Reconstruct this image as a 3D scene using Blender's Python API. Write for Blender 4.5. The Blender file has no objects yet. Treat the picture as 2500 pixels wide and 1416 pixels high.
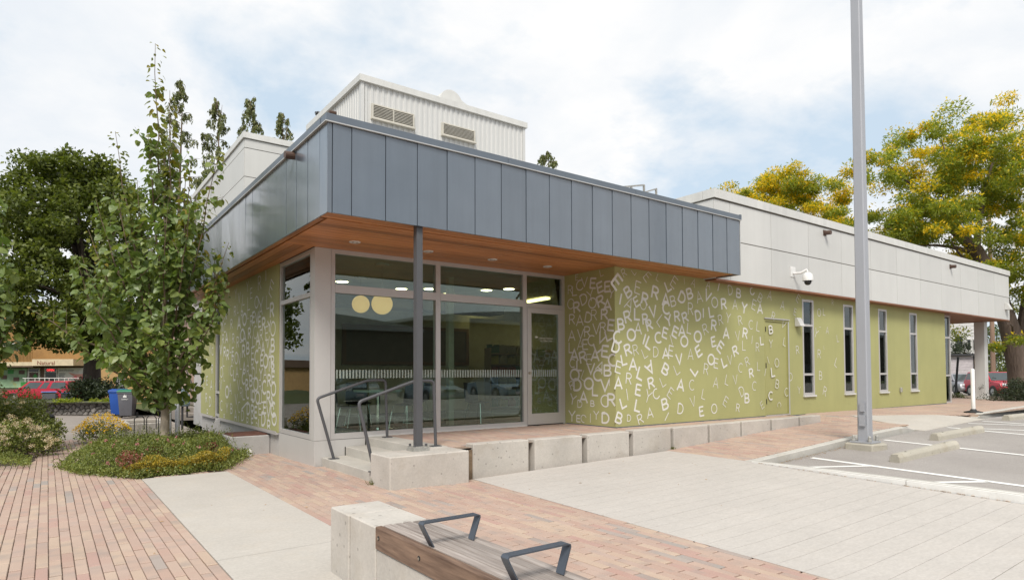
import bpy, bmesh, math, random
from mathutils import Vector, Matrix, Quaternion
random.seed(11)
scn = bpy.context.scene
COL = scn.collection
PI = math.pi

# ------------------------------------------------------------------ camera
YAW, PIT, ROL = 0.6367, -0.0294, -0.0040
cam_d = bpy.data.cameras.new('camera'); cam = bpy.data.objects.new('camera', cam_d); COL.objects.link(cam)
cy, sy, cp, sp, cr, sr = math.cos(YAW), math.sin(YAW), math.cos(PIT), math.sin(PIT), math.cos(ROL), math.sin(ROL)
A_ = Matrix(((cy, -sy, 0), (0, 0, -1), (sy, cy, 0)))
P_ = Matrix(((1, 0, 0), (0, cp, -sp), (0, sp, cp)))
Q_ = Matrix(((cr, -sr, 0), (sr, cr, 0), (0, 0, 1)))
r_ = Q_ @ P_ @ A_
rot = Matrix((r_[0], -r_[1], -r_[2])).transposed()
cam.matrix_world = Matrix.Translation((0, 0, 0.98)) @ rot.to_4x4()
cam_d.sensor_width = 36.0
cam_d.lens = 1532.39 / 2500 * 36
cam_d.shift_y = (866.62 - 708) / 2500
cam_d.clip_start = 0.05; cam_d.clip_end = 2000
scn.camera = cam

# ------------------------------------------------------------------ sky and sun
TO_SUN = Vector((-0.45, -0.52, 0.82)).normalized()
SUN_EL = math.asin(TO_SUN.z); SUN_AZ = math.atan2(TO_SUN.x, TO_SUN.y)
world = bpy.data.worlds.new('World'); scn.world = world; world.use_nodes = True
nt = world.node_tree; nt.nodes.clear()
def wn(t): return nt.nodes.new(t)
out = wn('ShaderNodeOutputWorld'); bg = wn('ShaderNodeBackground'); sky = wn('ShaderNodeTexSky')
sky.sky_type = 'NISHITA'; sky.sun_disc = False; sky.sun_elevation = SUN_EL; sky.sun_rotation = SUN_AZ
sky.air_density = 1.0; sky.dust_density = 1.0; sky.ozone_density = 1.5
tc = wn('ShaderNodeTexCoord'); sep = wn('ShaderNodeSeparateXYZ'); nt.links.new(tc.outputs['Generated'], sep.inputs[0])
def wmath(op, a, b=None, clamp=False):
    n = wn('ShaderNodeMath'); n.operation = op; n.use_clamp = clamp
    for i, v in enumerate((a, b)):
        if v is None: continue
        if isinstance(v, (int, float)): n.inputs[i].default_value = v
        else: nt.links.new(v, n.inputs[i])
    return n.outputs[0]
den = wmath('ADD', wmath('MAXIMUM', sep.outputs[2], 0.0), 0.22)
comb = wn('ShaderNodeCombineXYZ')
nt.links.new(wmath('DIVIDE', sep.outputs[0], den), comb.inputs[0]); nt.links.new(wmath('DIVIDE', sep.outputs[1], den), comb.inputs[1])
def wnoise(scale, detail, off, rough=0.55):
    m = wn('ShaderNodeMapping'); m.inputs['Location'].default_value = off; nt.links.new(comb.outputs[0], m.inputs[0])
    n = wn('ShaderNodeTexNoise'); n.inputs['Scale'].default_value = scale; n.inputs['Detail'].default_value = detail
    n.inputs['Roughness'].default_value = rough; n.inputs['Distortion'].default_value = 0.25
    nt.links.new(m.outputs[0], n.inputs['Vector']); return n.outputs[0]
cover = wmath('ADD', wmath('MULTIPLY', wnoise(1.15, 7, (3.1, 1.7, 0.0)), 0.75), wmath('MULTIPLY', wnoise(3.4, 8, (7.0, 2.0, 1.0), 0.62), 0.25))
ramp = wn('ShaderNodeValToRGB'); nt.links.new(cover, ramp.inputs[0])
ramp.color_ramp.elements[0].position = 0.39; ramp.color_ramp.elements[0].color = (0, 0, 0, 1)
ramp.color_ramp.elements[1].position = 0.515; ramp.color_ramp.elements[1].color = (1, 1, 1, 1)
shade = wn('ShaderNodeValToRGB'); nt.links.new(wnoise(1.9, 8, (1.0, 5.0, 4.0), 0.6), shade.inputs[0])
shade.color_ramp.elements[0].position = 0.32; shade.color_ramp.elements[0].color = (5.7, 6.0, 6.35, 1)
shade.color_ramp.elements[1].position = 0.58; shade.color_ramp.elements[1].color = (6.75, 6.75, 6.75, 1)
haze = wn('ShaderNodeMixRGB'); haze.inputs[0].default_value = 0.85; nt.links.new(sky.outputs[0], haze.inputs[1]); haze.inputs[2].default_value = (4.5, 5.4, 6.2, 1)
mixc = wn('ShaderNodeMixRGB'); nt.links.new(ramp.outputs[0], mixc.inputs[0]); nt.links.new(haze.outputs[0], mixc.inputs[1]); nt.links.new(shade.outputs[0], mixc.inputs[2])
nt.links.new(mixc.outputs[0], bg.inputs[0]); bg.inputs[1].default_value = 0.10
nt.links.new(bg.outputs[0], out.inputs[0])

sun_d = bpy.data.lights.new('sun', 'SUN'); sun = bpy.data.objects.new('sun', sun_d); COL.objects.link(sun)
sun_d.energy = 2.4; sun_d.angle = math.radians(20); sun_d.color = (1.0, 0.955, 0.88)
sun.rotation_euler = TO_SUN.to_track_quat('Z', 'Y').to_euler()
scn.view_settings.view_transform = 'Standard'; scn.view_settings.look = 'None'
scn.view_settings.gamma = 1.0; scn.view_settings.use_curve_mapping = False
scn.view_settings.exposure = 0.58
scn.render.engine = 'CYCLES'
scn.cycles.max_bounces = 8; scn.cycles.transparent_max_bounces = 16
scn.cycles.caustics_reflective = False; scn.cycles.caustics_refractive = False

# ------------------------------------------------------------------ materials
MATS = {}
class N:
    def __init__(s, m): s.t = m.node_tree; s.n = s.t.nodes; s.l = s.t.links
    def new(s, t): return s.n.new(t)
    def link(s, a, b): s.l.new(a, b)
    def noise(s, vec, scale, detail=4, rough=0.55, stretch=None):
        if stretch:
            mp = s.new('ShaderNodeMapping'); mp.inputs['Scale'].default_value = stretch; s.link(vec, mp.inputs[0]); vec = mp.outputs[0]
        n = s.new('ShaderNodeTexNoise'); n.inputs['Scale'].default_value = scale; n.inputs['Detail'].default_value = detail
        n.inputs['Roughness'].default_value = rough; s.link(vec, n.inputs['Vector']); return n.outputs[0]
    def ramp(s, fac, stops, interp='LINEAR'):
        r = s.new('ShaderNodeValToRGB'); r.color_ramp.interpolation = interp; s.link(fac, r.inputs[0])
        e = r.color_ramp.elements
        while len(e) < len(stops): e.new(0.5)
        for i, (p, c) in enumerate(stops): e[i].position = p; e[i].color = (*c, 1) if len(c) == 3 else c
        return r.outputs[0]
    def mix(s, fac, a, b, mode='MIX'):
        m = s.new('ShaderNodeMixRGB'); m.blend_type = mode
        for i, v in enumerate((fac, a, b)):
            if isinstance(v, (int, float)): m.inputs[i].default_value = v
            elif isinstance(v, tuple): m.inputs[i].default_value = (*v, 1)
            else: s.link(v, m.inputs[i])
        return m.outputs[0]
    def math(s, op, a, b=0.0):
        m = s.new('ShaderNodeMath'); m.operation = op
        for i, v in enumerate((a, b)):
            if isinstance(v, (int, float)): m.inputs[i].default_value = v
            else: s.link(v, m.inputs[i])
        return m.outputs[0]
def newmat(name):
    m = bpy.data.materials.new(name); m.use_nodes = True; MATS[name] = m
    b = m.node_tree.nodes['Principled BSDF']
    return m, N(m), b
def coord(n, kind='Object'):
    t = n.new('ShaderNodeTexCoord'); return t.outputs[kind]
def bump(n, b, h, strength=0.3, dist=0.01):
    bp = n.new('ShaderNodeBump'); bp.inputs['Strength'].default_value = strength; bp.inputs['Distance'].default_value = dist
    n.link(h, bp.inputs['Height']); n.link(bp.outputs[0], b.inputs['Normal'])
def mat(name, col, rough=0.6, metal=0.0, var=0.12, scale=3.0, fine=60.0, bstr=0.1, bdist=0.004, spec=0.5, stretch=None, stain=None, island=0.0, obrand=0.0):
    """base colour with broad and fine noise variation, optional stains, per-object or per-island variation and fine relief"""
    m, n, b = newmat(name)
    v = coord(n)
    big = n.noise(v, scale, 5, 0.6, stretch); fin = n.noise(v, fine, 3, 0.6, stretch)
    lo = tuple(c * (1 - var) for c in col); hi = tuple(min(1, c * (1 + var)) for c in col)
    c = n.ramp(big, [(0.3, lo), (0.7, hi)])
    c = n.mix(0.5, c, n.ramp(fin, [(0.3, (1 - var, 1 - var, 1 - var)), (0.7, (1 + var * .5,) * 3)]), 'MULTIPLY')
    if stain:
        scol, sscale, thr = stain
        c = n.mix(n.ramp(n.noise(v, sscale, 6, 0.65), [(thr, (0, 0, 0)), (min(1, thr + 0.16), (0.8,) * 3)]), c, scol)
    if obrand:
        oi = n.new('ShaderNodeObjectInfo'); c = n.mix(1.0, c, n.ramp(oi.outputs['Random'], [(0, (1 - obrand,) * 3), (1, (1 + obrand,) * 3)]), 'MULTIPLY')
    if island:
        g = n.new('ShaderNodeNewGeometry'); c = n.mix(1.0, c, n.ramp(g.outputs['Random Per Island'], [(0, (1 - island,) * 3), (1, (1 + island,) * 3)]), 'MULTIPLY')
    n.link(c, b.inputs['Base Color']); b.inputs['Roughness'].default_value = rough; b.inputs['Metallic'].default_value = metal
    b.inputs['Specular IOR Level'].default_value = spec
    if bstr: bump(n, b, fin, bstr, bdist)
    return m
def streaks(name, lo, hi, sc=(6, 6, .3)):
    m = MATS[name]; n = N(m); b = m.node_tree.nodes['Principled BSDF']; lk = b.inputs['Base Color'].links[0]; src = lk.from_socket; n.t.links.remove(lk)
    gp = n.new('ShaderNodeNewGeometry'); n.link(n.mix(1.0, src, n.ramp(n.noise(gp.outputs['Position'], 1.0, 6, .66, sc), [(.32, (lo,) * 3), (.62, (hi,) * 3)]), 'MULTIPLY'), b.inputs['Base Color'])
def emit(name, col, strength):
    m, n, b = newmat(name)
    b.inputs['Base Color'].default_value = (*col, 1); b.inputs['Emission Color'].default_value = (*col, 1); b.inputs['Emission Strength'].default_value = strength
    return m

# concrete with pinholes and stains
def concrete(name, col, pits=True, stain=(0.30, 0.24, 0.16), amt=0.35, blot=1.0, streak=None):
    m, n, b = newmat(name); v = coord(n)
    c = n.ramp(n.noise(v, 1.6, 6, 0.62), [(0.3, tuple(x * (1 - .14 * blot) for x in col)), (0.7, tuple(min(1, x * (1 + .1 * blot)) for x in col))])
    c = n.mix(0.6, c, n.ramp(n.noise(v, 45, 4, 0.65), [(0.32, (0.84,) * 3), (0.7, (1.06,) * 3)]), 'MULTIPLY')
    if streak: c = n.mix(0.5, c, n.ramp(n.noise(v, 9, 4, 0.6, streak), [(0.35, (0.90,) * 3), (0.65, (1.05,) * 3)]), 'MULTIPLY')
    st = n.math('MULTIPLY', n.ramp(n.noise(v, 3.1, 7, 0.68), [(0.52, (0, 0, 0)), (0.78, (1,) * 3)]), amt)
    c = n.mix(st, c, stain)
    h = n.noise(v, 90, 3, 0.6)
    if pits:
        w = n.new('ShaderNodeTexVoronoi'); w.inputs['Scale'].default_value = 11; n.link(v, w.inputs['Vector'])
        pit = n.ramp(n.math('SUBTRACT', w.outputs['Distance'], n.math('MULTIPLY', n.noise(v, 4.3, 2), 0.225)), [(0.0, (1,) * 3), (0.03, (0, 0, 0))])
        c = n.mix(n.math('MULTIPLY', pit, 0.5), c, tuple(x * .35 for x in col))
        h = n.math('SUBTRACT', h, pit)
    n.link(c, b.inputs['Base Color']); b.inputs['Roughness'].default_value = 0.85; b.inputs['Specular IOR Level'].default_value = 0.3
    bump(n, b, h, 0.25, 0.004)
    return m
concrete('cast_concrete', (0.50, 0.465, 0.42))
concrete('slab_concrete', (0.49, 0.455, 0.41), pits=False, stain=(0.50, 0.40, 0.27), amt=0.16, blot=.4, streak=(1, 8, 1))
concrete('score_concrete', (0.50, 0.465, 0.428), pits=False, stain=(0.48, 0.42, 0.35), amt=0.14, blot=.35, streak=(1, 3, 1))
concrete('step_concrete', (0.47, 0.445, 0.40), pits=False, amt=0.25)
concrete('kerb_concrete', (0.50, 0.48, 0.44), pits=False, amt=0.45)
concrete('stop_concrete', (0.44, 0.41, 0.345), pits=True, stain=(0.25, 0.20, 0.13), amt=0.6)
concrete('base_concrete', (0.46, 0.445, 0.43), pits=False, amt=0.2)
concrete('drive_concrete', (0.29, 0.255, 0.225), pits=False, amt=0.5)

def brickmat(name, islands):
    m, n, b = newmat(name); v = coord(n)
    if islands:
        g = n.new('ShaderNodeNewGeometry'); r = g.outputs['Random Per Island']
    else:
        o = n.new('ShaderNodeObjectInfo'); r = o.outputs['Random']
    pal = [(0.0, (0.418, 0.306, 0.248)), (0.2, (0.404, 0.292, 0.238)), (0.34, (0.440, 0.333, 0.258)), (0.5, (0.418, 0.310, 0.256)), (0.62, (0.403, 0.283, 0.229)),
           (0.72, (0.454, 0.347, 0.272)), (0.82, (0.402, 0.266, 0.224)), (0.88, (0.349, 0.295, 0.262)), (0.92, (0.426, 0.319, 0.257)), (0.975, (0.314, 0.277, 0.251))]
    c = n.ramp(r, pal, 'CONSTANT')
    # flashed blending along the length of each paver
    mp = n.new('ShaderNodeVectorMath'); mp.operation = 'ADD'; n.link(v, mp.inputs[0])
    cb = n.new('ShaderNodeCombineXYZ'); rr = n.math('MULTIPLY', r, 97.0); n.link(rr, cb.inputs[0]); n.link(rr, cb.inputs[2]); n.link(cb.outputs[0], mp.inputs[1])
    f = n.ramp(n.noise(mp.outputs[0], 5.0, 2, 0.5, (0.5, 1, 0.5)), [(0.52, (0, 0, 0)), (0.72, (0.6,) * 3)])
    c = n.mix(f, c, (.30, .25, .222))
    f2 = n.ramp(n.noise(mp.outputs[0], 3.1, 2, 0.5, (0.5, 1, 0.5)), [(0.55, (0, 0, 0)), (0.75, (0.45,) * 3)])
    c = n.mix(f2, c, (.385, .235, .19))
    c = n.mix(0.75, c, n.ramp(n.noise(v, 140, 3, 0.7), [(0.3, (0.80,) * 3), (0.7, (1.14,) * 3)]), 'MULTIPLY')
    gp = n.new('ShaderNodeNewGeometry'); c = n.mix(1.0, c, n.ramp(n.noise(gp.outputs['Position'], .9, 6, .65), [(.3, (.98,) * 3), (.55, (1.08,) * 3), (.75, (1.14,) * 3)]), 'MULTIPLY')
    c = n.mix(n.ramp(n.noise(gp.outputs['Position'], 2.6, 6, .7), [(.60, (0, 0, 0)), (.80, (.45,) * 3)]), c, (.30, .235, .19))
    n.link(c, b.inputs['Base Color']); b.inputs['Roughness'].default_value = 0.85; b.inputs['Specular IOR Level'].default_value = 0.3
    bump(n, b, n.noise(v, 160, 3, 0.6), 0.25, 0.003)
    return m
brickmat('paver', False); brickmat('paver_field', True)
mat('joint_sand', (.25, .185, .14), 0.95, var=.3, scale=2, fine=90)
mat('soil', (.07, .05, .035), 0.95, var=.4, scale=4, fine=40, bstr=.5, bdist=.02)
mat('brown_soil_face', (.17, .12, .075), 0.95, var=.35, scale=6, fine=50, bstr=.5, bdist=.01)

def asphalt():
    m, n, b = newmat('asphalt'); v = coord(n)
    c = n.ramp(n.noise(v, .55, 6, .6), [(0.3, (.29, .265, .247)), (.7, (.37, .342, .32))])
    sp_ = n.noise(v, 150, 2, .7)
    c = n.mix(0.9, c, n.ramp(sp_, [(0.3, (.55,) * 3), (.5, (.98,) * 3), (.72, (1.45,) * 3)]), 'MULTIPLY')
    c = n.mix(n.ramp(n.noise(v, 1.1, 7, .7), [(0.6, (0, 0, 0)), (.8, (.55,) * 3)]), c, (.25, .225, .205))
    n.link(c, b.inputs['Base Color']); b.inputs['Roughness'].default_value = .9; b.inputs['Specular IOR Level'].default_value = .25
    bump(n, b, sp_, .5, .004)
asphalt()
def paintline():
    m, n, b = newmat('road_paint'); v = coord(n)
    c = n.ramp(n.noise(v, 120, 3, .7), [(0.28, (.5, .47, .44)), (.42, (.78, .77, .74)), (.7, (.84, .83, .80))])
    n.link(c, b.inputs['Base Color']); b.inputs['Roughness'].default_value = .7
paintline()
mat('kerb_paint', (.78, .77, .74), .7, var=.08, scale=4, fine=30, stain=((.45, .40, .33), 7, .62))
mat('green_paint', (.37, .365, .155), .75, var=.05, scale=1.2, fine=110, bstr=.15, bdist=.003)
mat('green_door_paint', (.362, .352, .14), .55, var=.03, scale=1.2, fine=110, bstr=.03)
mat('letter_vinyl', (.69, .675, .62), .6, var=.04)
def zinc():
    m, n, b = newmat('zinc_panel'); v = coord(n)
    o = n.new('ShaderNodeObjectInfo')
    c = n.ramp(n.noise(v, 2.2, 5, .6), [(.3, (.094, .117, .146)), (.7, (.104, .128, .158))])
    c = n.mix(1.0, c, n.ramp(o.outputs['Random'], [(0, (.94,) * 3), (1, (1.06,) * 3)]), 'MULTIPLY')
    gp = n.new('ShaderNodeNewGeometry'); c = n.mix(1.0, c, n.ramp(n.noise(gp.outputs['Position'], 1.0, 5, .65, (7, 7, .35)), [(.3, (.92,) * 3), (.7, (1.06,) * 3)]), 'MULTIPLY')
    n.link(c, b.inputs['Base Color']); b.inputs['Metallic'].default_value = .1; b.inputs['Roughness'].default_value = .3; b.inputs['Coat Weight'].default_value = 1.0; b.inputs['Coat IOR'].default_value = 1.75; b.inputs['Coat Roughness'].default_value = .17
    sc = n.new('ShaderNodeCombineXYZ'); rr = n.math('MULTIPLY', o.outputs['Random'], 40.); n.link(rr, sc.inputs[0]); n.link(rr, sc.inputs[1])
    ad = n.new('ShaderNodeVectorMath'); ad.operation = 'ADD'; n.link(v, ad.inputs[0]); n.link(sc.outputs[0], ad.inputs[1])
    bump(n, b, n.noise(ad.outputs[0], 1.6, 2, .4), .35, .05)
zinc()
mat('zinc_trim', (.15, .175, .205), .35, .4, var=.05, bstr=0)
mat('zinc_lip', (.50, .50, .49), .45, .3, var=.05, bstr=0)
mat('white_panel', (.575, .57, .548), .45, var=.025, scale=1.3, fine=80, bstr=.02, obrand=.045)
mat('white_cap', (.62, .615, .59), .45, var=.05, scale=2, fine=30, bstr=0)
streaks('white_panel', .975, 1.01); streaks('white_cap', .92, 1.03); streaks('green_paint', .965, 1.02, (3, 3, .25))
mat('panel_gap', (.16, .145, .12), .8)
mat('rib_metal', (.60, .595, .575), .42, .1, var=.02, scale=1.2, fine=20, stretch=(1, 1, .15), bstr=0)
mat('louvre', (.56, .53, .46), .5, var=.10, scale=6, stain=((.38, .25, .12), 9, .60), bstr=0)
mat('louvre_dark', (.05, .045, .04), .8)
def soffit():
    m, n, b = newmat('cedar_soffit'); v = coord(n); o = n.new('ShaderNodeObjectInfo')
    ad = n.new('ShaderNodeVectorMath'); ad.operation = 'ADD'; n.link(v, ad.inputs[0])
    cb = n.new('ShaderNodeCombineXYZ'); n.link(n.math('MULTIPLY', o.outputs['Random'], 50.), cb.inputs[2]); n.link(cb.outputs[0], ad.inputs[1])
    return m, n, b, ad.outputs[0], o
def wood(name, lo, hi, stretch, rough, rnd=.18, fine=28):
    m, n, b, v, o = soffit(); m.name = name; MATS[name] = m
    g = n.noise(v, fine, 6, .65, stretch)
    c = n.ramp(g, [(.3, lo), (.7, hi)])
    c = n.mix(1.0, c, n.ramp(n.noise(v, 1.2, 4, .6, stretch), [(.3, (.8,) * 3), (.7, (1.15,) * 3)]), 'MULTIPLY')
    c = n.mix(1.0, c, n.ramp(o.outputs['Random'], [(0, (1 - rnd,) * 3), (1, (1 + rnd,) * 3)]), 'MULTIPLY')
    n.link(c, b.inputs['Base Color']); b.inputs['Roughness'].default_value = rough
    bump(n, b, g, .15, .004)
wood('cedar_x', (.32, .125, .044), (.55, .235, .088), (.05, 1, 1), .45, .28)
wood('cedar_y', (.32, .125, .044), (.55, .235, .088), (1, .05, 1), .45, .28)
wood('bench_wood', (.165, .13, .112), (.43, .38, .345), (1, .045, 1), .7, .30, 38)
wood('bench_apron', (.10, .055, .036), (.34, .22, .15), (1, .05, .6), .65, .05, 40)
wood('trim_wood', (.20, .075, .035), (.33, .13, .06), (.06, 1, 1), .5)
mat('aluminium', (.55, .53, .515), .42, .35, var=.03, bstr=0)
mat('alu_panel', (.56, .545, .525), .45, .25, var=.04, scale=1, stretch=(1, 1, .3), bstr=0)
mat('steel_grey_paint', (.085, .086, .092), .5, .1, var=.06, bstr=0)
mat('galvanised', (.42, .41, .38), .55, .5, var=.2, scale=20, bstr=0)
mat('pole_paint', (.37, .38, .41), .5, .15, var=.05, scale=2, stretch=(1, 1, .2), stain=((.52, .52, .53), 8, .70), bstr=0)
mat('black_gap', (.02, .02, .02), .9)
mat('bench_steel', (.085, .10, .125), .42, .35, var=.08, bstr=0)
mat('bolt_steel', (.45, .40, .33), .4, .8, bstr=0)
mat('rust_grate', (.16, .075, .055), .8, var=.3, scale=8)
mat('white_plastic', (.80, .79, .77), .35, bstr=0)
mat('black_rubber', (.02, .02, .022), .6, bstr=0)
mat('brown_pipe', (.10, .06, .045), .5, .2)
mat('dome_dark', (.02, .02, .02), .1, bstr=0)
mat('roof_membrane', (.35, .35, .34), .9)
# glass: a tinted see-through pane with a fresnel mirror coat
def glassmat(name, tint, f0=1.0, rough=0.0):
    m, n, b = newmat(name); n.n.remove(b)
    t = n.new('ShaderNodeBsdfTransparent'); t.inputs[0].default_value = (*tint, 1)
    g = n.new('ShaderNodeBsdfGlossy'); g.inputs[0].default_value = (.92, .97, .96, 1); g.inputs['Roughness'].default_value = rough
    f = n.new('ShaderNodeFresnel'); f.inputs[0].default_value = 1.52
    fac = n.math('ADD', n.math('MULTIPLY', f.outputs[0], f0), .025)
    mx = n.new('ShaderNodeMixShader'); n.link(fac, mx.inputs[0]); n.link(t.outputs[0], mx.inputs[1]); n.link(g.outputs[0], mx.inputs[2])
    n.link(mx.outputs[0], n.n['Material Output'].inputs[0])
glassmat('glass', (.83, .93, .87), 1.0)
glassmat('car_glass', (.32, .38, .37), 1.4)
def fritmat():
    m, n, b = newmat('frit_film'); b.inputs['Base Color'].default_value = (.55, .62, .56, 1); b.inputs['Alpha'].default_value = .55; b.inputs['Roughness'].default_value = .8
fritmat()
mat('interior_wall', (.52, .48, .38), .8, bstr=0); mat('interior_ceiling', (.55, .53, .44), .9, bstr=0)
mat('carpet', (.075, .085, .075), .95, var=.3, fine=30); mat('board_dark', (.11, .085, .065), .5, bstr=0); mat('board_frame', (.16, .085, .05), .5, bstr=0)
mat('shelf_wood', (.33, .24, .13), .5, bstr=0); mat('table_white', (.62, .66, .60), .4, bstr=0); mat('chair_black', (.025, .026, .03), .4, bstr=0)
mat('chrome', (.75, .75, .75), .15, 1.0, bstr=0)
mat('dark_duct', (.05, .045, .04), .7, bstr=0)
for i_, c_ in enumerate(((.25, .05, .04), (.05, .10, .2), (.3, .26, .18), (.06, .14, .08), (.35, .3, .08))): mat('book%d' % i_, c_, .6, bstr=0)
emit('globe_light', (1.0, .58, .20), .40); emit('disc_light', (1.0, .86, .58), 7.0); emit('tube_light', (1.0, .80, .36), 3.2)
emit('open_neon', (1.0, .05, .06), 1.6)
# foliage: leaf colour varies leaf by leaf, a little light passes through
def leafmat(name, pal, trans=.25, rough=.45, spec=.4):
    m, n, b = newmat(name); g = n.new('ShaderNodeNewGeometry'); o = n.new('ShaderNodeObjectInfo')
    r = n.math('FRACT', n.math('ADD', g.outputs['Random Per Island'], n.math('MULTIPLY', o.outputs['Random'], 7.31)))
    k = len(pal) - 1
    c = n.ramp(r, [(i / max(1, k), p) for i, p in enumerate(pal)])
    v = coord(n); c = n.mix(.6, c, n.ramp(n.noise(v, 1.3, 3), [(.3, (.75,) * 3), (.7, (1.25,) * 3)]), 'MULTIPLY')
    n.link(c, b.inputs['Base Color']); b.inputs['Roughness'].default_value = rough; b.inputs['Specular IOR Level'].default_value = spec
    t = n.new('ShaderNodeBsdfTranslucent'); n.link(n.mix(1., c, (1.5, 1.6, .7), 'MULTIPLY'), t.inputs[0])
    mx = n.new('ShaderNodeMixShader'); mx.inputs[0].default_value = trans
    n.link(b.outputs[0], mx.inputs[1]); n.link(t.outputs[0], mx.inputs[2]); n.link(mx.outputs[0], n.n['Material Output'].inputs[0])
    return m
leafmat('linden_leaf', [(.10, .15, .045), (.14, .20, .055), (.19, .245, .095), (.13, .185, .055), (.23, .275, .075), (.16, .215, .075)], .36, .38)
leafmat('linden_leaf_young', [(.15, .17, .035), (.20, .21, .04), (.12, .155, .04), (.27, .21, .04)], .35, .4)
leafmat('maple_leaf', [(.070, .095, .020), (.11, .14, .028), (.165, .19, .034), (.09, .115, .024)], .3)
leafmat('locust_green', [(.17, .22, .032), (.23, .275, .036), (.31, .33, .04), (.20, .245, .032)], .4)
leafmat('locust_gold', [(.78, .52, .02), (.66, .47, .022), (.85, .60, .022), (.50, .42, .028)], .4)
leafmat('cedar_leaf', [(.10, .125, .045), (.14, .16, .055), (.19, .19, .065)], .2)
leafmat('cotoneaster', [(.115, .15, .036), (.16, .195, .044), (.22, .235, .055), (.14, .17, .038)], .2)
leafmat('cotoneaster_gold', [(.40, .28, .03), (.22, .20, .04), (.50, .34, .03), (.14, .16, .04)], .2)
leafmat('red_leaf', [(.22, .065, .05), (.28, .10, .07), (.15, .06, .035)], .2)
leafmat('shrub_leaf', [(.11, .14, .034), (.165, .19, .042), (.22, .235, .06)], .2)
leafmat('hedge_leaf', [(.07, .10, .022), (.11, .14, .03), (.15, .17, .04)], .2)
leafmat('juniper_leaf', [(.025, .038, .02), (.04, .055, .026), (.055, .07, .03)], .15)
leafmat('yellow_flower', [(.85, .60, .015), (.90, .66, .02), (.78, .52, .02)], .2)
leafmat('cream_flower', [(.62, .52, .36), (.50, .37, .23), (.68, .60, .47), (.42, .30, .19)], .2)
leafmat('pink_flower', [(.55, .22, .25), (.45, .15, .18)], .2)
leafmat('grass_blade', [(.08, .10, .02), (.12, .13, .03), (.16, .14, .05)], .2)
mat('bark_pale', (.36, .30, .23), .85, var=.25, scale=9, fine=50, bstr=.4, bdist=.01, stretch=(1, 1, .4))
mat('twig_bark', (.15, .105, .07), .8, var=.2)
mat('bark_dark', (.055, .040, .032), .9, var=.35, scale=4, fine=22, bstr=.8, bdist=.03, stretch=(1, 1, .25))
mat('bark_locust', (.13, .095, .075), .9, var=.35, scale=3, fine=14, bstr=1, bdist=.05, stretch=(1, 1, .2))
mat('lawn', (.07, .085, .02), .95, var=.4, scale=2, fine=50, bstr=.6, bdist=.02)
mat('dry_litter', (.42, .25, .11), .9, var=.3)

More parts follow.
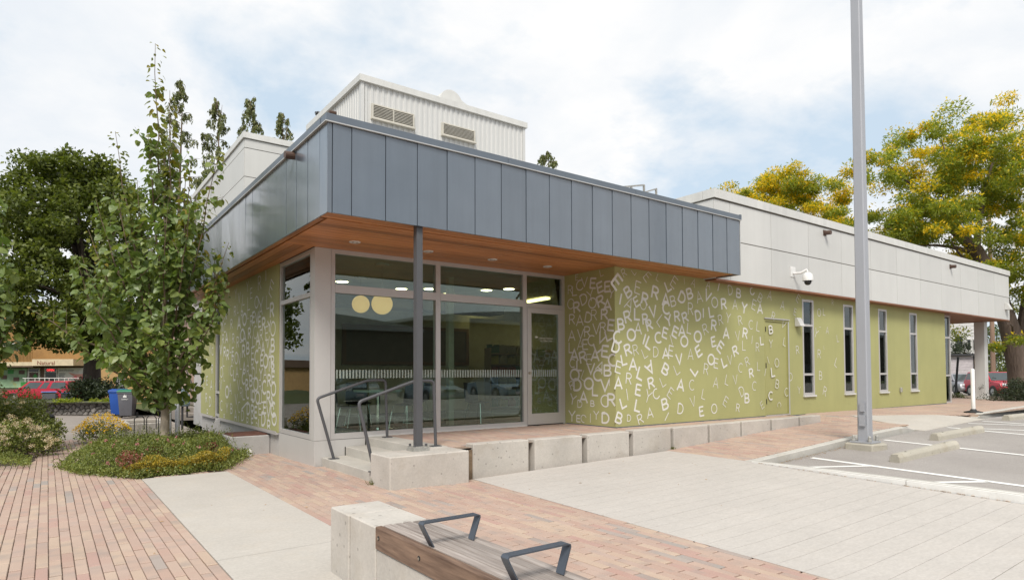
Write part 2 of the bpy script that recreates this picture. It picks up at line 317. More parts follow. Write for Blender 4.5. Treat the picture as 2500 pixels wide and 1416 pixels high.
# ------------------------------------------------------------------ mesh helpers
def wloc(o):
    l = Vector((0, 0, 0))
    while o is not None: l += o.location; o = o.parent
    return l
class MB:
    """collects vertices and faces given in world coordinates"""
    def __init__(s): s.v = []; s.f = []
    def add(s, vs, fs):
        k = len(s.v); s.v += [tuple(p) for p in vs]; s.f += [tuple(i + k for i in f) for f in fs]; return s
    def box(s, x0, x1, y0, y1, z0, z1):
        return s.add([(x0, y0, z0), (x1, y0, z0), (x1, y1, z0), (x0, y1, z0), (x0, y0, z1), (x1, y0, z1), (x1, y1, z1), (x0, y1, z1)],
                     [(3, 2, 1, 0), (4, 5, 6, 7), (0, 1, 5, 4), (1, 2, 6, 5), (2, 3, 7, 6), (3, 0, 4, 7)])
    def bar(s, a, b, w, h, up=(0, 0, 1)):
        a = Vector(a); b = Vector(b); d = (b - a).normalized(); up = Vector(up)
        x = d.cross(up)
        if x.length < 1e-4: x = d.cross(Vector((1, 0, 0)))
        x.normalize(); y = x.cross(d).normalized()
        vs = [p + x * (w / 2 * i) + y * (h / 2 * j) for p in (a, b) for i, j in ((-1, -1), (1, -1), (1, 1), (-1, 1))]
        return s.add(vs, [(0, 1, 2, 3), (7, 6, 5, 4), (0, 4, 5, 1), (1, 5, 6, 2), (2, 6, 7, 3), (3, 7, 4, 0)])
    def tube(s, pts, r, n=8, caps=True):
        pts = [Vector(p) for p in pts]; rs = r if isinstance(r, (list, tuple)) else [r] * len(pts)
        vs = []; ref = None
        for i, p in enumerate(pts):
            d = (pts[min(i + 1, len(pts) - 1)] - pts[max(i - 1, 0)]).normalized()
            if ref is None:
                ref = d.cross(Vector((0, 0, 1)))
                if ref.length < .05: ref = d.cross(Vector((1, 0, 0)))
            else: ref = ref - d * ref.dot(d)
            ref.normalize(); q = d.cross(ref)
            for k in range(n):
                a = 2 * PI * k / n; vs.append(p + ref * (math.cos(a) * rs[i]) + q * (math.sin(a) * rs[i]))
        fs = [(i * n + k, i * n + (k + 1) % n, (i + 1) * n + (k + 1) % n, (i + 1) * n + k) for i in range(len(pts) - 1) for k in range(n)]
        if caps: fs += [tuple(range(n))[::-1], tuple(range((len(pts) - 1) * n, len(pts) * n))]
        return s.add(vs, fs)
    def cyl(s, c, r, z0, z1, n=16, r2=None): return s.tube([(c[0], c[1], z0), (c[0], c[1], z1)], [r, r if r2 is None else r2], n)
    def prism(s, poly, z0, z1):
        n = len(poly); vs = [(x, y, z0) for x, y in poly] + [(x, y, z1) for x, y in poly]
        return s.add(vs, [tuple(range(n))[::-1], tuple(range(n, 2 * n))] + [(i, (i + 1) % n, n + (i + 1) % n, n + i) for i in range(n)])
    def prism_y(s, poly, y0, y1):   # polygon in x,z swept along y
        n = len(poly); vs = [(x, y0, z) for x, z in poly] + [(x, y1, z) for x, z in poly]
        return s.add(vs, [tuple(range(n)), tuple(range(n, 2 * n))[::-1]] + [(i, n + i, n + (i + 1) % n, (i + 1) % n) for i in range(n)])
    def prism_x(s, poly, x0, x1):   # polygon in y,z swept along x
        n = len(poly); vs = [(x0, y, z) for y, z in poly] + [(x1, y, z) for y, z in poly]
        return s.add(vs, [tuple(range(n))[::-1], tuple(range(n, 2 * n))] + [(i, (i + 1) % n, n + (i + 1) % n, n + i) for i in range(n)])
    def lathe(s, c, prof, n=16):    # prof: list of (r, z)
        vs = []; m = len(prof)
        for r, z in prof:
            for k in range(n): a = 2 * PI * k / n; vs.append((c[0] + r * math.cos(a), c[1] + r * math.sin(a), c[2] + z))
        return s.add(vs, [(i * n + k, i * n + (k + 1) % n, (i + 1) * n + (k + 1) % n, (i + 1) * n + k) for i in range(m - 1) for k in range(n)])
    def sphere(s, c, r, n=16, m=10, sc=(1, 1, 1)):
        pts = [(max(1e-4, math.sin(PI * i / m)) , -math.cos(PI * i / m)) for i in range(m + 1)]
        vs = []
        for q, z in pts:
            for k in range(n): a = 2 * PI * k / n; vs.append((c[0] + r * sc[0] * q * math.cos(a), c[1] + r * sc[1] * q * math.sin(a), c[2] + r * sc[2] * z))
        return s.add(vs, [(i * n + k, i * n + (k + 1) % n, (i + 1) * n + (k + 1) % n, (i + 1) * n + k) for i in range(m) for k in range(n)])
    def grid(s, x0, x1, y0, y1, nx, ny, zf):
        vs = [(x0 + (x1 - x0) * i / nx, y0 + (y1 - y0) * j / ny) for j in range(ny + 1) for i in range(nx + 1)]
        return s.add([(x, y, zf(x, y)) for x, y in vs], [(j * (nx + 1) + i, j * (nx + 1) + i + 1, (j + 1) * (nx + 1) + i + 1, (j + 1) * (nx + 1) + i) for j in range(ny) for i in range(nx)])
    def mesh(s, name, mt, off=(0, 0, 0), smooth=False, bevel=0.0, seg=1, fix=True):
        me = bpy.data.meshes.new(name); o = Vector(off)
        me.from_pydata([(p[0] - o.x, p[1] - o.y, p[2] - o.z) for p in s.v], [], s.f)
        if fix or bevel:
            bm = bmesh.new(); bm.from_mesh(me)
            if fix: bmesh.ops.recalc_face_normals(bm, faces=bm.faces)
            if bevel: bmesh.ops.bevel(bm, geom=[e for e in bm.edges if len(e.link_faces) == 2 and e.calc_face_angle(0) > .5], offset=bevel, segments=seg, profile=.6, affect='EDGES', clamp_overlap=True)
            bm.to_mesh(me); bm.free()
        me.materials.append(MATS[mt])
        if smooth:
            me.polygons.foreach_set('use_smooth', [True] * len(me.polygons)); me.set_sharp_from_angle(angle=math.radians(38))
        me.update(); return me
    def build(s, name, mt, parent=None, **kw):
        """link as ONE mesh object; world coordinates are kept under a parent"""
        org = kw.pop('origin', (0, 0, 0))
        me = s.mesh(name, mt, org, **kw); o = bpy.data.objects.new(name, me); COL.objects.link(o)
        o.location = Vector(org) - (wloc(parent) if parent else Vector())
        if parent: o.parent = parent
        return o
def tag(o, label=None, cat=None, group=None, kind=None):
    for k, v in (('label', label), ('category', cat), ('group', group), ('kind', kind)):
        if v: o[k] = v
    return o
def thing(name, label, cat, loc=(0, 0, 0), group=None):
    o = bpy.data.objects.new(name, None); COL.objects.link(o); o.location = loc; o.empty_display_size = .2
    return tag(o, label, cat, group)
def share(name, me, parent, loc, rotz=0.0, rot=None):
    o = bpy.data.objects.new(name, me); COL.objects.link(o); o.parent = parent
    o.location = Vector(loc) - (wloc(parent) if parent else Vector()); o.rotation_euler = rot or (0, 0, rotz); return o
def dup(root, loc, rotz=None, label=None, group=None, scale=None):
    r = root.copy(); COL.objects.link(r); r.location = loc
    if rotz is not None: r.rotation_euler = (0, 0, rotz)
    if scale: r.scale = scale
    if label: r['label'] = label
    if group: r['group'] = group
    for ch in list(root.children):
        c = ch.copy(); COL.objects.link(c); c.parent = r
        for g in list(ch.children):
            d = g.copy(); COL.objects.link(d); d.parent = c
    return r
def interp(x, xs, ys):
    if x <= xs[0]: return ys[0]
    for i in range(len(xs) - 1):
        if x <= xs[i + 1]: return ys[i] + (ys[i + 1] - ys[i]) * (x - xs[i]) / (xs[i + 1] - xs[i])
    return ys[-1]
def sstep(a, b, x): t = min(1, max(0, (x - a) / (b - a))); return t * t * (3 - 2 * t)
# the lie of the land
def G(x, y):
    z = interp(x, (-30, 3.3, 4.7, 8.9, 10, 12, 14.1, 18, 60), (-.47, -.43, -.455, -.375, -.32, -.215, -.145, -.055, -.10))
    if x < 4: z -= .016 * min(6, max(0, y - 9.5)) * (1 - sstep(3.2, 4, x))
    if x > 14.0:
        t = interp(x, (14, 24, 60), (-.03, -.075, -.15)); z += (t - z) * sstep(6.2, 7.4, y) * sstep(14.0, 15.3, x)
    return z
def TZ(x): return interp(x, (14, 24, 60), (-.03, -.075, -.15))   # raised terrace along the facade
def ASP(x, y): return G(x, 5.0) - .10
LET_FRONT='E8.48,2.67,0.26,43,b;R8.66,2.86,0.14,-35,t;L8.93,2.9,0.12,-48,t;E9.31,2.85,0.21,44,t;L9.62,2.85,0.13,28,t;L9.92,2.71,0.2,-29,b;E10.11,2.8,0.23,35,t;I10.43,2.85,0.11,-7,t;A10.73,2.84,0.15,23,t;A11.23,2.84,0.16,14,t;I11.58,2.82,0.17,20,b;D12,2.79,0.2,-12,t;B12.31,2.74,0.19,6,b;C12.83,2.82,0.16,-32,b;B13.15,2.69,0.2,32,t;A13.55,2.78,0.19,15,t;A14.09,2.58,0.19,11,t;E14.79,2.79,0.19,40,t;B8.77,2.51,0.2,-35,b;E9.04,2.61,0.23,12,t;I8.57,2.36,0.2,15,b;A8.8,2.28,0.23,27,t;E9,2.34,0.18,-28,b;R9.24,2.41,0.21,12,b;O9.19,2.29,0.18,1,t;R9.54,2.55,0.23,13,b;A9.85,2.43,0.22,1,b;B10.07,2.42,0.2,-14,m;D10.35,2.51,0.22,29,b;B10.6,2.61,0.21,-18,b;A10.91,2.56,0.22,-15,t;V11.2,2.61,0.22,24,b;O11.44,2.48,0.21,-15,m;R11.76,2.47,0.22,-7,b;A12.17,2.48,0.2,1,t;Y12.52,2.42,0.22,10,b;E12.9,2.52,0.22,18,t;A13.14,2.44,0.2,2,b;C9.86,2.26,0.22,-7,b;B8.57,1.89,0.2,-6,b;R8.75,2.04,0.21,-17,b;L9.01,2.1,0.21,1,b;R9.24,2.02,0.19,-7,b;V9.47,2.18,0.21,-11,b;R10.62,2.3,0.23,1,t;R9.35,1.91,0.2,-21,b;L9.69,2.01,0.22,46,t;Y9.93,2.02,0.21,-17,b;R10.19,2.12,0.2,-7,b;R10.44,2.11,0.2,-22,b;D10.86,2.17,0.2,-12,b;I11.04,2.23,0.19,1,b;L11.31,2.27,0.21,-12,b;R11.63,2.12,0.2,-15,t;Y11.91,2.17,0.2,10,t;R12.35,2.14,0.19,-12,t;R13.68,2.3,0.18,19,t;E14.64,2.45,0.16,19,t;V14.12,2.13,0.19,34,t;C8.48,1.64,0.22,-13,b;O8.85,1.7,0.21,1,b;A9.04,1.83,0.2,1,m;C9.61,1.67,0.2,-7,b;E9.82,1.77,0.2,16,b;E10.13,1.8,0.21,23,b;A10.34,1.83,0.21,1,b;L10.57,1.89,0.2,9,m;R11.1,1.9,0.21,-23,t;R11.4,1.99,0.21,6,b;I9.21,1.63,0.2,22,b;L9.35,1.56,0.22,29,b;I10,1.64,0.19,-22,t;O10.41,1.62,0.21,1,b;O10.85,1.73,0.22,1,b;A11.83,1.83,0.21,1,b;V12.25,1.79,0.2,-7,t;R12.54,1.86,0.21,10,b;C12.76,2.06,0.19,2,t;L13.05,2.03,0.2,10,t;B13.57,1.98,0.18,-7,b;I12.8,1.72,0.17,10,t;L13.19,1.71,0.18,-7,b;Y13.56,1.65,0.17,2,t;L14.15,1.71,0.18,19,t;D8.43,1.46,0.2,21,b;R8.75,1.42,0.2,-21,b;R8.96,1.42,0.19,-14,t;L9.21,1.36,0.18,-28,t;D9.53,1.39,0.19,1,t;A9.83,1.36,0.19,1,b;E9.99,1.42,0.2,9,m;A10.6,1.36,0.2,1,t;E11.38,1.64,0.2,-12,b;E11.62,1.53,0.23,38,b;E10.87,1.43,0.22,-29,b;R12.16,1.46,0.21,-23,b;L12.48,1.58,0.2,1,t;R13.01,1.56,0.18,2,t;R14.72,1.53,0.18,-7,t;I13.44,1.27,0.16,-24,t;O13.8,1.21,0.19,-7,t;L8.64,1.23,0.19,-13,b;E8.5,1.09,0.21,15,m;A8.89,1.14,0.21,1,b;V10.24,1.26,0.2,-7,b;A9.36,1.08,0.22,146,b;L9.09,0.97,0.22,22,b;B9.82,1.05,0.21,30,b;L10.16,1.05,0.2,-29,t;L10.71,1.03,0.21,-47,b;R11.11,1.06,0.21,9,t;O11.29,1.26,0.21,1,b;E11.46,1.18,0.2,9,m;L11.74,1.21,0.21,-23,b;V11.95,1.26,0.19,-7,t;R12.6,1.23,0.19,-24,t;C12.34,1.09,0.19,10,t;L13.04,1.12,0.18,2,t;I13.31,0.99,0.17,19,t;L13.63,0.99,0.2,-7,b;R12.75,0.97,0.19,-12,b;D14.39,0.88,0.18,-16,t;R8.77,0.88,0.19,8,m;A8.49,0.79,0.2,1,b;R9.39,0.79,0.2,-14,b;L9.73,0.81,0.19,-28,t;A10.28,0.73,0.21,9,b;C10.63,0.73,0.2,1,t;A11.44,0.77,0.2,9,t;L11.84,0.82,0.2,18,t;V12.14,0.83,0.19,-7,t;B13.8,0.71,0.19,16,t;C12.86,0.68,0.19,10,t;D12.37,0.57,0.21,-30,t;B12.57,0.41,0.2,1,b;C13.52,0.44,0.18,2,b;C14.19,0.51,0.18,-7,t;Y14.76,0.55,0.16,2,t;I8.72,0.58,0.2,-11,t;E9.03,0.66,0.2,12,b;L8.61,0.43,0.19,-20,b;Y9.3,0.53,0.22,23,t;C9.53,0.57,0.19,-28,m;E9.96,0.58,0.2,37,t;V10.66,0.39,0.19,-14,t;L11.02,0.53,0.19,17,t;B9.79,0.37,0.21,-14,b;L9.01,0.36,0.21,15,b;E11.78,0.36,0.2,33,t;D10.26,0.26,0.2,9,m;E10.94,0.18,0.19,-7,b;O11.37,0.22,0.19,1,m;R12.22,0.21,0.16,10,m;E13.16,0.24,0.16,-31,t;C13.87,0.22,0.14,92,t;A9.35,0.21,0.18,-7,m;R9.07,0.11,0.18,-20,m;D8.76,0.14,0.12,1,m;B8.5,0.15,0.19,22,b;I9.84,0.12,0.18,37,m;O15.78,2.5,0.18,2,t;L16.03,2.53,0.17,2,t;R16.48,2.8,0.12,2,t;I15.81,2.13,0.09,88,t;Y15.62,1.97,0.21,29,t;A16.18,2.06,0.16,2,t;L16.72,1.87,0.17,-8,t;B18,2.03,0.18,2,t;R15.75,1.45,0.2,2,t;L16,1.62,0.08,2,t;L16.62,1.23,0.21,30,t;B15.8,0.9,0.2,2,t;R16,0.5,0.21,21,t;E18.06,0.72,0.2,32,t'
LET_RETURN='E9.21,2.88,0.11,1,t;C9.13,2.71,0.19,-14,m;V8.99,2.76,0.17,1,m;E8.75,2.71,0.19,8,b;E8.56,2.61,0.19,-13,b;E8.36,2.6,0.19,1,b;L8.52,2.88,0.12,-13,t;R9.41,2.66,0.16,1,t;L9.28,2.62,0.18,1,m;D9.02,2.43,0.2,-20,m;Y8.82,2.48,0.2,-13,t;O9.39,2.37,0.19,1,t;R9.22,2.29,0.2,-7,b;O8.77,2.33,0.19,1,m;R8.55,2.35,0.2,-19,b;A8.37,2.25,0.19,1,b;Y8.26,2.46,0.16,15,m;R9.36,2.06,0.19,1,m;A9.13,2.02,0.19,1,m;D8.89,2.06,0.19,15,m;R8.73,2.1,0.19,1,t;R8.45,2.09,0.19,1,b;A9.37,1.73,0.19,1,m;V9.11,1.75,0.18,1,m;R8.92,1.79,0.19,1,m;V8.67,1.83,0.19,1,m;R8.49,1.85,0.17,1,m;E8.28,1.87,0.2,8,b;L9.39,1.49,0.19,1,m;A9.12,1.54,0.19,1,t;E8.98,1.54,0.19,1,m;C8.81,1.61,0.19,1,m;V8.53,1.64,0.19,28,b;L8.35,1.69,0.19,-19,b;A9.3,1.34,0.21,1,b;R9.05,1.3,0.21,-14,b;E8.88,1.25,0.19,1,t;A8.71,1.32,0.2,1,b;L8.65,1.48,0.2,-26,b;E8.44,1.39,0.21,8,b;L9.16,1.13,0.19,1,b;V8.83,1.07,0.2,1,b;A8.57,1.1,0.19,28,m;C9.36,1.18,0.16,1,m;O9.29,0.95,0.22,1,b;L9.02,0.93,0.18,28,t;C8.65,0.94,0.2,1,b;B8.38,1.03,0.2,1,b;O8.89,0.78,0.21,1,b;D9.22,0.75,0.22,1,b;L8.72,0.65,0.19,1,b;V8.45,0.75,0.21,1,b;I8.33,0.82,0.14,1,t;R9.38,0.75,0.15,-28,m;A9.04,0.51,0.2,1,b;C8.46,0.46,0.21,1,m;R8.29,0.49,0.21,1,b;Y9.35,0.46,0.19,15,m;D9.15,0.38,0.14,1,m;B8.79,0.4,0.11,1,b;Y9.38,0.13,0.2,1,m;E9.19,0.09,0.13,1,b;C9.05,0.1,0.14,28,m;I8.85,0.12,0.16,1,t;Y8.69,0.18,0.15,1,m;D8.45,0.14,0.19,1,b;O8.23,1.22,0.21,14,b'
LET_LEFT='L12.06,2.9,0.36,88,t;R12.67,2.76,0.25,-2,t;E11.87,2.56,0.27,32,t;I13.34,2.89,0.09,-2,t;Y13.58,2.79,0.2,-2,t;E13.28,2.62,0.2,-2,t;Y15.28,2.83,0.19,-2,t;R15.76,2.79,0.18,-2,t;Y14.57,2.74,0.2,-2,t;V14.27,2.63,0.21,-2,t;L13.91,2.55,0.22,-2,t;L13.48,2.43,0.26,-2,t;O12.88,2.4,0.22,-2,m;L12.61,2.46,0.3,-50,t;L12.09,2.33,0.24,-1,t;R11.82,2.16,0.25,-1,b;A12.57,2.23,0.2,-2,m;L13.53,2.21,0.17,-2,t;R15.53,2.35,0.2,-2,b;Y15.2,2.43,0.19,-2,m;R14.64,2.37,0.2,-2,m;L14.39,2.4,0.18,-2,t;L14,2.39,0.18,-2,t;R14.02,2.24,0.18,-2,m;E13.09,2.12,0.21,-2,b;V12.84,2.1,0.2,-2,b;E12.65,2,0.2,-2,b;R12.36,1.94,0.23,-2,b;R13.26,2.06,0.21,-2,m;O13.81,2.13,0.24,-2,b;A14.28,2.08,0.24,-2,b;R14.96,2.11,0.2,-2,m;C15.62,2.06,0.2,-2,m;Y15.9,2.12,0.24,-2,b;O11.75,1.81,0.25,-1,m;Y11.98,1.87,0.2,-1,b;E12.15,1.75,0.25,-2,t;C12.97,1.81,0.24,-2,t;R12.52,1.74,0.2,-2,m;R13.4,1.82,0.21,-2,b;A15.43,1.82,0.21,-2,b;I15.09,1.83,0.18,-2,m;R14.78,1.78,0.2,-2,m;O13.98,1.81,0.24,-2,b;R14.37,1.68,0.22,-2,m;L14.11,1.76,0.19,-2,m;A13.79,1.76,0.21,-2,b;R15.78,1.81,0.21,-2,m;A12.77,1.67,0.22,-2,b;L13.08,1.64,0.21,-2,m;B11.75,1.51,0.23,-1,b;A12.39,1.48,0.21,-2,b;V12.07,1.58,0.2,-1,m;R13.87,1.47,0.25,-2,b;B13.52,1.52,0.23,-2,b;E13.15,1.4,0.24,-2,m;C12.85,1.33,0.24,-2,b;A12.64,1.53,0.19,-2,m;V16.01,1.57,0.22,-2,b;R15.61,1.51,0.21,-2,b;R15.3,1.43,0.22,-2,b;L15.03,1.57,0.19,-2,m;E14.8,1.48,0.19,-2,b;R14.83,1.32,0.19,-2,m;O14.49,1.34,0.24,-2,m;V14.22,1.32,0.21,-2,m;E12.47,1.25,0.21,-2,b;O12.21,1.23,0.24,-2,b;A11.92,1.34,0.2,-1,b;R11.76,1.21,0.21,-1,b;R13.15,1.19,0.21,-2,m;V13.47,1.24,0.2,-2,t;A13.8,1.12,0.21,-2,b;L14.09,1.19,0.19,-2,m;R13.49,1.06,0.21,-2,m;D13.06,1.01,0.22,-2,m;I12.84,1.1,0.19,-2,m;Y12.52,0.99,0.2,-2,b;A12.24,1.01,0.2,-2,m;C14.93,1.07,0.22,-2,m;L14.65,0.97,0.22,-2,b;I15.15,1.07,0.2,-2,t;A14.41,1.03,0.21,-2,m;O15.92,1.04,0.23,-2,m;L15.71,1.28,0.2,-2,m;L15.62,0.93,0.18,-2,t;I11.96,1.13,0.18,-1,b;R11.72,1.09,0.18,-1,b;E11.7,0.94,0.21,-1,b;R11.96,0.87,0.21,-1,b;O11.69,0.72,0.23,-1,b;B13.26,0.86,0.22,-2,b;O12.89,0.79,0.25,-2,b;C13.85,0.9,0.23,-2,b;R13.58,0.77,0.22,-2,b;C12.3,0.74,0.24,-2,b;R12.56,0.76,0.23,-2,t;C13.51,0.6,0.21,-2,b;V15.97,0.75,0.21,-2,m;O15.34,0.59,0.25,-2,b;A15.02,0.66,0.22,-2,m;V14.27,0.76,0.21,-2,m;R14.04,0.6,0.21,-2,t;L13.82,0.57,0.21,-2,m;L13.16,0.59,0.22,-2,b;D13.05,0.55,0.22,-2,b;O12.75,0.53,0.23,-2,b;L12.4,0.57,0.23,-2,m;R12,0.55,0.23,-1,b;A11.79,0.46,0.22,-1,b;V14.46,0.45,0.21,-2,m;C15.9,0.26,0.22,-2,m;Y15.32,0.23,0.21,-2,m;B14.9,0.23,0.21,-2,m;C14.21,0.29,0.22,-2,t;I13.78,0.33,0.42,71,t;D13.44,0.29,0.23,-2,b;R13.12,0.26,0.23,-2,b;E12.87,0.24,0.22,-2,b;E12.57,0.32,0.22,-2,m;E12.24,0.36,0.21,-2,b;V11.99,0.3,0.21,-1,b;C11.71,0.35,0.25,-1,b;A14.51,0.1,0.21,-2,m;L14.18,0.01,0.18,-2,m;D13.9,0.13,0.21,-2,m;R13.49,0.02,0.17,-2,m;E13.12,0.02,0.19,-2,b;L12.59,0.03,0.19,-2,b;D12.78,-0.02,0.13,-2,m;D12.34,0.14,0.24,-2,b;R11.96,0.04,0.2,-1,b;O11.63,0.18,0.21,-1,b;R15.58,0.01,0.12,-2,b;A17.08,2.17,0.2,-3,m;V17.24,1.61,0.2,-3,m;C16.93,1.56,0.18,-3,m;O17.65,1.28,0.21,-3,m;R16.96,1.12,0.21,-3,m;E17.57,0.83,0.21,-3,m;C17.91,0.73,0.2,-3,t;A17.05,0.72,0.22,-3,m;R17.64,0.39,0.22,-3,m;D17.17,0.31,0.23,-3,m;R17.47,0.01,0.18,-3,m'

# ------------------------------------------------------------------ ground
def struct(name, mb, m, **kw): o = mb.build(name, m, **kw); o['kind'] = 'structure'; return o
b = MB(); b.grid(-900, 900, -900, 900, 6, 6, lambda x, y: -1.62)
struct('ground', b, 'lawn', fix=False)
def PL(x, y): return G(x, y) - .012 - (.16 if 14.2 < x < 18.2 and y < 6.7 else 0)
b = MB()
b.grid(-14, 8.62, -7, 5.55, 46, 12, PL); b.grid(-14, 3.3, 5.55, 17.2, 34, 24, PL); b.grid(3.3, 8.62, 5.55, 7.3, 12, 4, PL); b.grid(3.3, 4.6, 7.3, 9.56, 4, 4, PL)
b.grid(8.62, 34, 5.56, 7.3, 50, 6, PL); b.grid(14.0, 34, 7.3, 13.0, 60, 12, PL)
struct('paving_bed', b, 'joint_sand', fix=False)
b = MB(); b.grid(4.50, 14.02, 7.34, 9.56, 20, 4, lambda x, y: -.042); b.box(14.0, 14.09, 7.5, 8.17, -.4, -.044)
struct('terrace_bed', b, 'joint_sand', fix=False)
# asphalt parking lot right of the kerb and the street behind the viewpoint
b = MB(); b.grid(7.2, 60, -12, 5.47, 90, 24, lambda x, y: ASP(x, y) if y > -6 else ASP(x, y) - (-6 - y) * .01)
struct('parking_lot', b, 'asphalt', fix=False)
b = MB(); b.grid(-60, 90, -60, -7.0, 30, 10, lambda x, y: -.56)
struct('street', b, 'asphalt', fix=False)
# left: driveway, lawn behind the stone wall, far street
b = MB(); b.grid(-40, 3.3, 17.2, 33.0, 24, 10, lambda x, y: -.545 - .0 * y)
struct('driveway', b, 'drive_concrete', fix=False)

# concrete walk beside the bench: a slab 1.1 m wide
SL = [(1.02, -6), (2.135, -6), (2.135, 10.07), (1.055, 9.81)]
b = MB()
def slab(b, x0, x1, y0, y1, zf, t=.08, n=10, gap=0.0):
    for i in range(n):
        ya = y0 + (y1 - y0) * i / n; yb = y0 + (y1 - y0) * (i + 1) / n
        vs = [(x0, ya, zf(x0, ya)), (x1, ya, zf(x1, ya)), (x1, yb, zf(x1, yb)), (x0, yb, zf(x0, yb))]
        b.add(vs, [(0, 1, 2, 3)])
        b.add([vs[0], vs[3], (x0, yb, vs[3][2] - t), (x0, ya, vs[0][2] - t)], [(0, 1, 2, 3)])
        b.add([vs[1], vs[2], (x1, yb, vs[2][2] - t), (x1, ya, vs[1][2] - t)], [(0, 1, 2, 3)])
    b.add([(x0, y1, zf(x0, y1)), (x1, y1, zf(x1, y1)), (x1, y1, zf(x1, y1) - t), (x0, y1, zf(x0, y1) - t)], [(0, 1, 2, 3)])
path = tag(thing('concrete_path', None, None, (1.6, 4, G(1.6, 4))), kind='structure')
for y0, y1 in ((-6, 1.10), (1.106, 5.20), (5.204, 9.94)):
    b = MB(); slab(b, 1.05, 2.135, y0, y1, lambda x, y: G(x, y) + .004, n=8); b.build('slab', 'slab_concrete', path, fix=False)

# scored concrete forecourt: planks of concrete between saw cuts, real grooves
fore = tag(thing('concrete_forecourt', None, None, (6.5, 4, G(6.5, 4))), kind='structure')
def xr(y): return interp(y, (-7, 1.5, 5.5, 5.56, 7.3), (7.45, 8.02, 8.58, 8.66, 8.72))
def xl(y): return interp(y, (-7, 2.3, 7.2), (4.20, 4.36, 4.66))
ys = [7.22]
while ys[-1] > -6.8: ys.append(ys[-1] - .2185)
big = {2, 8, 14, 20, 26, 32, 38, 44}
for i in range(len(ys) - 1):
    g = .007 if i in big else .0035
    y1 = ys[i] - g / 2; y0 = ys[i + 1] + .002
    b = MB(); n = 9
    for k in range(n):
        vs = []
        for yy in (y0, y1):
            for q in (k, k + 1):
                x = xl(yy) + (xr(yy) - xl(yy)) * q / n; vs.append((x, yy, G(x, yy) + .004))
        b.add(vs, [(0, 1, 3, 2)])
        b.add([vs[0], vs[1], (vs[1][0], y0, vs[1][2] - .012), (vs[0][0], y0, vs[0][2] - .012)], [(0, 1, 2, 3)])
        b.add([vs[2], vs[3], (vs[3][0], y1, vs[3][2] - .012), (vs[2][0], y1, vs[2][2] - .012)], [(0, 1, 2, 3)])
    b.build('slab', 'score_concrete', fore, fix=False)

# ------------------------------------------------------------------ brick paving: courses run along y
BW, BL = .0785, .405
VIEW = Vector((0, 0, .98)); FW = Vector((math.sin(YAW), math.cos(YAW), 0)); RT = Vector((math.cos(YAW), -math.sin(YAW), 0))
def brick_mesh(l, w, h=.05, c=.004):
    m = MB(); x, y = w / 2, l / 2
    vs = [(-x, -y, -h), (x, -y, -h), (x, y, -h), (-x, y, -h), (-x, -y, -c), (x, -y, -c), (x, y, -c), (-x, y, -c),
          (-x + c, -y + c, 0), (x - c, -y + c, 0), (x - c, y - c, 0), (-x + c, y - c, 0)]
    m.add(vs, [(0, 1, 5, 4), (1, 2, 6, 5), (2, 3, 7, 6), (3, 0, 4, 7), (4, 5, 9, 8), (5, 6, 10, 9), (6, 7, 11, 10), (7, 4, 8, 11), (8, 9, 10, 11)])
    return m.mesh('brick', 'paver', fix=False)
BRICK = [brick_mesh(BL - .019, BW - .0052), brick_mesh(BL - .022, BW - .0045), brick_mesh(BL - .016, BW - .0060)]
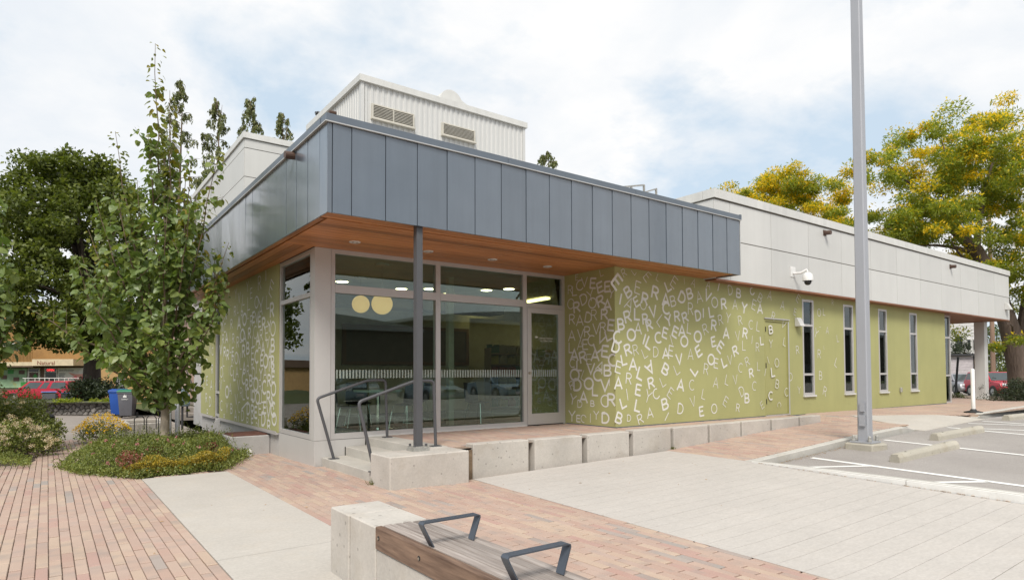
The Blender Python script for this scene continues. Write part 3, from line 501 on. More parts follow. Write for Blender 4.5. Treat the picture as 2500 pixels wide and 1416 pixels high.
def pave(name, inside, x0, x1, y0, y1, zf, limit, phase=0.0, step=.42, BL=BL, BW=BW):
    root = tag(thing(name, None, None, ((x0 + x1) / 2, (y0 + y1) / 2, zf((x0 + x1) / 2, (y0 + y1) / 2))), kind='structure')
    cells = []; k = 0; x = x0 + BW / 2
    while x < x1:
        y = y0 - BL + ((k * step + phase + random.uniform(-.05, .05)) % 1.0) * BL
        while y < y1 + BL:
            a, c = y, y + BL
            # cut to the edge of the field
            if inside(x, (a + c) / 2) or inside(x, a + .04) or inside(x, c - .04):
                lo, hi = a, c
                while lo < hi - .05 and not inside(x, lo + .02): lo += .03
                while hi > lo + .05 and not inside(x, hi - .02): hi -= .03
                if hi - lo > .05: cells.append((x, lo, hi))
            y += BL
        x += BW; k += 1
    def size(c):
        p = Vector((c[0], (c[1] + c[2]) / 2, zf(c[0], c[1]))) - VIEW; d = p.dot(FW); l = p.dot(RT)
        if d < .5: return 0
        px = 1250 + l / d * 1532; py = 905 - p.z / d * 1532
        return (1 / d ** 3) if (-10 < px < 2510 and py < 1430) else 0
    cells.sort(key=size, reverse=True)
    near = [c for c in cells[:limit] if size(c) > 0 and c[2] - c[1] > BL * .6]; ns = set(near)
    for (bx, a, c) in near:
        ym = (a + c) / 2; za = zf(bx, a); zc = zf(bx, c); zx = (zf(bx + .04, ym) - zf(bx - .04, ym)) / .08
        o = share('brick', BRICK[random.randrange(3)], root, (bx + random.uniform(-.0008, .0008), ym, (za + zc) / 2 + random.uniform(-.0012, .0018)),
                  rot=(math.atan2(zc - za, c - a) + random.gauss(0, .002), -math.atan(zx) + random.gauss(0, .006), random.gauss(0, .002)))
        o.scale = (1, (c - a) / .405, 1)
    b = MB(); g = .0035; ch = .0035
    for cl in cells:
        if cl in ns: continue
        bx, a, c = cl; h = random.uniform(-.0012, .0018); xa, xb = bx - BW / 2 + g, bx + BW / 2 - g; a += g * 2.0; c -= g * 2.0
        P = [(xa, a), (xb, a), (xb, c), (xa, c)]; I = [(xa + ch, a + ch), (xb - ch, a + ch), (xb - ch, c - ch), (xa + ch, c - ch)]
        vs = [(x, y, zf(x, y) + h - .03) for x, y in P] + [(x, y, zf(x, y) + h - ch) for x, y in P] + [(x, y, zf(x, y) + h) for x, y in I]
        b.add(vs, [(0, 1, 5, 4), (1, 2, 6, 5), (2, 3, 7, 6), (3, 0, 4, 7), (4, 5, 9, 8), (5, 6, 10, 9), (6, 7, 11, 10), (7, 4, 8, 11), (8, 9, 10, 11)])
    if b.v: tag(b.build('brick_field', 'paver_field', root, fix=False), kind='stuff')
    return root
BED = [(.22, 12.25), (.44, 11.15), (1.0, 10.05), (2.12, 10.17), (2.72, 11.6), (3.1, 12.6), (3.3, 14), (3.3, 18), (1.0, 18), (.76, 15.5), (.62, 13.6)]
def in_poly(x, y, P):
    r = False; j = len(P) - 1
    for i in range(len(P)):
        if (P[i][1] > y) != (P[j][1] > y) and x < (P[j][0] - P[i][0]) * (y - P[i][1]) / (P[j][1] - P[i][1]) + P[i][0]: r = not r
        j = i
    return r
def path_left(y): return interp(y, (-7, 12, 14, 17.2), (-9, -6, -.1, -.45))
pave('brick_plaza', lambda x, y: (x < 1.046 or y > 10.0) and x > path_left(y) and not in_poly(x, y, BED) and not (x > 1.05 and y < 9.84), 1.046 - 82 * .0785, 1.046 + 11 * .0785, 4.2, 17.2, lambda x, y: G(x, y) + .002, 300, BL=.445)
pave('brick_walk', lambda x, y: x > 2.14 and (x < xl(y) + .07 if y < 7.22 else x < 3.55) and not in_poly(x, y, BED) and not (y > 10.6 and x > 3.28) and not (x > 3.3 and y > 9.5), 2.14, 4.72, 1.2, 12.4, lambda x, y: G(x, y) + .002, 300, .3, .42)
def in_apron(x, y):
    if y < 5.72: return False
    if x < 8.72: return False
    if x < 14.1: return y < 7.29
    if 14.7 < x < 17.9 and y < interp(x, (14.62, 15.2, 16.9, 17.95), (5.80, 7.2, 6.6, 5.80)) - .05: return False
    if x < 23.95: return y < 8.17
    return y < 11.5 and x < 31
def zap(x, y): return G(x, min(y, 7.29) if x < 14.12 else y) + .002
pave('brick_apron', in_apron, 8.70, 30.0, 5.6, 11.6, zap, 0, .1, BL=.405, BW=.0785)
pave('brick_terrace', lambda x, y: (x > 4.52 and y > 7.52 and y < 9.56 and x < 8.42) or (x >= 8.42 and x < 14.1 and 7.52 < y < 8.17), 4.5, 14.1, 7.5, 9.56, lambda x, y: -.03, 0, .2)

# concrete ramp at the kerb cut
b = MB()
def ramp_back(x): return interp(x, (14.5, 14.62, 15.2, 16.9, 17.95), (5.58, 5.80, 7.2, 6.6, 5.80))
def rz(x, y): return (G(x, max(y, 5.75)) + .007) + ((ASP(x, 5) + .012) - (G(x, 5.75) + .007)) * (1 - sstep(5.36, 6.3, y) * 1.0)
NX, NY = 24, 9
vs = []
for i in range(NX + 1):
    x = 14.5 + 3.45 * i / NX
    for j in range(NY + 1): y = 5.36 + (ramp_back(x) - 5.36) * (j / NY) ** 1.2; vs.append((x, y, rz(x, y)))
b.add(vs, [(i * (NY + 1) + j, (i + 1) * (NY + 1) + j, (i + 1) * (NY + 1) + j + 1, i * (NY + 1) + j + 1) for i in range(NX) for j in range(NY)])
for i in range(NX): p, q = vs[i * (NY + 1)], vs[(i + 1) * (NY + 1)]; b.add([p, q, (q[0], q[1], q[2] - .2), (p[0], p[1], p[2] - .2)], [(0, 1, 2, 3)])
for k in (0, NX):
    for j in range(NY): p, q = vs[k * (NY + 1) + j], vs[k * (NY + 1) + j + 1]; b.add([p, q, (q[0], q[1], q[2] - .2), (p[0], p[1], p[2] - .2)], [(0, 1, 2, 3)])
struct('kerb_ramp', b, 'slab_concrete', fix=False)
# kerbs
def kerb(name, pts, wa, top, bot, mtl='kerb_concrete'):
    b = MB(); n = len(pts); rows = []
    for i, (x, y) in enumerate(pts):
        d = Vector((pts[min(i + 1, n - 1)][0] - pts[max(0, i - 1)][0], pts[min(i + 1, n - 1)][1] - pts[max(0, i - 1)][1])).normalized(); nx, ny = -d.y, d.x
        t, bo = top(x, y), bot(x, y)
        rows.append([(x, y, bo), (x, y, t - .012), (x + nx * .012, y + ny * .012, t), (x + nx * (wa - .02), y + ny * (wa - .02), t), (x + nx * wa, y + ny * wa, t - .02), (x + nx * wa, y + ny * wa, bo)])
    for i in range(n - 1):
        for k in range(5): b.add([rows[i][k], rows[i][k + 1], rows[i + 1][k + 1], rows[i + 1][k]], [(0, 1, 2, 3)])
    for rr in (rows[0], rows[-1]): b.add(rr, [tuple(range(6))])
    return b
kb = tag(thing('kerb', None, None, (8.6, 5.6, G(8.6, 5.6))), kind='structure')
for i, (xa, xb) in enumerate(((8.62, 11.2), (11.206, 14.0))):
    b = kerb('kerb', [(xa + (xb - xa) * k / 8, 5.55) for k in range(9)], .15, lambda x, y: G(x, 5.7) + .008, lambda x, y: ASP(x, y) - .05)
    b.build('kerb_stone', 'kerb_concrete', kb)
b = kerb('kerb', [(14.006 + .6 * k / 6, 5.55) for k in range(7)], .15, lambda x, y: G(x, 5.7) + .008 - .085 * sstep(14.0, 14.6, x), lambda x, y: ASP(x, y) - .05); b.build('kerb_stone', 'kerb_concrete', kb)
b = kerb('kerb', [(18.05, 5.55), (18.6, 5.58), (20, 5.66), (22, 5.8), (25, 6.0), (30, 6.2)], .15, lambda x, y: G(x, 5.7) + .02 - .1 * (1 - sstep(17.9, 18.7, x)), lambda x, y: ASP(x, y) - .05); b.build('kerb_stone', 'kerb_concrete', kb)
# the painted kerb towards the viewpoint rises out of the forecourt
kerbB = lambda y: interp(y, (-7, 1.5, 5.5), (7.46, 8.03, 8.60))
def ktop(x, y): return G(x, y) + interp(y, (-2, 2.1, 4.2, 5.55), (.115, .10, .055, .012))
prev = None
for (ya, yb) in ((5.55, 3.28), (3.272, -.4), (-.408, -6.5)):
    pts = [(kerbB(ya + (yb - ya) * k / 8), ya + (yb - ya) * k / 8) for k in range(9)]
    b = kerb('kerb', pts, .17, ktop, lambda x, y: G(x, y) - .2); ks = b.build('kerb_stone', 'kerb_concrete', kb)
    f = MB()
    for k in range(8):
        (xa, y0), (xb, y1) = pts[k], pts[k + 1]
        q = lambda x, y, dx, z: (x + dx, y, z)
        f.add([(xa - .003, y0, G(xa, y0) - .01), (xb - .003, y1, G(xb, y1) - .01), (xb - .003, y1, ktop(xb, y1) - .011), (xa - .003, y0, ktop(xa, y0) - .011)], [(0, 1, 2, 3)])
        f.add([(xa - .003, y0, ktop(xa, y0) - .011), (xb - .003, y1, ktop(xb, y1) - .011), (xb + .035, y1, ktop(xb, y1) + .003), (xa + .035, y0, ktop(xa, y0) + .003)], [(0, 1, 2, 3)])
    f.build('painted_face', 'kerb_paint', ks, fix=False)
# painted bay lines
lines = tag(thing('parking_markings', None, None, (11, 4, ASP(11, 4))), kind='structure')
def stripe(p, q, w=.1):
    d = (Vector(q) - Vector(p)).normalized(); n_ = Vector((-d.y, d.x)) * w / 2; b = MB(); k = 8
    for i in range(k):
        a = Vector(p) + (Vector(q) - Vector(p)) * i / k; c = Vector(p) + (Vector(q) - Vector(p)) * (i + 1) / k
        b.add([(x, y, ASP(x, y) + .005) for x, y in ((a.x - n_.x, a.y - n_.y), (c.x - n_.x, c.y - n_.y), (c.x + n_.x, c.y + n_.y), (a.x + n_.x, a.y + n_.y))], [(0, 1, 2, 3)])
    b.build('stripe', 'road_paint', lines, fix=False)
stripe((10.06, 5.38), (9.0, -3.2)); stripe((9.22, 5.06), (9.93, 4.40), .09); stripe((8.95, 3.66), (9.74, 2.88), .09); stripe((8.75, 2.0), (9.5, 1.25), .09)
stripe((12.64, 5.36), (11.4, 0)); stripe((15.5, 5.3), (13.6, 0)); stripe((15.62, 4.85), (16.1, 3.0)); stripe((16.7, 5.3), (17.4, 2.5)); stripe((17.45, 5.25), (16.6, 1.5))
# raw ground under the planting bed
b = MB(); b.prism([(x, y) for x, y in BED], -.75, -.455)
for i in range(len(b.v)):
    x, y, z_ = b.v[i]
    if z_ > -.6: b.v[i] = (x, y, G(x, y) + .0)
struct('planting_bed', b, 'soil')
b = MB(); b.prism([(-14, 11.5), (-1.2, 11.2), (-.35, 12.6), (-.15, 13.8), (-.5, 17.2), (-14, 17.2)], -.7, -.49); struct('left_bed_soil', b, 'soil')
# dry leaves blown against the kerb
b = MB()
for i in range(420):
    t = random.random(); x = 8.9 + t * 3.0; y = 5.53 - abs(random.gauss(0, .05)) - .01
    if i > 300: y = random.uniform(2.2, 5.4); x = kerbB(y) - abs(random.gauss(0, .012)) - .006
    zz = ASP(x, y) + .006 if i <= 300 else G(x, y) + .009
    s = random.uniform(.006, .02); a = random.uniform(0, 6.3); dx, dy = math.cos(a) * s, math.sin(a) * s
    b.add([(x - dx, y - dy, zz), (x + dy * .4, y - dx * .4, zz + .004), (x + dx, y + dy, zz), (x - dy * .4, y + dx * .4, zz + .003)], [(0, 1, 2, 3)])
for i in range(90):
    x, y = random.uniform(-1.5, 8.4), random.uniform(2.2, 9.6)
    if x > 3 and y > 7.1: continue
    zz = G(x, y) + .008; s = random.uniform(.004, .012) if i > 14 else random.uniform(.015, .03); a = random.uniform(0, 6.3); dx, dy = math.cos(a) * s, math.sin(a) * s
    b.add([(x - dx, y - dy, zz), (x + dy * .5, y - dx * .5, zz + .005), (x + dx, y + dy, zz), (x - dy * .5, y + dx * .5, zz + .003)], [(0, 1, 2, 3)])
tag(b.build('leaf_litter', 'dry_litter', fix=False), 'dry leaf scraps along the kerb and scattered over the paving', 'leaf litter', kind='stuff')

# ------------------------------------------------------------------ the library
LIB = thing('library_building', 'low library with olive green lettered walls, dark grey canopy and white panelled upper storey', 'building', (3.4, 9.6, -.03))
def bx(name, m, p, *d, **kw): return MB().box(*d).build(name, m, p, **kw)
# --- green stucco front wall with openings
WX = [15.24, 17.31, 19.35, 21.43]; WW = .27; WZ0, WZ1 = .42, 2.79
DX0, DX1, DZ = 13.31, 14.33, 2.22
GY = 8.18
b = MB(); x = 8.42; zb = lambda x: (-.03 if x < 14 else TZ(x)) - .2
ops = [(DX0, DX1, -.03, DZ)] + [(c - WW, c + WW, WZ0, WZ1) for c in WX]
for (a, c, z0, z1) in ops:
    b.box(x, a, GY, GY + .22, zb(a), 2.96)
    if z0 > 0: b.box(a, c, GY, GY + .22, zb(c), z0)
    b.box(a, c, GY, GY + .22, z1, 2.96); x = c
b.box(x, 23.92, GY, GY + .22, -.13, 2.96)
front_wall = b.build('front_wall', 'green_paint', LIB)
return_wall = bx('return_wall', 'green_paint', LIB, 8.42, 8.62, GY + .22, 9.60, -.08, 2.96)
b = MB(); b.box(8.415, 13.28, GY - .004, GY + .01, -.045, -.012); b.box(8.416, 8.43, GY + .01, 9.55, -.045, -.012); b.box(14.36, 23.93, GY - .004, GY + .01, -.1, -.045)
b.build('base_flashing', 'zinc_trim', LIB)
# --- left wall panels on a concrete base
lw = bx('side_wall', 'green_paint', LIB, 3.285, 3.40, 11.43, 16.14, -.05, 2.96)
lw2 = bx('side_wall', 'green_paint', LIB, 3.285, 3.40, 16.74, 18.36, -.05, 2.96)
b = MB()
for (ya, yb) in ((11.425, 16.15), (16.735, 18.38)):
    b.box(3.25, 3.33, ya, yb, -.085, -.052); b.box(3.25, 3.262, ya, yb, -.052, -.025)
b.build('sill_flashing', 'aluminium', LIB)
bx('concrete_base', 'base_concrete', LIB, 3.315, 3.55, 11.40, 18.34, -.9, -.086, bevel=.012)
bx('rear_wall', 'base_concrete', LIB, 3.42, 11.0, 18.30, 18.36, -.9, 2.96); bx('rear_wing', 'base_concrete', LIB, 4.05, 24.7, 18.40, 23.9, -.7, 3.34)
# strip window between the side panels
def framed(name, parent, plane, u0, u1, z0, z1, t, rails, d=.07, pane_in=.035, fm='aluminium', outward=-1):
    """a framed window: plane ('x' or 'y', position); rails are heights of cross bars; panes are parts below the frame"""
    ax, p = plane; b = MB()
    def q(ua, ub, za, zb_, da=0.0, db=d):
        lo, hi = sorted((p + outward * -da, p + outward * -db))
        return (lo, hi, ua, ub, za, zb_) if ax == 'x' else (ua, ub, lo, hi, za, zb_)
    b.box(*q(u0, u0 + t, z0, z1)); b.box(*q(u1 - t, u1, z0, z1)); b.box(*q(u0 + t, u1 - t, z0, z0 + t)); b.box(*q(u0 + t, u1 - t, z1 - t, z1))
    f = b.build(name, fm, parent)
    rails = sorted(rails); zs = [z0 + t] + [v for r in rails for v in (r - t * .5, r + t * .5)] + [z1 - t]
    for r in rails: MB().box(*q(u0 + t, u1 - t, r - t * .5, r + t * .5, .002, d - .002)).build('mullion', fm, f)
    for i in range(0, len(zs), 2): MB().box(*q(u0 + t - .005, u1 - t + .005, zs[i] - .005, zs[i + 1] + .005, pane_in, pane_in + .008)).build('pane', 'glass', f)
    return f
framed('strip_window', LIB, ('x', 3.31), 16.16, 16.73, -.45, 2.95, .055, [.55, .0])
# --- front narrow windows, with sills
for c in WX:
    f = framed('narrow_window', LIB, ('y', GY - .006), c - WW, c + WW, WZ0, WZ1, .055, [2.15, .93], d=.12)
    MB().box(c - WW - .02, c + WW + .02, GY - .045, GY - .001, WZ0 - .045, WZ0 - .003).build('sill', 'white_cap', f)
# flush service door painted like the wall
dr = bx('service_door', 'green_door_paint', LIB, DX0 + .035, DX1 - .05, GY + .02, GY + .07, .0, DZ - .05)
b = MB(); b.box(DX0, DX0 + .03, GY - .004, GY + .08, -.03, DZ); b.box(DX1 - .045, DX1, GY - .014, GY + .08, -.03, DZ); b.box(DX0 + .03, DX1 - .045, GY - .004, GY + .08, DZ - .045, DZ)
b.build('door_frame', 'green_door_paint', dr)
b = MB(); b.box(DX0 - .02, DX1 + .02, GY - .03, GY - .005, DZ + .005, DZ + .03); b.box(DX0, DX1, GY - .02, GY + .01, -.03, -.005); b.build('drip_edge', 'aluminium', dr)
b = MB(); b.box(DX1 - .047, DX1 + .0, GY - .018, GY - .0145, -.02, DZ - .03); b.build('edge_trim', 'zinc_lip', dr)
for z in (.25, 1.08, 1.92): MB().cyl((DX0 + .033, GY - .008), .011, z, z + .12, 8).build('hinge', 'black_gap', dr)
# --- letters: flat sheets 3 mm proud of the walls
def arc(cx, cz, rx, rz, a0, a1, n=9): return [(cx + rx * math.cos(math.radians(a0 + (a1 - a0) * i / n)), cz + rz * math.sin(math.radians(a0 + (a1 - a0) * i / n))) for i in range(n + 1)]
GL = {'A': [[(-.32, -.5), (0, .5), (.32, -.5)], [(-.21, -.17), (.21, -.17)]], 'B': [[(.0, .0), (-.25, 0)], [(-.25, .5), (-.25, -.5)], [(-.25, .46), (.0, .46)] + arc(.0, .23, .2, .23, 90, -90) , [(0, 0)] + arc(.02, -.23, .24, .23, 90, -90) + [(-.25, -.46)]],
      'C': [arc(.05, 0, .34, .47, 50, 310, 14)], 'D': [[(-.25, -.5), (-.25, .5)], [(-.25, .46), (-.05, .46)] + arc(-.05, 0, .34, .46, 90, -90, 12) + [(-.25, -.46)]],
      'E': [[(.24, .46), (-.22, .46)], [(-.22, .5), (-.22, -.5)], [(-.22, -.46), (.26, -.46)], [(-.22, .02), (.18, .02)]], 'I': [[(0, -.5), (0, .5)]], 'L': [[(-.2, .5), (-.2, -.46), (.26, -.46)]],
      'O': [arc(0, 0, .34, .47, 0, 360, 20)], 'R': [[(-.24, -.5), (-.24, .5)], [(-.24, .46), (.0, .46)] + arc(.0, .22, .22, .24, 90, -90) + [(-.24, -.02)], [(-.02, -.02), (.27, -.5)]],
      'V': [[(-.31, .5), (0, -.48), (.31, .5)]], 'Y': [[(-.3, .5), (0, .02), (.3, .5)], [(0, .03), (0, -.5)]]}
def ribbon(pts, w):
    n = len(pts); P = [Vector(p) for p in pts]; closed = (P[0] - P[-1]).length < 1e-4; vs = []
    for i in range(n):
        a = P[i - 1] if i else (P[-2] if closed else None); c = P[i + 1] if i < n - 1 else (P[1] if closed else None)
        d0 = (P[i] - a).normalized() if a is not None else (c - P[i]).normalized(); d1 = (c - P[i]).normalized() if c is not None else d0
        t = (d0 + d1); t = t.normalized() if t.length > 1e-3 else d1
        nn = Vector((-t.y, t.x)); k = min(1.8, 1 / max(.4, abs(nn.dot(Vector((-d1.y, d1.x))))))
        vs += [P[i] + nn * w * k / 2, P[i] - nn * w * k / 2]
    return vs, [(2 * i, 2 * i + 1, 2 * i + 3, 2 * i + 2) for i in range(n - 1)]
def letters(txt, place, parents, budget, clip, sg=1, bold=.92, wide=1.3):
    items = []
    for t in txt.split(';'):
        ch = t[0]; u, v, h, a, w = t[1:].split(','); items.append((ch, float(u), float(v), float(h), float(a), w))
    items.sort(key=lambda i: -i[3] * (1 if i[5] != 't' else .8)); rest = MB(); rp = None
    for k, (ch, u, v, h, a, w) in enumerate(items):
        h *= 1.12; wd = bold * {'t': .085, 'm': .12, 'b': .185}[w]; wx = wide * {'t': .92, 'm': 1.0, 'b': 1.05}[w]
        ca, sa = math.cos(math.radians(a)), math.sin(math.radians(a)); m = MB()
        for s_, st in enumerate(GL[ch]):
            vs, fs = ribbon([(p[0] * wx, p[1] * (1 - wd * .3)) for p in st], wd); o = .000217 * s_ + .000021 * k
            q = []
            for p in vs:
                x, z = p.x * h, p.y * h; q.append(place(u + sg * (x * ca + z * sa), min(clip[1], max(clip[0], v - x * sa + z * ca)), .003 + o))
            m.add(q, fs)
        par = parents(u)
        if k < budget: m.build('letter', 'letter_vinyl', par, fix=False)
        else: rest.add(m.v, m.f); rp = par
    if rest.v: tag(rest.build('small_letters', 'letter_vinyl', rp, fix=False), kind='stuff')
letters(LET_FRONT, lambda u, z, o: (u, (GY - .0) - o - (0 if not (DX0 < u < DX1 and 0 < z < DZ - .05) else -.0), z), lambda u: front_wall, 170, (-.0, 2.94))
letters(LET_RETURN, lambda u, z, o: (8.42 - o, min(9.56, max(GY, u)), z), lambda u: return_wall, 48, (0.0, 2.94), -1, .92, 1.45)
letters(LET_LEFT, lambda u, z, o: (3.285 - o, u, z), lambda u: lw if u < 16.4 else lw2, 72, (-.02, 2.94), -1, .98, 1.55)

# --- corner glazing
FY = 9.58
sk = MB()
sk.add([(3.30, FY, -.50), (3.47, FY, -.50), (3.47, FY, -.305), (3.79, FY, -.305), (3.79, FY, -.165), (4.13, FY, -.165), (4.13, FY, -.045), (3.30, FY, -.045)], [tuple(range(8))])
sk.add([(3.30, FY, -.50), (3.30, FY, -.045), (3.30, 11.40, -.045), (3.30, 11.40, -.50)], [(0, 1, 2, 3)])
sk.build('skirt_panel', 'alu_panel', LIB)
b = MB(); b.box(3.30, 3.555, FY, FY + .09, -.042, 2.952); b.box(3.30, 3.38, FY + .09, 9.745, -.042, 2.952); b.build('corner_post', 'alu_panel', LIB)
bx('corner_seam', 'black_gap', LIB, 3.31, 4.13, FY - .001, FY + .02, -.0455, -.0415)
def glazing():
    b = MB(); y0, y1 = FY + .004, FY + .11
    for xa, xb in ((3.56, 3.625), (5.44, 5.53), (7.36, 7.45), (8.355, 8.42)): b.box(xa, xb, y0, y1, -.04, 2.952)
    for xa, xb in ((3.625, 5.44), (5.53, 7.36)):
        b.box(xa, xb, y0, y1, 2.885, 2.952); b.box(xa, xb, y0, y1, -.04, .052)
    b.box(7.45, 8.355, y0, y1, 2.885, 2.952)
    f = b.build('window_wall', 'aluminium', LIB)
    for xa, xb in ((3.625, 5.44), (5.53, 7.36)):
        MB().box(xa, xb, y0 - .006, y1, 2.265, 2.395).build('mullion', 'aluminium', f)
        MB().box(xa - .004, xb + .004, FY + .05, FY + .058, .05, 2.27).build('pane', 'glass', f); MB().box(xa - .004, xb + .004, FY + .05, FY + .058, 2.39, 2.89).build('pane', 'glass', f)
    MB().box(7.45, 8.355, y0 - .006, y1, 2.262, 2.345).build('mullion', 'aluminium', f)
    MB().box(7.446, 8.359, FY + .05, FY + .058, 2.34, 2.89).build('pane', 'glass', f)
    # frosted dash band on the glass
    q = MB(); x = 3.66
    while x < 7.33:
        if not 5.42 < x < 5.55: q.box(x, x + .027, FY + .046, FY + .0485, .915, 1.05)
        x += .0545
    q.build('dash_band', 'frit_film', f)
    bx('threshold', 'white_cap', LIB, 4.14, 7.42, FY - .035, FY + .003, -.05, -.008)
glazing()
# glass entrance door
d = MB(); a0, a1, z0, z1 = 7.455, 8.35, -.02, 2.258
for xa, xb, za, zb_ in ((a0, a0 + .10, z0, z1), (a1 - .10, a1, z0, z1), (a0 + .10, a1 - .10, z1 - .10, z1), (a0 + .10, a1 - .10, z0, .20)): d.box(xa, xb, FY - .004, FY + .05, za, zb_)
door = d.build('entrance_door', 'aluminium', LIB)
MB().box(a0 + .098, a1 - .098, FY + .02, FY + .028, .198, z1 - .098).build('pane', 'glass', door)
q = MB(); x = a0 + .12
while x < a1 - .14: q.box(x, x + .027, FY + .016, FY + .0185, .915, 1.05); x += .0545
q.build('dash_band', 'frit_film', door)
b = MB(); b.tube([(a0 + .05, FY - .03, .99), (a0 + .05, FY - .003, .99)], .028, 12); b.build('lock', 'bolt_steel', door)
bx('door_sweep', 'black_gap', door, a0, a1, FY - .006, FY - .0045, -.022, -.012)
# notice lettering on the door glass
def text(name, body, size, loc, rot, m, parent, align='CENTER', ext=.001):
    c = bpy.data.curves.new(name, 'FONT'); c.body = body; c.size = size; c.align_x = align; c.extrude = ext; c.resolution_u = 2
    t = bpy.data.objects.new('tmp', c); me = bpy.data.meshes.new_from_object(t); bpy.data.objects.remove(t); bpy.data.curves.remove(c)
    me.materials.clear(); me.materials.append(MATS[m]); me.name = name
    o = bpy.data.objects.new(name, me); COL.objects.link(o); o.parent = parent
    o.location = Vector(loc) - (wloc(parent) if parent else Vector()); o.rotation_euler = rot; return o
text('notice', 'Library Entrance\non Other Side', .052, (7.94, FY + .017, 1.66), (PI / 2, 0, 0), 'letter_vinyl', door)
b = MB(); b.add([(7.66, FY + .017, 1.69), (7.69, FY + .017, 1.66), (7.69, FY + .017, 1.68), (7.73, FY + .017, 1.68), (7.73, FY + .017, 1.70), (7.69, FY + .017, 1.70), (7.69, FY + .017, 1.72)], [tuple(range(7))]); b.build('arrow', 'letter_vinyl', door, fix=False)
# side window at the corner, facing left
framed('corner_window', LIB, ('x', 3.304), 9.745, 11.425, -.04, 2.952, .07, [2.24], d=.09)

# --- canopy soffit boards
def board(x0, x1, y0, y1, m): MB().box(x0, x1, y0, y1, 2.955, 2.985).build('soffit_board', m, LIB)
y = 7.365; k = 0
while y < 9.55:
    w = .142 if k != 2 else .08; xe = 11.10 if y + w < GY + .01 else 8.42
    if y < GY < y + w:
        board(2.83, 8.42, y, y + w - .008, 'cedar_x'); board(8.424, 11.10, y, GY - .002, 'cedar_x')
    else: board(2.695 if y < 7.70 else 2.83, xe, y, y + w - .008, 'cedar_x')
    y += w; k += 1
    if k == 3: y += .035
x = 2.84
for w in (.15, .15, .15): board(x, x + w - .008, 9.60, 18.4, 'cedar_y'); x += w
board(2.695, 2.80, 7.775, 18.4, 'cedar_y')
bx('soffit_light_block', 'dark_duct', LIB, 2.70, 11.1, 7.385, 18.4, 2.99, 3.02)  # dark box added above the boards to block light
for x in (3.664, 4.909, 6.168, 7.407):
    c = (x, 8.90, 2.955)
    dl = MB().lathe(c, [(.058, -.001), (.058, -.012), (.082, -.010), (.085, 0.0)], 20).build('downlight', 'white_cap', LIB)
    MB().lathe(c, [(.001, .012), (.058, .010), (.058, -.002)], 16).build('lens', 'dome_dark', dl)
    bx('baffle', 'white_cap', dl, x - .012, x + .012, 8.845, 8.955, 2.943, 2.950)
# --- zinc fascia: folded panels, each lapped to the next
S0, FT, FB = .4535, 4.02, 2.93
seams = [2.67, 2.735, 2.98] + [2.98 + S0 * i for i in range(1, 19)]
seams[-1] = 11.12
for i in range(len(seams) - 1):
    a, c = seams[i], seams[i + 1]; lift = random.uniform(0, .003)
    b = MB(); b.add([(a + .002, 7.337 - lift, FB), (c - .005, 7.344, FB), (c - .005, 7.342, FT), (a + .002, 7.335 - lift, FT), (a + .002, 7.375, FB), (c - .005, 7.375, FB), (c - .005, 7.375, FT), (a + .002, 7.375, FT)],
                    [(0, 1, 2, 3), (7, 6, 5, 4), (0, 4, 5, 1), (3, 2, 6, 7), (1, 5, 6, 2), (0, 3, 7, 4)])
    b.build('fascia_panel', 'zinc_panel', LIB)
bx('fascia_backing', 'black_gap', LIB, 2.70, 11.09, 7.3755, 7.379, FB + .01, FT); bx('fascia_backing', 'black_gap', LIB, 2.6905, 2.697, 7.385, 18.4, FB + .01, FT)
y = 7.346; i = 0
while y < 18.4:
    w = .25 if i == 0 else S0; e = min(18.45, y + w); t1, t2 = random.uniform(-.004, .004), random.uniform(-.003, .003)
    b = MB(); b.add([(2.672 + t1, y + .002, FB), (2.668 + t2, y + .002, FT), (2.670 - t2, e - .003, FT), (2.672 - t1, e - .003, FB), (2.69, y + .002, FB), (2.69, y + .002, FT), (2.69, e - .003, FT), (2.69, e - .003, FB)],
                    [(0, 1, 2, 3), (7, 6, 5, 4), (0, 4, 5, 1), (3, 2, 6, 7), (1, 5, 6, 2), (0, 3, 7, 4)])
    b.build('fascia_panel', 'zinc_panel', LIB); y = e; i += 1
bx('fascia_panel', 'zinc_panel', LIB, 11.10, 11.122, 7.365, 7.895, FB, FT)
b = MB()
for xa, xb in ((2.65, 5.35), (5.356, 8.06), (8.066, 9.7), (9.706, 11.135)): b.box(xa, xb, 7.315, 7.52, FT + .016, FT + .105)
b.box(11.10, 11.145, 7.308, 7.9, FT + .012, FT + .12)
for ya, yb in ((7.525, 10.4), (10.406, 13.4), (13.406, 18.45)): b.box(2.645, 2.86, ya, yb, FT + .016, FT + .105)
b.build('coping', 'zinc_trim', LIB)
b = MB(); b.box(2.635, 11.14, 7.305, 7.335, FT + .001, FT + .014); b.box(2.635, 2.668, 7.34, 18.45, FT + .001, FT + .014); b.box(11.123, 11.138, 7.335, 7.89, FB, FT)
b.build('drip_edge', 'zinc_lip', LIB)
b = MB(); b.box(2.71, 11.09, 7.39, 18.4, 3.03, FT + .02); b.box(11.12, 24.8, 8.41, 18.38, 3.0, 3.35); b.build('roof_deck', 'roof_membrane', LIB)
b = MB(); b.tube([(2.70, 8.60, 3.965), (2.54, 8.60, 3.955)], .052, 14); b.build('drain_spout', 'brown_pipe', LIB)
b = MB(); b.box(9.77, 9.80, 8.98, 9.02, 3.4, 4.90); b.box(10.16, 10.19, 8.98, 9.02, 3.4, 4.985); b.bar((9.4, 9.0, 4.80), (10.18, 9.0, 4.985), .03, .03); b.box(10.55, 10.58, 8.98, 9.02, 3.4, 4.98); b.bar((10.19, 9.0, 4.83), (10.57, 9.0, 4.97), .03, .03)
b.build('roof_ladder', 'galvanised', LIB)

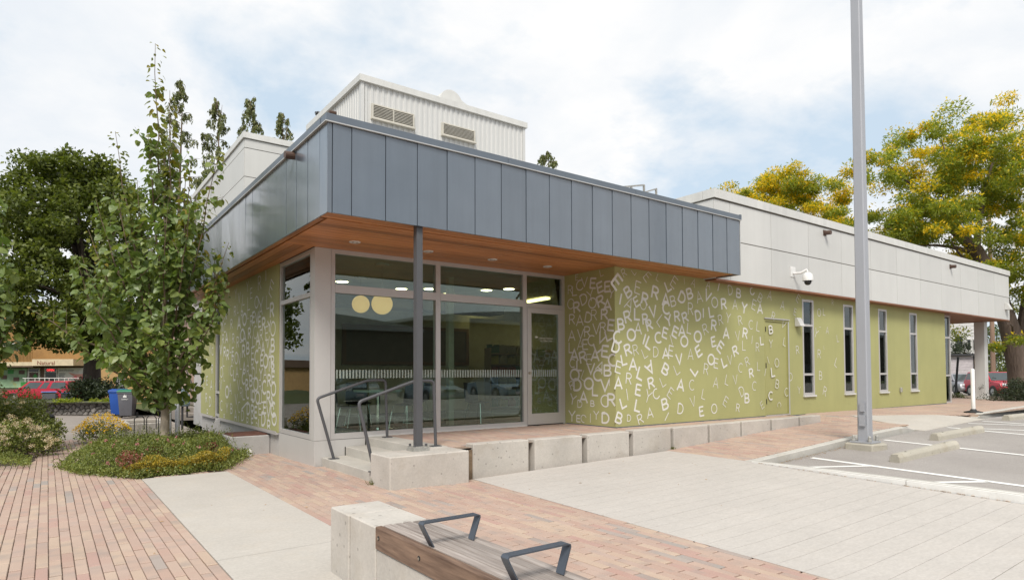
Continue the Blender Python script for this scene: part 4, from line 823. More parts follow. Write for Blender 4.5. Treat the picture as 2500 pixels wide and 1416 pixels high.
# --- white panelled storey on the right
WY, W0, W1 = 7.90, 11.07, 29.40
cols = [11.07, 11.62] + [13.18 + 1.6225 * i for i in range(11)]; cols[-1] = 29.4
rows = [(2.935, 3.770), (3.790, 4.588)]
bx('panel_backing', 'panel_gap', LIB, W0 + .02, W1 - .02, WY + .012, 16.0, 2.96, 4.70)
for i in range(len(cols) - 1):
    for z0, z1 in rows: bx('cladding_panel', 'white_panel', LIB, cols[i] + .006, cols[i + 1] - .006, WY, WY + .012, z0, z1)
yy = WY + .003
while yy < 15.9:
    for z0, z1 in rows: bx('cladding_panel', 'white_panel', LIB, W0, W0 + .02, yy + .012, min(16, yy + 1.62) - .004, z0, z1)
    yy += 1.62
for z0, z1 in rows:
    for yy in (7.91, 9.53, 11.15): bx('cladding_panel', 'white_panel', LIB, W1 - .02, W1, yy + .004, yy + 1.612, z0, z1)
b = MB()
for xa, xb in ((11.04, 15.5), (15.505, 20.2), (20.205, 24.9), (24.905, 29.45)): b.box(xa, xb, WY - .035, WY + .25, 4.615, 4.80)
b.box(11.04, 11.3, WY + .255, 16, 4.615, 4.80); b.box(29.2, 29.45, WY + .255, 16, 4.615, 4.80); b.box(11.3, 29.2, WY + .26, 16, 4.55, 4.70)
b.build('parapet_cap', 'white_cap', LIB)
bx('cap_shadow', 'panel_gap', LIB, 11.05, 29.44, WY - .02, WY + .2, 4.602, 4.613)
b = MB(); b.box(11.125, 29.38, WY + .004, WY + .05, 2.90, 2.933); b.build('soffit_trim', 'trim_wood', LIB)
for k in range(2): bx('soffit_board', 'trim_wood', LIB, 11.125, 23.9, WY + .054 + k * .115, WY + .165 + k * .115, 2.905, 2.93)
for k in range(24): bx('soffit_board', 'trim_wood', LIB, 23.94, 29.36, WY + .06 + k * .142, WY + .198 + k * .142, 2.905, 2.93)
bx('entry_column', 'white_panel', LIB, 29.0, 29.34, 8.60, 8.94, TZ(29) - .02, 2.905, bevel=.01)
bx('column_footing', 'kerb_concrete', LIB, 28.95, 29.39, 8.55, 8.99, TZ(29) - .1, TZ(29) + .03)
f = framed('entry_glazing', LIB, ('y', 8.34), 23.93, 24.85, -.08, 2.9, .06, [.86, 2.14], d=.1)
bx('end_wall', 'white_panel', LIB, 24.80, 24.95, 8.45, 17, -.3, 2.9)
for x, z in ((15.589, 4.46), (23.676, 4.41)):
    b = MB(); b.tube([(x, WY, z), (x, WY - .16, z - .012)], .055, 12); b.box(x - .07, x + .07, WY - .012, WY - .001, z - .07, z + .07); b.build('drain_spout', 'brown_pipe', LIB)
# --- ribbed metal penthouse with louvres
PX0, PX1, PY0, PY1, PZ0, PZ1 = 4.87, 8.86, 11.5, 14.53, 3.3, 6.72
def ribs(L, pitch=.118):
    out_ = []; n = int(L / pitch); p = L / n
    for i in range(n):
        for u, d in ((0, 0), (.40, 0), (.50, .016), (.90, .016)): out_.append(((i + u) * p, d))
    out_.append((L, 0)); return out_
b = MB()
for (L, fn) in ((PX1 - PX0, lambda u, d: (PX0 + u, PY0 - d)), (PY1 - PY0, lambda u, d: (PX0 - d, PY0 + u)), (PY1 - PY0, lambda u, d: (PX1 + d, PY0 + u)), (PX1 - PX0, lambda u, d: (PX0 + u, PY1 + d))):
    R_ = ribs(L); vs = []
    for u, d in R_: x, y = fn(u, d); vs += [(x, y, PZ0), (x, y, PZ1)]
    b.add(vs, [(2 * i, 2 * i + 2, 2 * i + 3, 2 * i + 1) for i in range(len(R_) - 1)])
pent = b.build('penthouse_cladding', 'rib_metal', LIB, fix=False)
b = MB(); b.box(PX0 - .03, PX0 + .04, PY0 - .03, PY0 - .024, PZ0, PZ1); b.box(PX0 - .03, PX0 - .024, PY0 - .024, PY0 + .04, PZ0, PZ1); b.build('corner_trim', 'rib_metal', pent); bx('corner_trim', 'rib_metal', pent, PX1 - .04, PX1 + .03, PY0 - .03, PY0 - .024, PZ0, PZ1)
b = MB(); b.box(PX0 - .07, PX1 + .07, PY0 - .07, PY0 + .1, PZ1 - .02, PZ1 + .105); b.box(PX0 - .07, PX0 + .1, PY0 + .1, PY1 + .07, PZ1 - .02, PZ1 + .105); b.box(PX1 - .1, PX1 + .07, PY0 + .1, PY1 + .07, PZ1 - .02, PZ1 + .105); b.box(PX0 + .1, PX1 - .1, PY0 + .1, PY1, PZ1 - .05, PZ1)
b.build('penthouse_cap', 'white_cap', LIB)
bx('penthouse_seal', 'panel_gap', LIB, PX0 + .004, PX1 - .004, PY0 + .004, PY1, PZ1 - .25, PZ1 - .06)
for (xa, xb, za, zb_, mid) in ((5.06, 5.99, 6.02, 6.31, True), (6.65, 7.485, 6.045, 6.31, False)):
    b = MB(); yv = PY0 - .06
    b.box(xa, xa + .03, yv, PY0, za, zb_); b.box(xb - .03, xb, yv, PY0, za, zb_); b.box(xa + .03, xb - .03, yv, PY0, zb_ - .025, zb_); b.box(xa - .015, xb + .015, yv - .03, PY0, za - .025, za + .006)
    if mid: b.box((xa + xb) / 2 - .012, (xa + xb) / 2 + .012, yv + .004, PY0 - .01, za + .006, zb_ - .025)
    v = b.build('louvre_vent', 'louvre', LIB)
    bx('louvre_back', 'louvre_dark', v, xa + .03, xb - .03, PY0 - .026, PY0 - .024, za, zb_ - .02)
    k = 8; dz = (zb_ - za - .05) / k
    for i in range(k):
        z = za + .02 + i * dz; s = MB(); s.add([(xa + .03, yv + .002, z), (xb - .03, yv + .002, z), (xb - .03, PY0 - .028, z + dz * .75), (xa + .03, PY0 - .028, z + dz * .75), (xa + .03, yv + .002, z + .008), (xb - .03, yv + .002, z + .008), (xb - .03, PY0 - .028, z + dz * .75 + .006), (xa + .03, PY0 - .028, z + dz * .75 + .006)],
                                               [(0, 1, 2, 3), (4, 5, 6, 7), (0, 1, 5, 4), (2, 3, 7, 6), (1, 2, 6, 5), (0, 3, 7, 4)]); s.build('slat', 'louvre', v)
b = MB(); b.tube([(PX0 - .02, 12.83, 6.52), (PX0 - .17, 12.83, 6.515)], .04, 12); b.build('drain_spout', 'brown_pipe', LIB)
hd = [(6.95 + .0, 6.78)] + [(7.21 + .29 * math.cos(math.radians(a)), 7.06 + .29 * math.sin(math.radians(a))) for a in range(190, 24, -11)] + [(7.62, 7.12), (7.36, 6.86), (7.36, 6.78)]
MB().prism_y([(p[0] , p[1]) for p in hd], 12.0, 12.55).build('gooseneck_vent', 'white_cap', LIB)
# --- white block at the back left
bx('block_backing', 'panel_gap', LIB, 4.02, 9.0, 17.02, 24, 3.35, 7.1)
for j, (z0, z1) in enumerate(((6.85, 7.07), (6.10, 6.832), (5.35, 6.082), (4.6, 5.332), (3.85, 4.582))):
    for k in range(3): bx('cladding_panel', 'white_panel', LIB, 4.0 + 1.62 * k + .008, 4.0 + 1.62 * (k + 1) - .008, 17.0, 17.014, z0, z1)
    for k in range(4): bx('cladding_panel', 'white_panel', LIB, 4.0, 4.014, 17.02 + 1.62 * k + .004, 17.02 + 1.62 * (k + 1) - .004, z0, z1)
b = MB(); b.box(3.96, 9.05, 16.96, 17.2, 7.09, 7.24); b.box(3.96, 4.2, 17.2, 24.1, 7.09, 7.24); b.box(4.2, 9.05, 17.2, 24, 7.0, 7.1); b.build('parapet_cap', 'white_cap', LIB)
b = MB(); b.tube([(4.0, 21.0, 6.75), (3.86, 21.0, 6.74)], .05, 12); b.build('drain_spout', 'brown_pipe', LIB)

# --- interior seen through the glass
bx('interior_floor', 'carpet', LIB, 3.4, 24.7, 9.7, 18.28, -.12, -.05)
bx('interior_ceiling', 'interior_ceiling', LIB, 3.4, 24.7, 9.72, 18.28, 2.93, 2.95)
bx('partition', 'interior_wall', LIB, 3.4, 9.85, 15.4, 15.52, -.05, 2.93)
bx('rear_partition', 'interior_wall', LIB, 3.4, 24.7, 18.2, 18.28, -.05, 2.93)
bx('side_lining', 'interior_wall', LIB, 3.41, 3.43, 11.45, 18.2, -.05, 2.93)
bx('bulkhead', 'interior_wall', LIB, 9.85, 24.7, 15.4, 15.52, 2.6, 2.93)
bx('end_lining', 'interior_wall', LIB, 24.6, 24.7, 8.5, 18.2, -.05, 2.93)
bx('ceiling_duct', 'dark_duct', LIB, 3.5, 9.8, 13.6, 14.3, 2.55, 2.90)
bx('interior_column', 'interior_wall', LIB, 6.48, 6.60, 10.9, 11.02, -.05, 2.93)
w = MB()
for p in ((6.0, 9.8, 15.34, 15.398, 2.18, 2.27), (6.0, 9.8, 15.34, 15.398, 1.22, 1.31), (6.0, 6.1, 15.34, 15.398, 1.31, 2.18), (9.7, 9.8, 15.34, 15.398, 1.31, 2.18)): w.box(*p)
wb = w.build('notice_board', 'board_frame', LIB); bx('board_face', 'board_dark', wb, 6.1, 9.7, 15.37, 15.398, 1.31, 2.18)
for (x, y) in ((4.97, 12.75), (6.5, 13.05), (7.04, 12.7), (7.83, 13.2), (8.24, 12.14), (8.54, 11.66)):
    MB().lathe((x, y, 2.925), [(.001, -.006), (.11, -.006), (.13, 0)], 20).build('ceiling_light', 'disc_light', LIB)
for (p, q) in (((10.05, 15.22), (10.12, 14.22)), ((12.1, 17.24), (12.02, 15.9)), ((10.28, 13.25), (10.21, 12.27)), ((14.0, 17.6), (13.9, 16.3))):
    MB().bar((p[0], p[1], 2.89), (q[0], q[1], 2.89), .16, .05).build('ceiling_light', 'tube_light', LIB)

# ------------------------------------------------------------------ steps, blocks, rails, post
st = thing('entry_steps', 'three broad concrete steps rising to the terrace beside the corner window', 'steps', (3.8, 8.5, -.44))
for (xa, xb, zt) in ((3.42, 3.80, -.30), (3.80, 4.14, -.16), (4.14, 4.52, -.03)):
    MB().box(xa + .001, xb if zt > -.1 else xb + .05, 7.605, FY - .004, -.6, zt).build('step', 'step_concrete', st, bevel=.008)
blk = thing('concrete_block', 'long low concrete block carrying the grey canopy post beside the steps', 'concrete block', (3.9, 7.3, -.44), 'concrete seat blocks along the terrace')
MB().box(3.35, 4.49, 7.03, 7.60, -.62, -.03).build('block', 'cast_concrete', blk, bevel=.012)
bx_ = MB().box(4.50, 4.745, 7.33, 7.40, -.62, -.07); tag(bx_.build('earth_face', 'brown_soil_face'), kind='structure')
blocks = [(4.73, 5.70), (5.81, 6.76), (6.88, 7.83), (7.94, 8.90), (8.97, 9.95), (10.02, 10.99), (11.06, 12.05), (12.12, 13.14), (13.23, 14.08)]
ords = ['largest of the thin upright concrete blocks, first to the right of the post block', 'second upright concrete block from the post, between two dark gaps', 'third upright concrete block from the post, under the glass door', 'fourth upright concrete block from the post, left of the wall corner',
        'fifth upright concrete block from the post, where the forecourt meets the brick ramp', 'sixth upright concrete block from the post, beside the brick ramp', 'seventh concrete block from the post, half sunk into the brick ramp', 'second lowest concrete block, below the green service door', 'lowest concrete block, at the far right end of the row']
for (xa, xb), lb in zip(blocks, ords):
    o = thing('concrete_block', lb, 'concrete block', ((xa + xb) / 2, 7.42, G((xa + xb) / 2, 7.3)), 'concrete seat blocks along the terrace')
    j = random.uniform(-.006, .006)
    MB().box(xa, xb, 7.30 + j, 7.50 + j, G(xa, 7.3) - .15, .008 + j).build('block', 'cast_concrete', o, bevel=.010)
b = MB(); b.box(4.73, 14.1, 7.44, 7.52, -.7, -.06); tag(b.build('terrace_edge', 'brown_soil_face'), kind='structure')
def rail(y, lb, xb0, zb0):
    o = thing('handrail', lb, 'handrail', (3.9, y, -.2), 'handrails beside the entry steps')
    def bend(a, c, d, r=.07, n=5):
        a, c, d = Vector(a), Vector(c), Vector(d); u = (a - c).normalized(); w = (d - c).normalized(); p, q = c + u * r, c + w * r
        return [((1 - t) ** 2) * p + 2 * t * (1 - t) * c + t * t * q for t in [i / n for i in range(n + 1)]]
    P = [Vector((xb0, y, zb0)), Vector((3.235, y, .62)), Vector((4.05, y, .885)), Vector((4.345, y, .885)), Vector((4.375, y, -.025))]
    pts = [P[0]] + bend(P[0], P[1], P[2], .06) + bend(P[1], P[2], P[3], .08) + bend(P[2], P[3], P[4], .07) + [P[4]]
    MB().tube(pts, .0215, 10).build('rail', 'steel_grey_paint', o, smooth=True)
    for p, z in ((P[0], zb0), (P[4], -.029)): MB().box(p.x - .07, p.x + .07, y - .05, y + .05, z - .002, z + .010).build('base_plate', 'steel_grey_paint', o)
rail(9.28, 'grey tubular handrail on the steps nearest the glass wall', 3.50, -.298)
rail(7.72, 'grey tubular handrail on the steps nearest the canopy post', 3.46, -.298)
po = thing('canopy_post', 'slim dark grey steel post holding up the canopy corner', 'post', (3.95, 7.44, -.03))
MB().box(3.905, 3.995, 7.395, 7.485, .028, 2.954).build('shaft', 'steel_grey_paint', po)
MB().box(3.83, 4.07, 7.34, 7.54, -.029, -.002).build('grout_pad', 'galvanised', po); MB().box(3.84, 4.06, 7.35, 7.53, -.001, .028).build('base_plate', 'galvanised', po)
for x in (3.865, 4.035):
    for y in (7.375, 7.505): MB().cyl((x, y), .016, .029, .06, 6).build('bolt', 'steel_grey_paint', po)
# ------------------------------------------------------------------ bench
be = thing('bench', 'concrete bench with weathered timber slats and two dark steel armrests', 'bench', (1.83, 3, G(1.83, 3)))
def bz(y): return G(1.8, y) - .12
MB().box(1.647, 2.02, 4.09, 4.425, bz(4), .03).build('end_block', 'cast_concrete', be, bevel=.008)
MB().box(1.652, 2.022, 3.672, 4.078, bz(4), .03).build('end_block', 'cast_concrete', be, bevel=.008)
MB().box(1.658, 2.016, .4, 3.668, bz(2), -.105).build('plinth', 'cast_concrete', be, bevel=.008)
ap = MB().box(1.648, 1.693, .4, 3.664, -.103, .036).build('apron_board', 'bench_apron', be, bevel=.005)
x = 1.700
for k in range(5):
    w = .0585; MB().box(x, x + w, .4, 3.660 - .006 * (k % 2), -.005, .036 + random.uniform(-.002, .002)).build('slat', 'bench_wood', be, bevel=.004); x += w + .0075
for y in (3.615, 3.091, 2.2, 1.3):
    h = MB(); h.tube([(1.6475, y, -.027), (1.644, y, -.027)], [.014, .013], 12); h.build('bolt_hole', 'black_gap', be); h = MB(); h.tube([(1.646, y, -.029), (1.6425, y, -.029)], .0085, 10); h.build('bolt', 'bolt_steel', be)
for y in (3.05, 2.275):
    P = [(1.699, .036), (1.634, .160)] ; prof = [Vector((1.702, 0, .034)), Vector((1.640, 0, .150)), Vector((1.634, 0, .166)), Vector((1.645, 0, .178)), Vector((1.99, 0, .178)), Vector((2.006, 0, .172)), Vector((2.008, 0, .158)), Vector((1.962, 0, .034))]
    b = MB(); n = len(prof); vs = []
    for i, p in enumerate(prof):
        d = (prof[min(i + 1, n - 1)] - prof[max(i - 1, 0)]).normalized(); nn = Vector((-d.z, 0, d.x))
        for dy in (-.027, .027):
            for s in (0, -.0075): vs.append((p.x + nn.x * s, y + dy, p.z + nn.z * s))
    for i in range(n - 1):
        k = 4 * i; b.add([vs[k], vs[k + 1], vs[k + 3], vs[k + 2], vs[k + 4], vs[k + 5], vs[k + 7], vs[k + 6]], [(0, 1, 5, 4), (1, 2, 6, 5), (2, 3, 7, 6), (3, 0, 4, 7)])
    b.add(vs[:4], [(0, 1, 3, 2)]); b.add(vs[-4:], [(0, 1, 3, 2)])
    b.build('armrest', 'bench_steel', be)
# ------------------------------------------------------------------ lamp pole, wheel stops, flexible bollard
lp = thing('light_pole', 'tall square grey light pole bolted to a footing at the parking lot kerb', 'light pole', (11.45, 5.16, ASP(11.4, 5)))
zb_ = ASP(11.45, 5.1)
def sq(b, cx, cy_, r0, r1, z0, z1, a):
    vs = []
    for r, z in ((r0, z0), (r1, z1)):
        for k in range(4):
            for da in (-.10, .10): t = a + PI / 4 + k * PI / 2 + da; vs.append((cx + r * 1.30 * math.cos(t), cy_ + r * 1.30 * math.sin(t), z))
    return b.add(vs, [tuple(range(8))[::-1], tuple(range(8, 16))] + [(i, (i + 1) % 8, 8 + (i + 1) % 8, 8 + i) for i in range(8)])
sq(MB(), 11.45, 5.16, .092, .070, zb_ + .13, 9.0, 0.02).build('shaft', 'pole_paint', lp)
MB().box(11.27, 11.63, 4.98, 5.34, zb_ + .105, zb_ + .13).build('base_plate', 'pole_paint', lp)
MB().prism([(11.17, 4.92), (11.55, 4.84), (11.72, 4.95), (11.72, 5.38), (11.2, 5.40)], zb_ - .1, zb_ + .10).build('footing', 'stop_concrete', lp, bevel=.02)
for x in (11.315, 11.585):
    for y in (5.025, 5.295): MB().lathe((x, y, zb_ + .13), [(.034, 0), (.034, .03), (.026, .035), (.026, .085), (.014, .10), (.001, .10)], 10).build('bolt_cap', 'galvanised', lp)
hc = MB().box(11.325, 11.345, 5.11, 5.19, .30, .46).build('hand_hole_cover', 'pole_paint', lp)
MB().box(11.318, 11.340, 5.10, 5.20, .05, .24).build('hand_hole_cover', 'pole_paint', lp)
MB().box(11.40, 12.3, 5.06, 5.26, 8.85, 9.0).build('lamp_head', 'pole_paint', lp, bevel=.02)
def stop(x, y, rz, lb, L=1.9):
    z = ASP(x, y); o = thing('wheel_stop', lb, 'wheel stop', (x, y, z), 'concrete wheel stops in the parking bays')
    b = MB(); pr = [(-.085, -.02), (.085, -.02), (.075, .075), (.04, .125), (-.04, .125), (-.075, .075)]
    b.prism_x([(q[0], q[1]) for q in pr], -L / 2, L / 2)
    m = b.build('stop_body', 'stop_concrete', None, bevel=.008); m.parent = o
    for s in (-.62, .62):
        q = MB().cyl((s, 0), .017, .120, .1275, 10).build('pin_hole', 'black_gap', None); q.parent = o
    sl = math.atan2(ASP(x + .9, y) - ASP(x - .9, y), 1.8); o.rotation_euler = (0, -sl, rz); return o
stop(11.36, 4.19, -.085, 'concrete wheel stop nearest the light pole with a chipped top edge'); stop(14.03, 4.62, -.07, 'concrete wheel stop behind the rust stained one, near the kerb ramp'); stop(18.9, 4.9, -.05, 'far wheel stop at the right edge under the kerb')
fb = thing('flexible_bollard', 'white plastic marker post on a black rubber base on the brick apron', 'bollard', (18.75, 5.83, G(18.75, 5.83)))
z = G(18.75, 5.83); MB().lathe((18.75, 5.83, z), [(.001, .10), (.045, .10), (.045, 1.09), (.03, 1.11), (.001, 1.11)], 14).build('post', 'white_plastic', fb, smooth=True)
MB().lathe((18.75, 5.83, z), [(.20, .003), (.20, .03), (.08, .06), (.05, .10)], 16).build('base', 'black_rubber', fb)
# ------------------------------------------------------------------ things fixed to the building
sc = thing('security_camera', 'white dome security camera on a bracket below the white panels', 'camera', (14.1, 7.9, 3.2))
MB().box(13.97, 14.17, 7.885, 7.899, 3.22, 3.46).build('back_plate', 'white_plastic', sc)
MB().tube([(14.07, 7.88, 3.30), (14.12, 7.72, 3.30), (14.15, 7.60, 3.36), (14.15, 7.58, 3.30)], .028, 10).build('arm', 'white_plastic', sc, smooth=True)
MB().lathe((14.15, 7.58, 3.08), [(.115, .02), (.118, .10), (.10, .17), (.05, .21), (.03, .22)], 18).build('housing', 'white_plastic', sc, smooth=True)
MB().lathe((14.15, 7.58, 3.08), [(.001, -.085), (.05, -.07), (.078, -.03), (.082, .02)], 16).build('dome', 'dome_dark', sc, smooth=True)
def wedge(x, y, z, lb, s=1.0):
    o = thing('wall_lamp', lb, 'lamp', (x, y, z), 'wedge shaped wall lamps')
    b = MB(); pr = [(y - .002, z - .10 * s), (y - .16 * s, z - .10 * s), (y - .06 * s, z + .11 * s), (y - .002, z + .11 * s)]
    b.prism_x(pr, x - .10 * s, x + .10 * s); b.build('shade', 'white_cap', o, bevel=.004)
    MB().box(x - .085 * s, x + .085 * s, y - .14 * s, y - .02 * s, z - .104 * s, z - .1005 * s).build('lens', 'zinc_lip', o)
wedge(14.72, GY, 2.20, 'wedge shaped white lamp on the green wall right of the service door'); wedge(28.98, WY, 3.42, 'wedge shaped white lamp at the far right end of the white panels', 1.2)
cn = thing('outlet_box', 'small grey socket box low on the green wall between the last two windows', 'socket box', (20.4, GY, .45)); MB().box(20.37, 20.45, GY - .06, GY - .001, .38, .52).build('cover', 'galvanised', cn, bevel=.01)
# crow on the penthouse roof edge
cw = thing('crow', 'small black crow perched on the penthouse roof edge', 'bird', (4.87, 14.0, 6.825))
b = MB(); b.sphere((4.86, 13.98, 6.905), .05, 12, 8, (1, 1.9, 1)); b.sphere((4.86, 14.09, 6.965), .032, 10, 6); b.tube([(4.86, 14.11, 6.965), (4.86, 14.165, 6.958)], [.012, .002], 6); b.tube([(4.86, 14.04, 6.93), (4.86, 14.09, 6.96)], [.04, .028], 8); b.tube([(4.86, 13.93, 6.90), (4.86, 13.82, 6.875)], [.03, .012], 6)
b.build('body', 'dome_dark', cw, smooth=True)
b = MB(); b.tube([(4.85, 13.99, 6.87), (4.85, 14.0, 6.825)], .005, 5); b.tube([(4.875, 13.99, 6.87), (4.875, 14.0, 6.825)], .005, 5); b.build('legs', 'dome_dark', cw)
vb = thing('areaway_box', 'grey concrete areaway box with a rusty grate against the side wall', 'areaway', (2.95, 12.4, -.46))
MB().add([(2.62, 11.98, -.62), (3.31, 11.98, -.62), (3.31, 12.78, -.62), (2.62, 12.78, -.62), (2.62, 11.98, -.13), (3.31, 11.98, -.13), (3.31, 12.78, -.13), (2.62, 12.78, -.13)], [(3, 2, 1, 0), (4, 5, 6, 7), (0, 1, 5, 4), (1, 2, 6, 5), (2, 3, 7, 6), (3, 0, 4, 7)]).build('box', 'base_concrete', vb, bevel=.012)
gr = MB().box(2.66, 3.28, 12.02, 12.74, -.128, -.115).build('grate', 'rust_grate', vb)
for k in range(12): MB().box(2.67, 3.27, 12.03 + k * .06, 12.05 + k * .06, -.113, -.103).build('bar', 'rust_grate', gr)
cc = thing('cleanout_cap', 'white plastic cleanout cap standing on the bricks by the areaway', 'pipe cap', (2.90, 11.80, G(2.9, 11.8)))
z = G(2.9, 11.8); MB().lathe((2.90, 11.80, z), [(.055, 0), (.055, .05), (.062, .055), (.062, .075), (.052, .08), (.052, .10), (.03, .105), (.028, .125), (.001, .125)], 18).build('cap', 'white_plastic', cc)

# ------------------------------------------------------------------ furniture behind the glass
def globe(x, y, z, r, lb):
    o = thing('pendant_lamp', lb, 'pendant lamp', (x, y, z), 'globe pendants behind the glass')
    MB().sphere((x, y, z), r, 24, 16).build('globe', 'globe_light', o, smooth=True); MB().tube([(x, y, z + r), (x, y, 2.92)], .006, 6).build('cord', 'chrome', o); MB().cyl((x, y), .12, 2.89, 2.927, 16).build('canopy', 'interior_ceiling', o)
globe(4.73, 10.25, 2.215, .185, 'larger glowing globe pendant lamp behind the glass wall'); globe(5.03, 11.9, 2.38, .175, 'smaller glowing globe pendant lamp at left behind the glass')
tb = thing('table', 'small round white table among chairs behind the glass', 'table', (4.95, 10.9, -.05))
MB().lathe((4.95, 10.9, -.05), [(.001, .70), (.44, .70), (.45, .72), (.44, .74), (.001, .74)], 28).build('tabletop', 'table_white', tb); MB().cyl((4.95, 10.9), .04, -.02, .65, 12).build('leg', 'chrome', tb); MB().lathe((4.95, 10.9, -.05), [(.25, 0), (.25, .015), (.04, .035)], 20).build('base', 'chrome', tb)
def chair(x, y, rz, lb, arm=False):
    o = thing('chair', lb, 'chair', (0, 0, 0), 'black chairs behind the glass')
    b = MB(); R = []
    prof = [(-.22, .47), (-.1, .445), (.08, .44), (.17, .47), (.21, .56), (.235, .72), (.25, .84)]; vs = []
    for yy, zz in prof:
        for k in range(5): xx = (-.22 + .11 * k) * (1 if zz < .6 else .94); vs.append((xx, yy - (.03 * (abs(k - 2) / 2) ** 2 if zz > .5 else 0), zz + .02 * (abs(k - 2) / 2) ** 2))
    b.add(vs, [(i * 5 + k, i * 5 + k + 1, i * 5 + k + 6, i * 5 + k + 5) for i in range(6) for k in range(4)]); k = len(b.v); v2 = [(p[0], p[1] + .012, p[2] - .012) for p in vs]
    b.add(v2, [(i * 5 + k2, i * 5 + k2 + 5, i * 5 + k2 + 6, i * 5 + k2 + 1) for i in range(6) for k2 in range(4)])
    m = b.build('seat_shell', 'chair_black', None, smooth=True, fix=False); m.parent = o
    for s in (-1, 1):
        l = MB().tube([(s * .17, -.16, .44), (s * .23, -.22, .01), (s * .23, .22, .01), (s * .16, .13, .44)], .010, 6).build('leg', 'chrome', None); l.parent = o
    o.location = (x, y, -.05); o.rotation_euler = (0, 0, rz); return o
c0 = chair(4.25, 10.6, 1.2, 'black chair left of the round white table behind the glass')
for x, y, rz, lb in ((4.9, 11.7, PI + 2.9, 'black chair beyond the round white table'), (5.45, 10.75, -1.2, 'black chair right of the round table, behind the canopy post'), (7.0, 10.6, .35, 'black lounge chair alone in the middle window bay'), (6.3, 11.9, -2.4, 'black chair deep in the room behind the middle pane')):
    dup(c0, (x, y, -.05), rz, lb)
def shelf(x, y, rz, w, lb, n=6):
    o = thing('bookshelf', lb, 'bookshelf', (0, 0, 0), 'bookshelves inside the library')
    b = MB(); b.box(-w / 2, -w / 2 + .03, 0, .3, 0, 1.75); b.box(w / 2 - .03, w / 2, 0, .3, 0, 1.75); b.box(-w / 2, w / 2, .28, .3, 0, 1.75); q = b.build('case', 'shelf_wood', None); q.parent = o
    for i in range(n):
        z = .08 + i * .30; s = MB().box(-w / 2 + .03, w / 2 - .03, 0, .28, z, z + .025).build('shelf', 'shelf_wood', None); s.parent = o
        for c in range(5):
            m = MB(); x0 = -w / 2 + .04 + c * (w - .08) / 5
            while x0 < -w / 2 + .04 + (c + .8) * (w - .08) / 5: t = random.uniform(.02, .05); m.box(x0, x0 + t - .003, .03, .25, z + .026, z + random.uniform(.18, .27)); x0 += t
            if m.v: k = m.build('books', 'book%d' % random.randrange(5), None); k.parent = o
    o.location = (x, y, -.05); o.rotation_euler = (0, 0, rz); return o
shelf(10.7, 14.4, 0, 1.6, 'bookshelf just beside the end of the partition'); shelf(13.0, 16.4, 0, 2.2, 'wider bookshelf deep behind the middle window'); shelf(11.9, 12.6, 0, 1.5, 'bookshelf seen through the glass door')
ct = thing('counter', 'wooden service counter seen low through the glass door', 'counter', (10.9, 12.0, -.05)); MB().box(10.75, 11.9, 11.9, 12.4, -.05, 1.02).build('front', 'shelf_wood', ct); MB().box(10.70, 11.95, 11.85, 12.45, 1.021, 1.06).build('top', 'board_frame', ct)

# ------------------------------------------------------------------ plants
def rv():
    while True:
        v = Vector((random.uniform(-1, 1), random.uniform(-1, 1), random.uniform(-1, 1)))
        if .05 < v.length < 1: return v.normalized()
def leafquad(b, p, d, n, l, w):
    """diamond leaf from p along d, facing n"""
    s = d.cross(n)
    if s.length < 1e-3: s = d.cross(Vector((.3, .5, .8)))
    s.normalize(); k = len(b.v); q = p + d * (l * .42)
    b.v += [tuple(p), tuple(q + s * (w * .5)), tuple(p + d * l), tuple(q - s * (w * .5))]; b.f.append((k, k + 1, k + 2, k + 3))
def cluster(b, c, r, n, l, w, flat=1.0, droop=0.0, out=None):
    c = Vector(c)
    for i in range(n):
        v = rv() * (random.random() ** .45); p = c + Vector((v.x * r, v.y * r, v.z * r * flat))
        d = (rv() + v * .7 + Vector((0, 0, -droop))).normalized(); nn = (rv() + Vector((0, 0, 1.0))).normalized()
        s = random.uniform(.65, 1.25); leafquad(b, p, d, nn, l * s, w * s)
HEART = [(0, 0), (.28, -.06), (.47, .15), (.46, .45), (.27, .78), (0, 1.06), (-.27, .78), (-.46, .45), (-.47, .15), (-.28, -.06)]
def heart(b, p, d, n, L, fold=.16):
    s = d.cross(n); s.normalize(); nn = s.cross(d); k = len(b.v)
    pts = [p + s * (x * L) + d * (y * L) + nn * (abs(x) * fold * L - (y - .5) ** 2 * .18 * L) for x, y in HEART]
    b.v += [tuple(q) for q in pts] + [tuple(p + d * (.45 * L))]
    for i in range(10): b.f.append((k + i, k + (i + 1) % 10, k + 10))
def curve(a, c, d, n=8): a, c, d = Vector(a), Vector(c), Vector(d); return [((1 - t) ** 2) * a + 2 * t * (1 - t) * c + t * t * d for t in [i / n for i in range(n + 1)]]

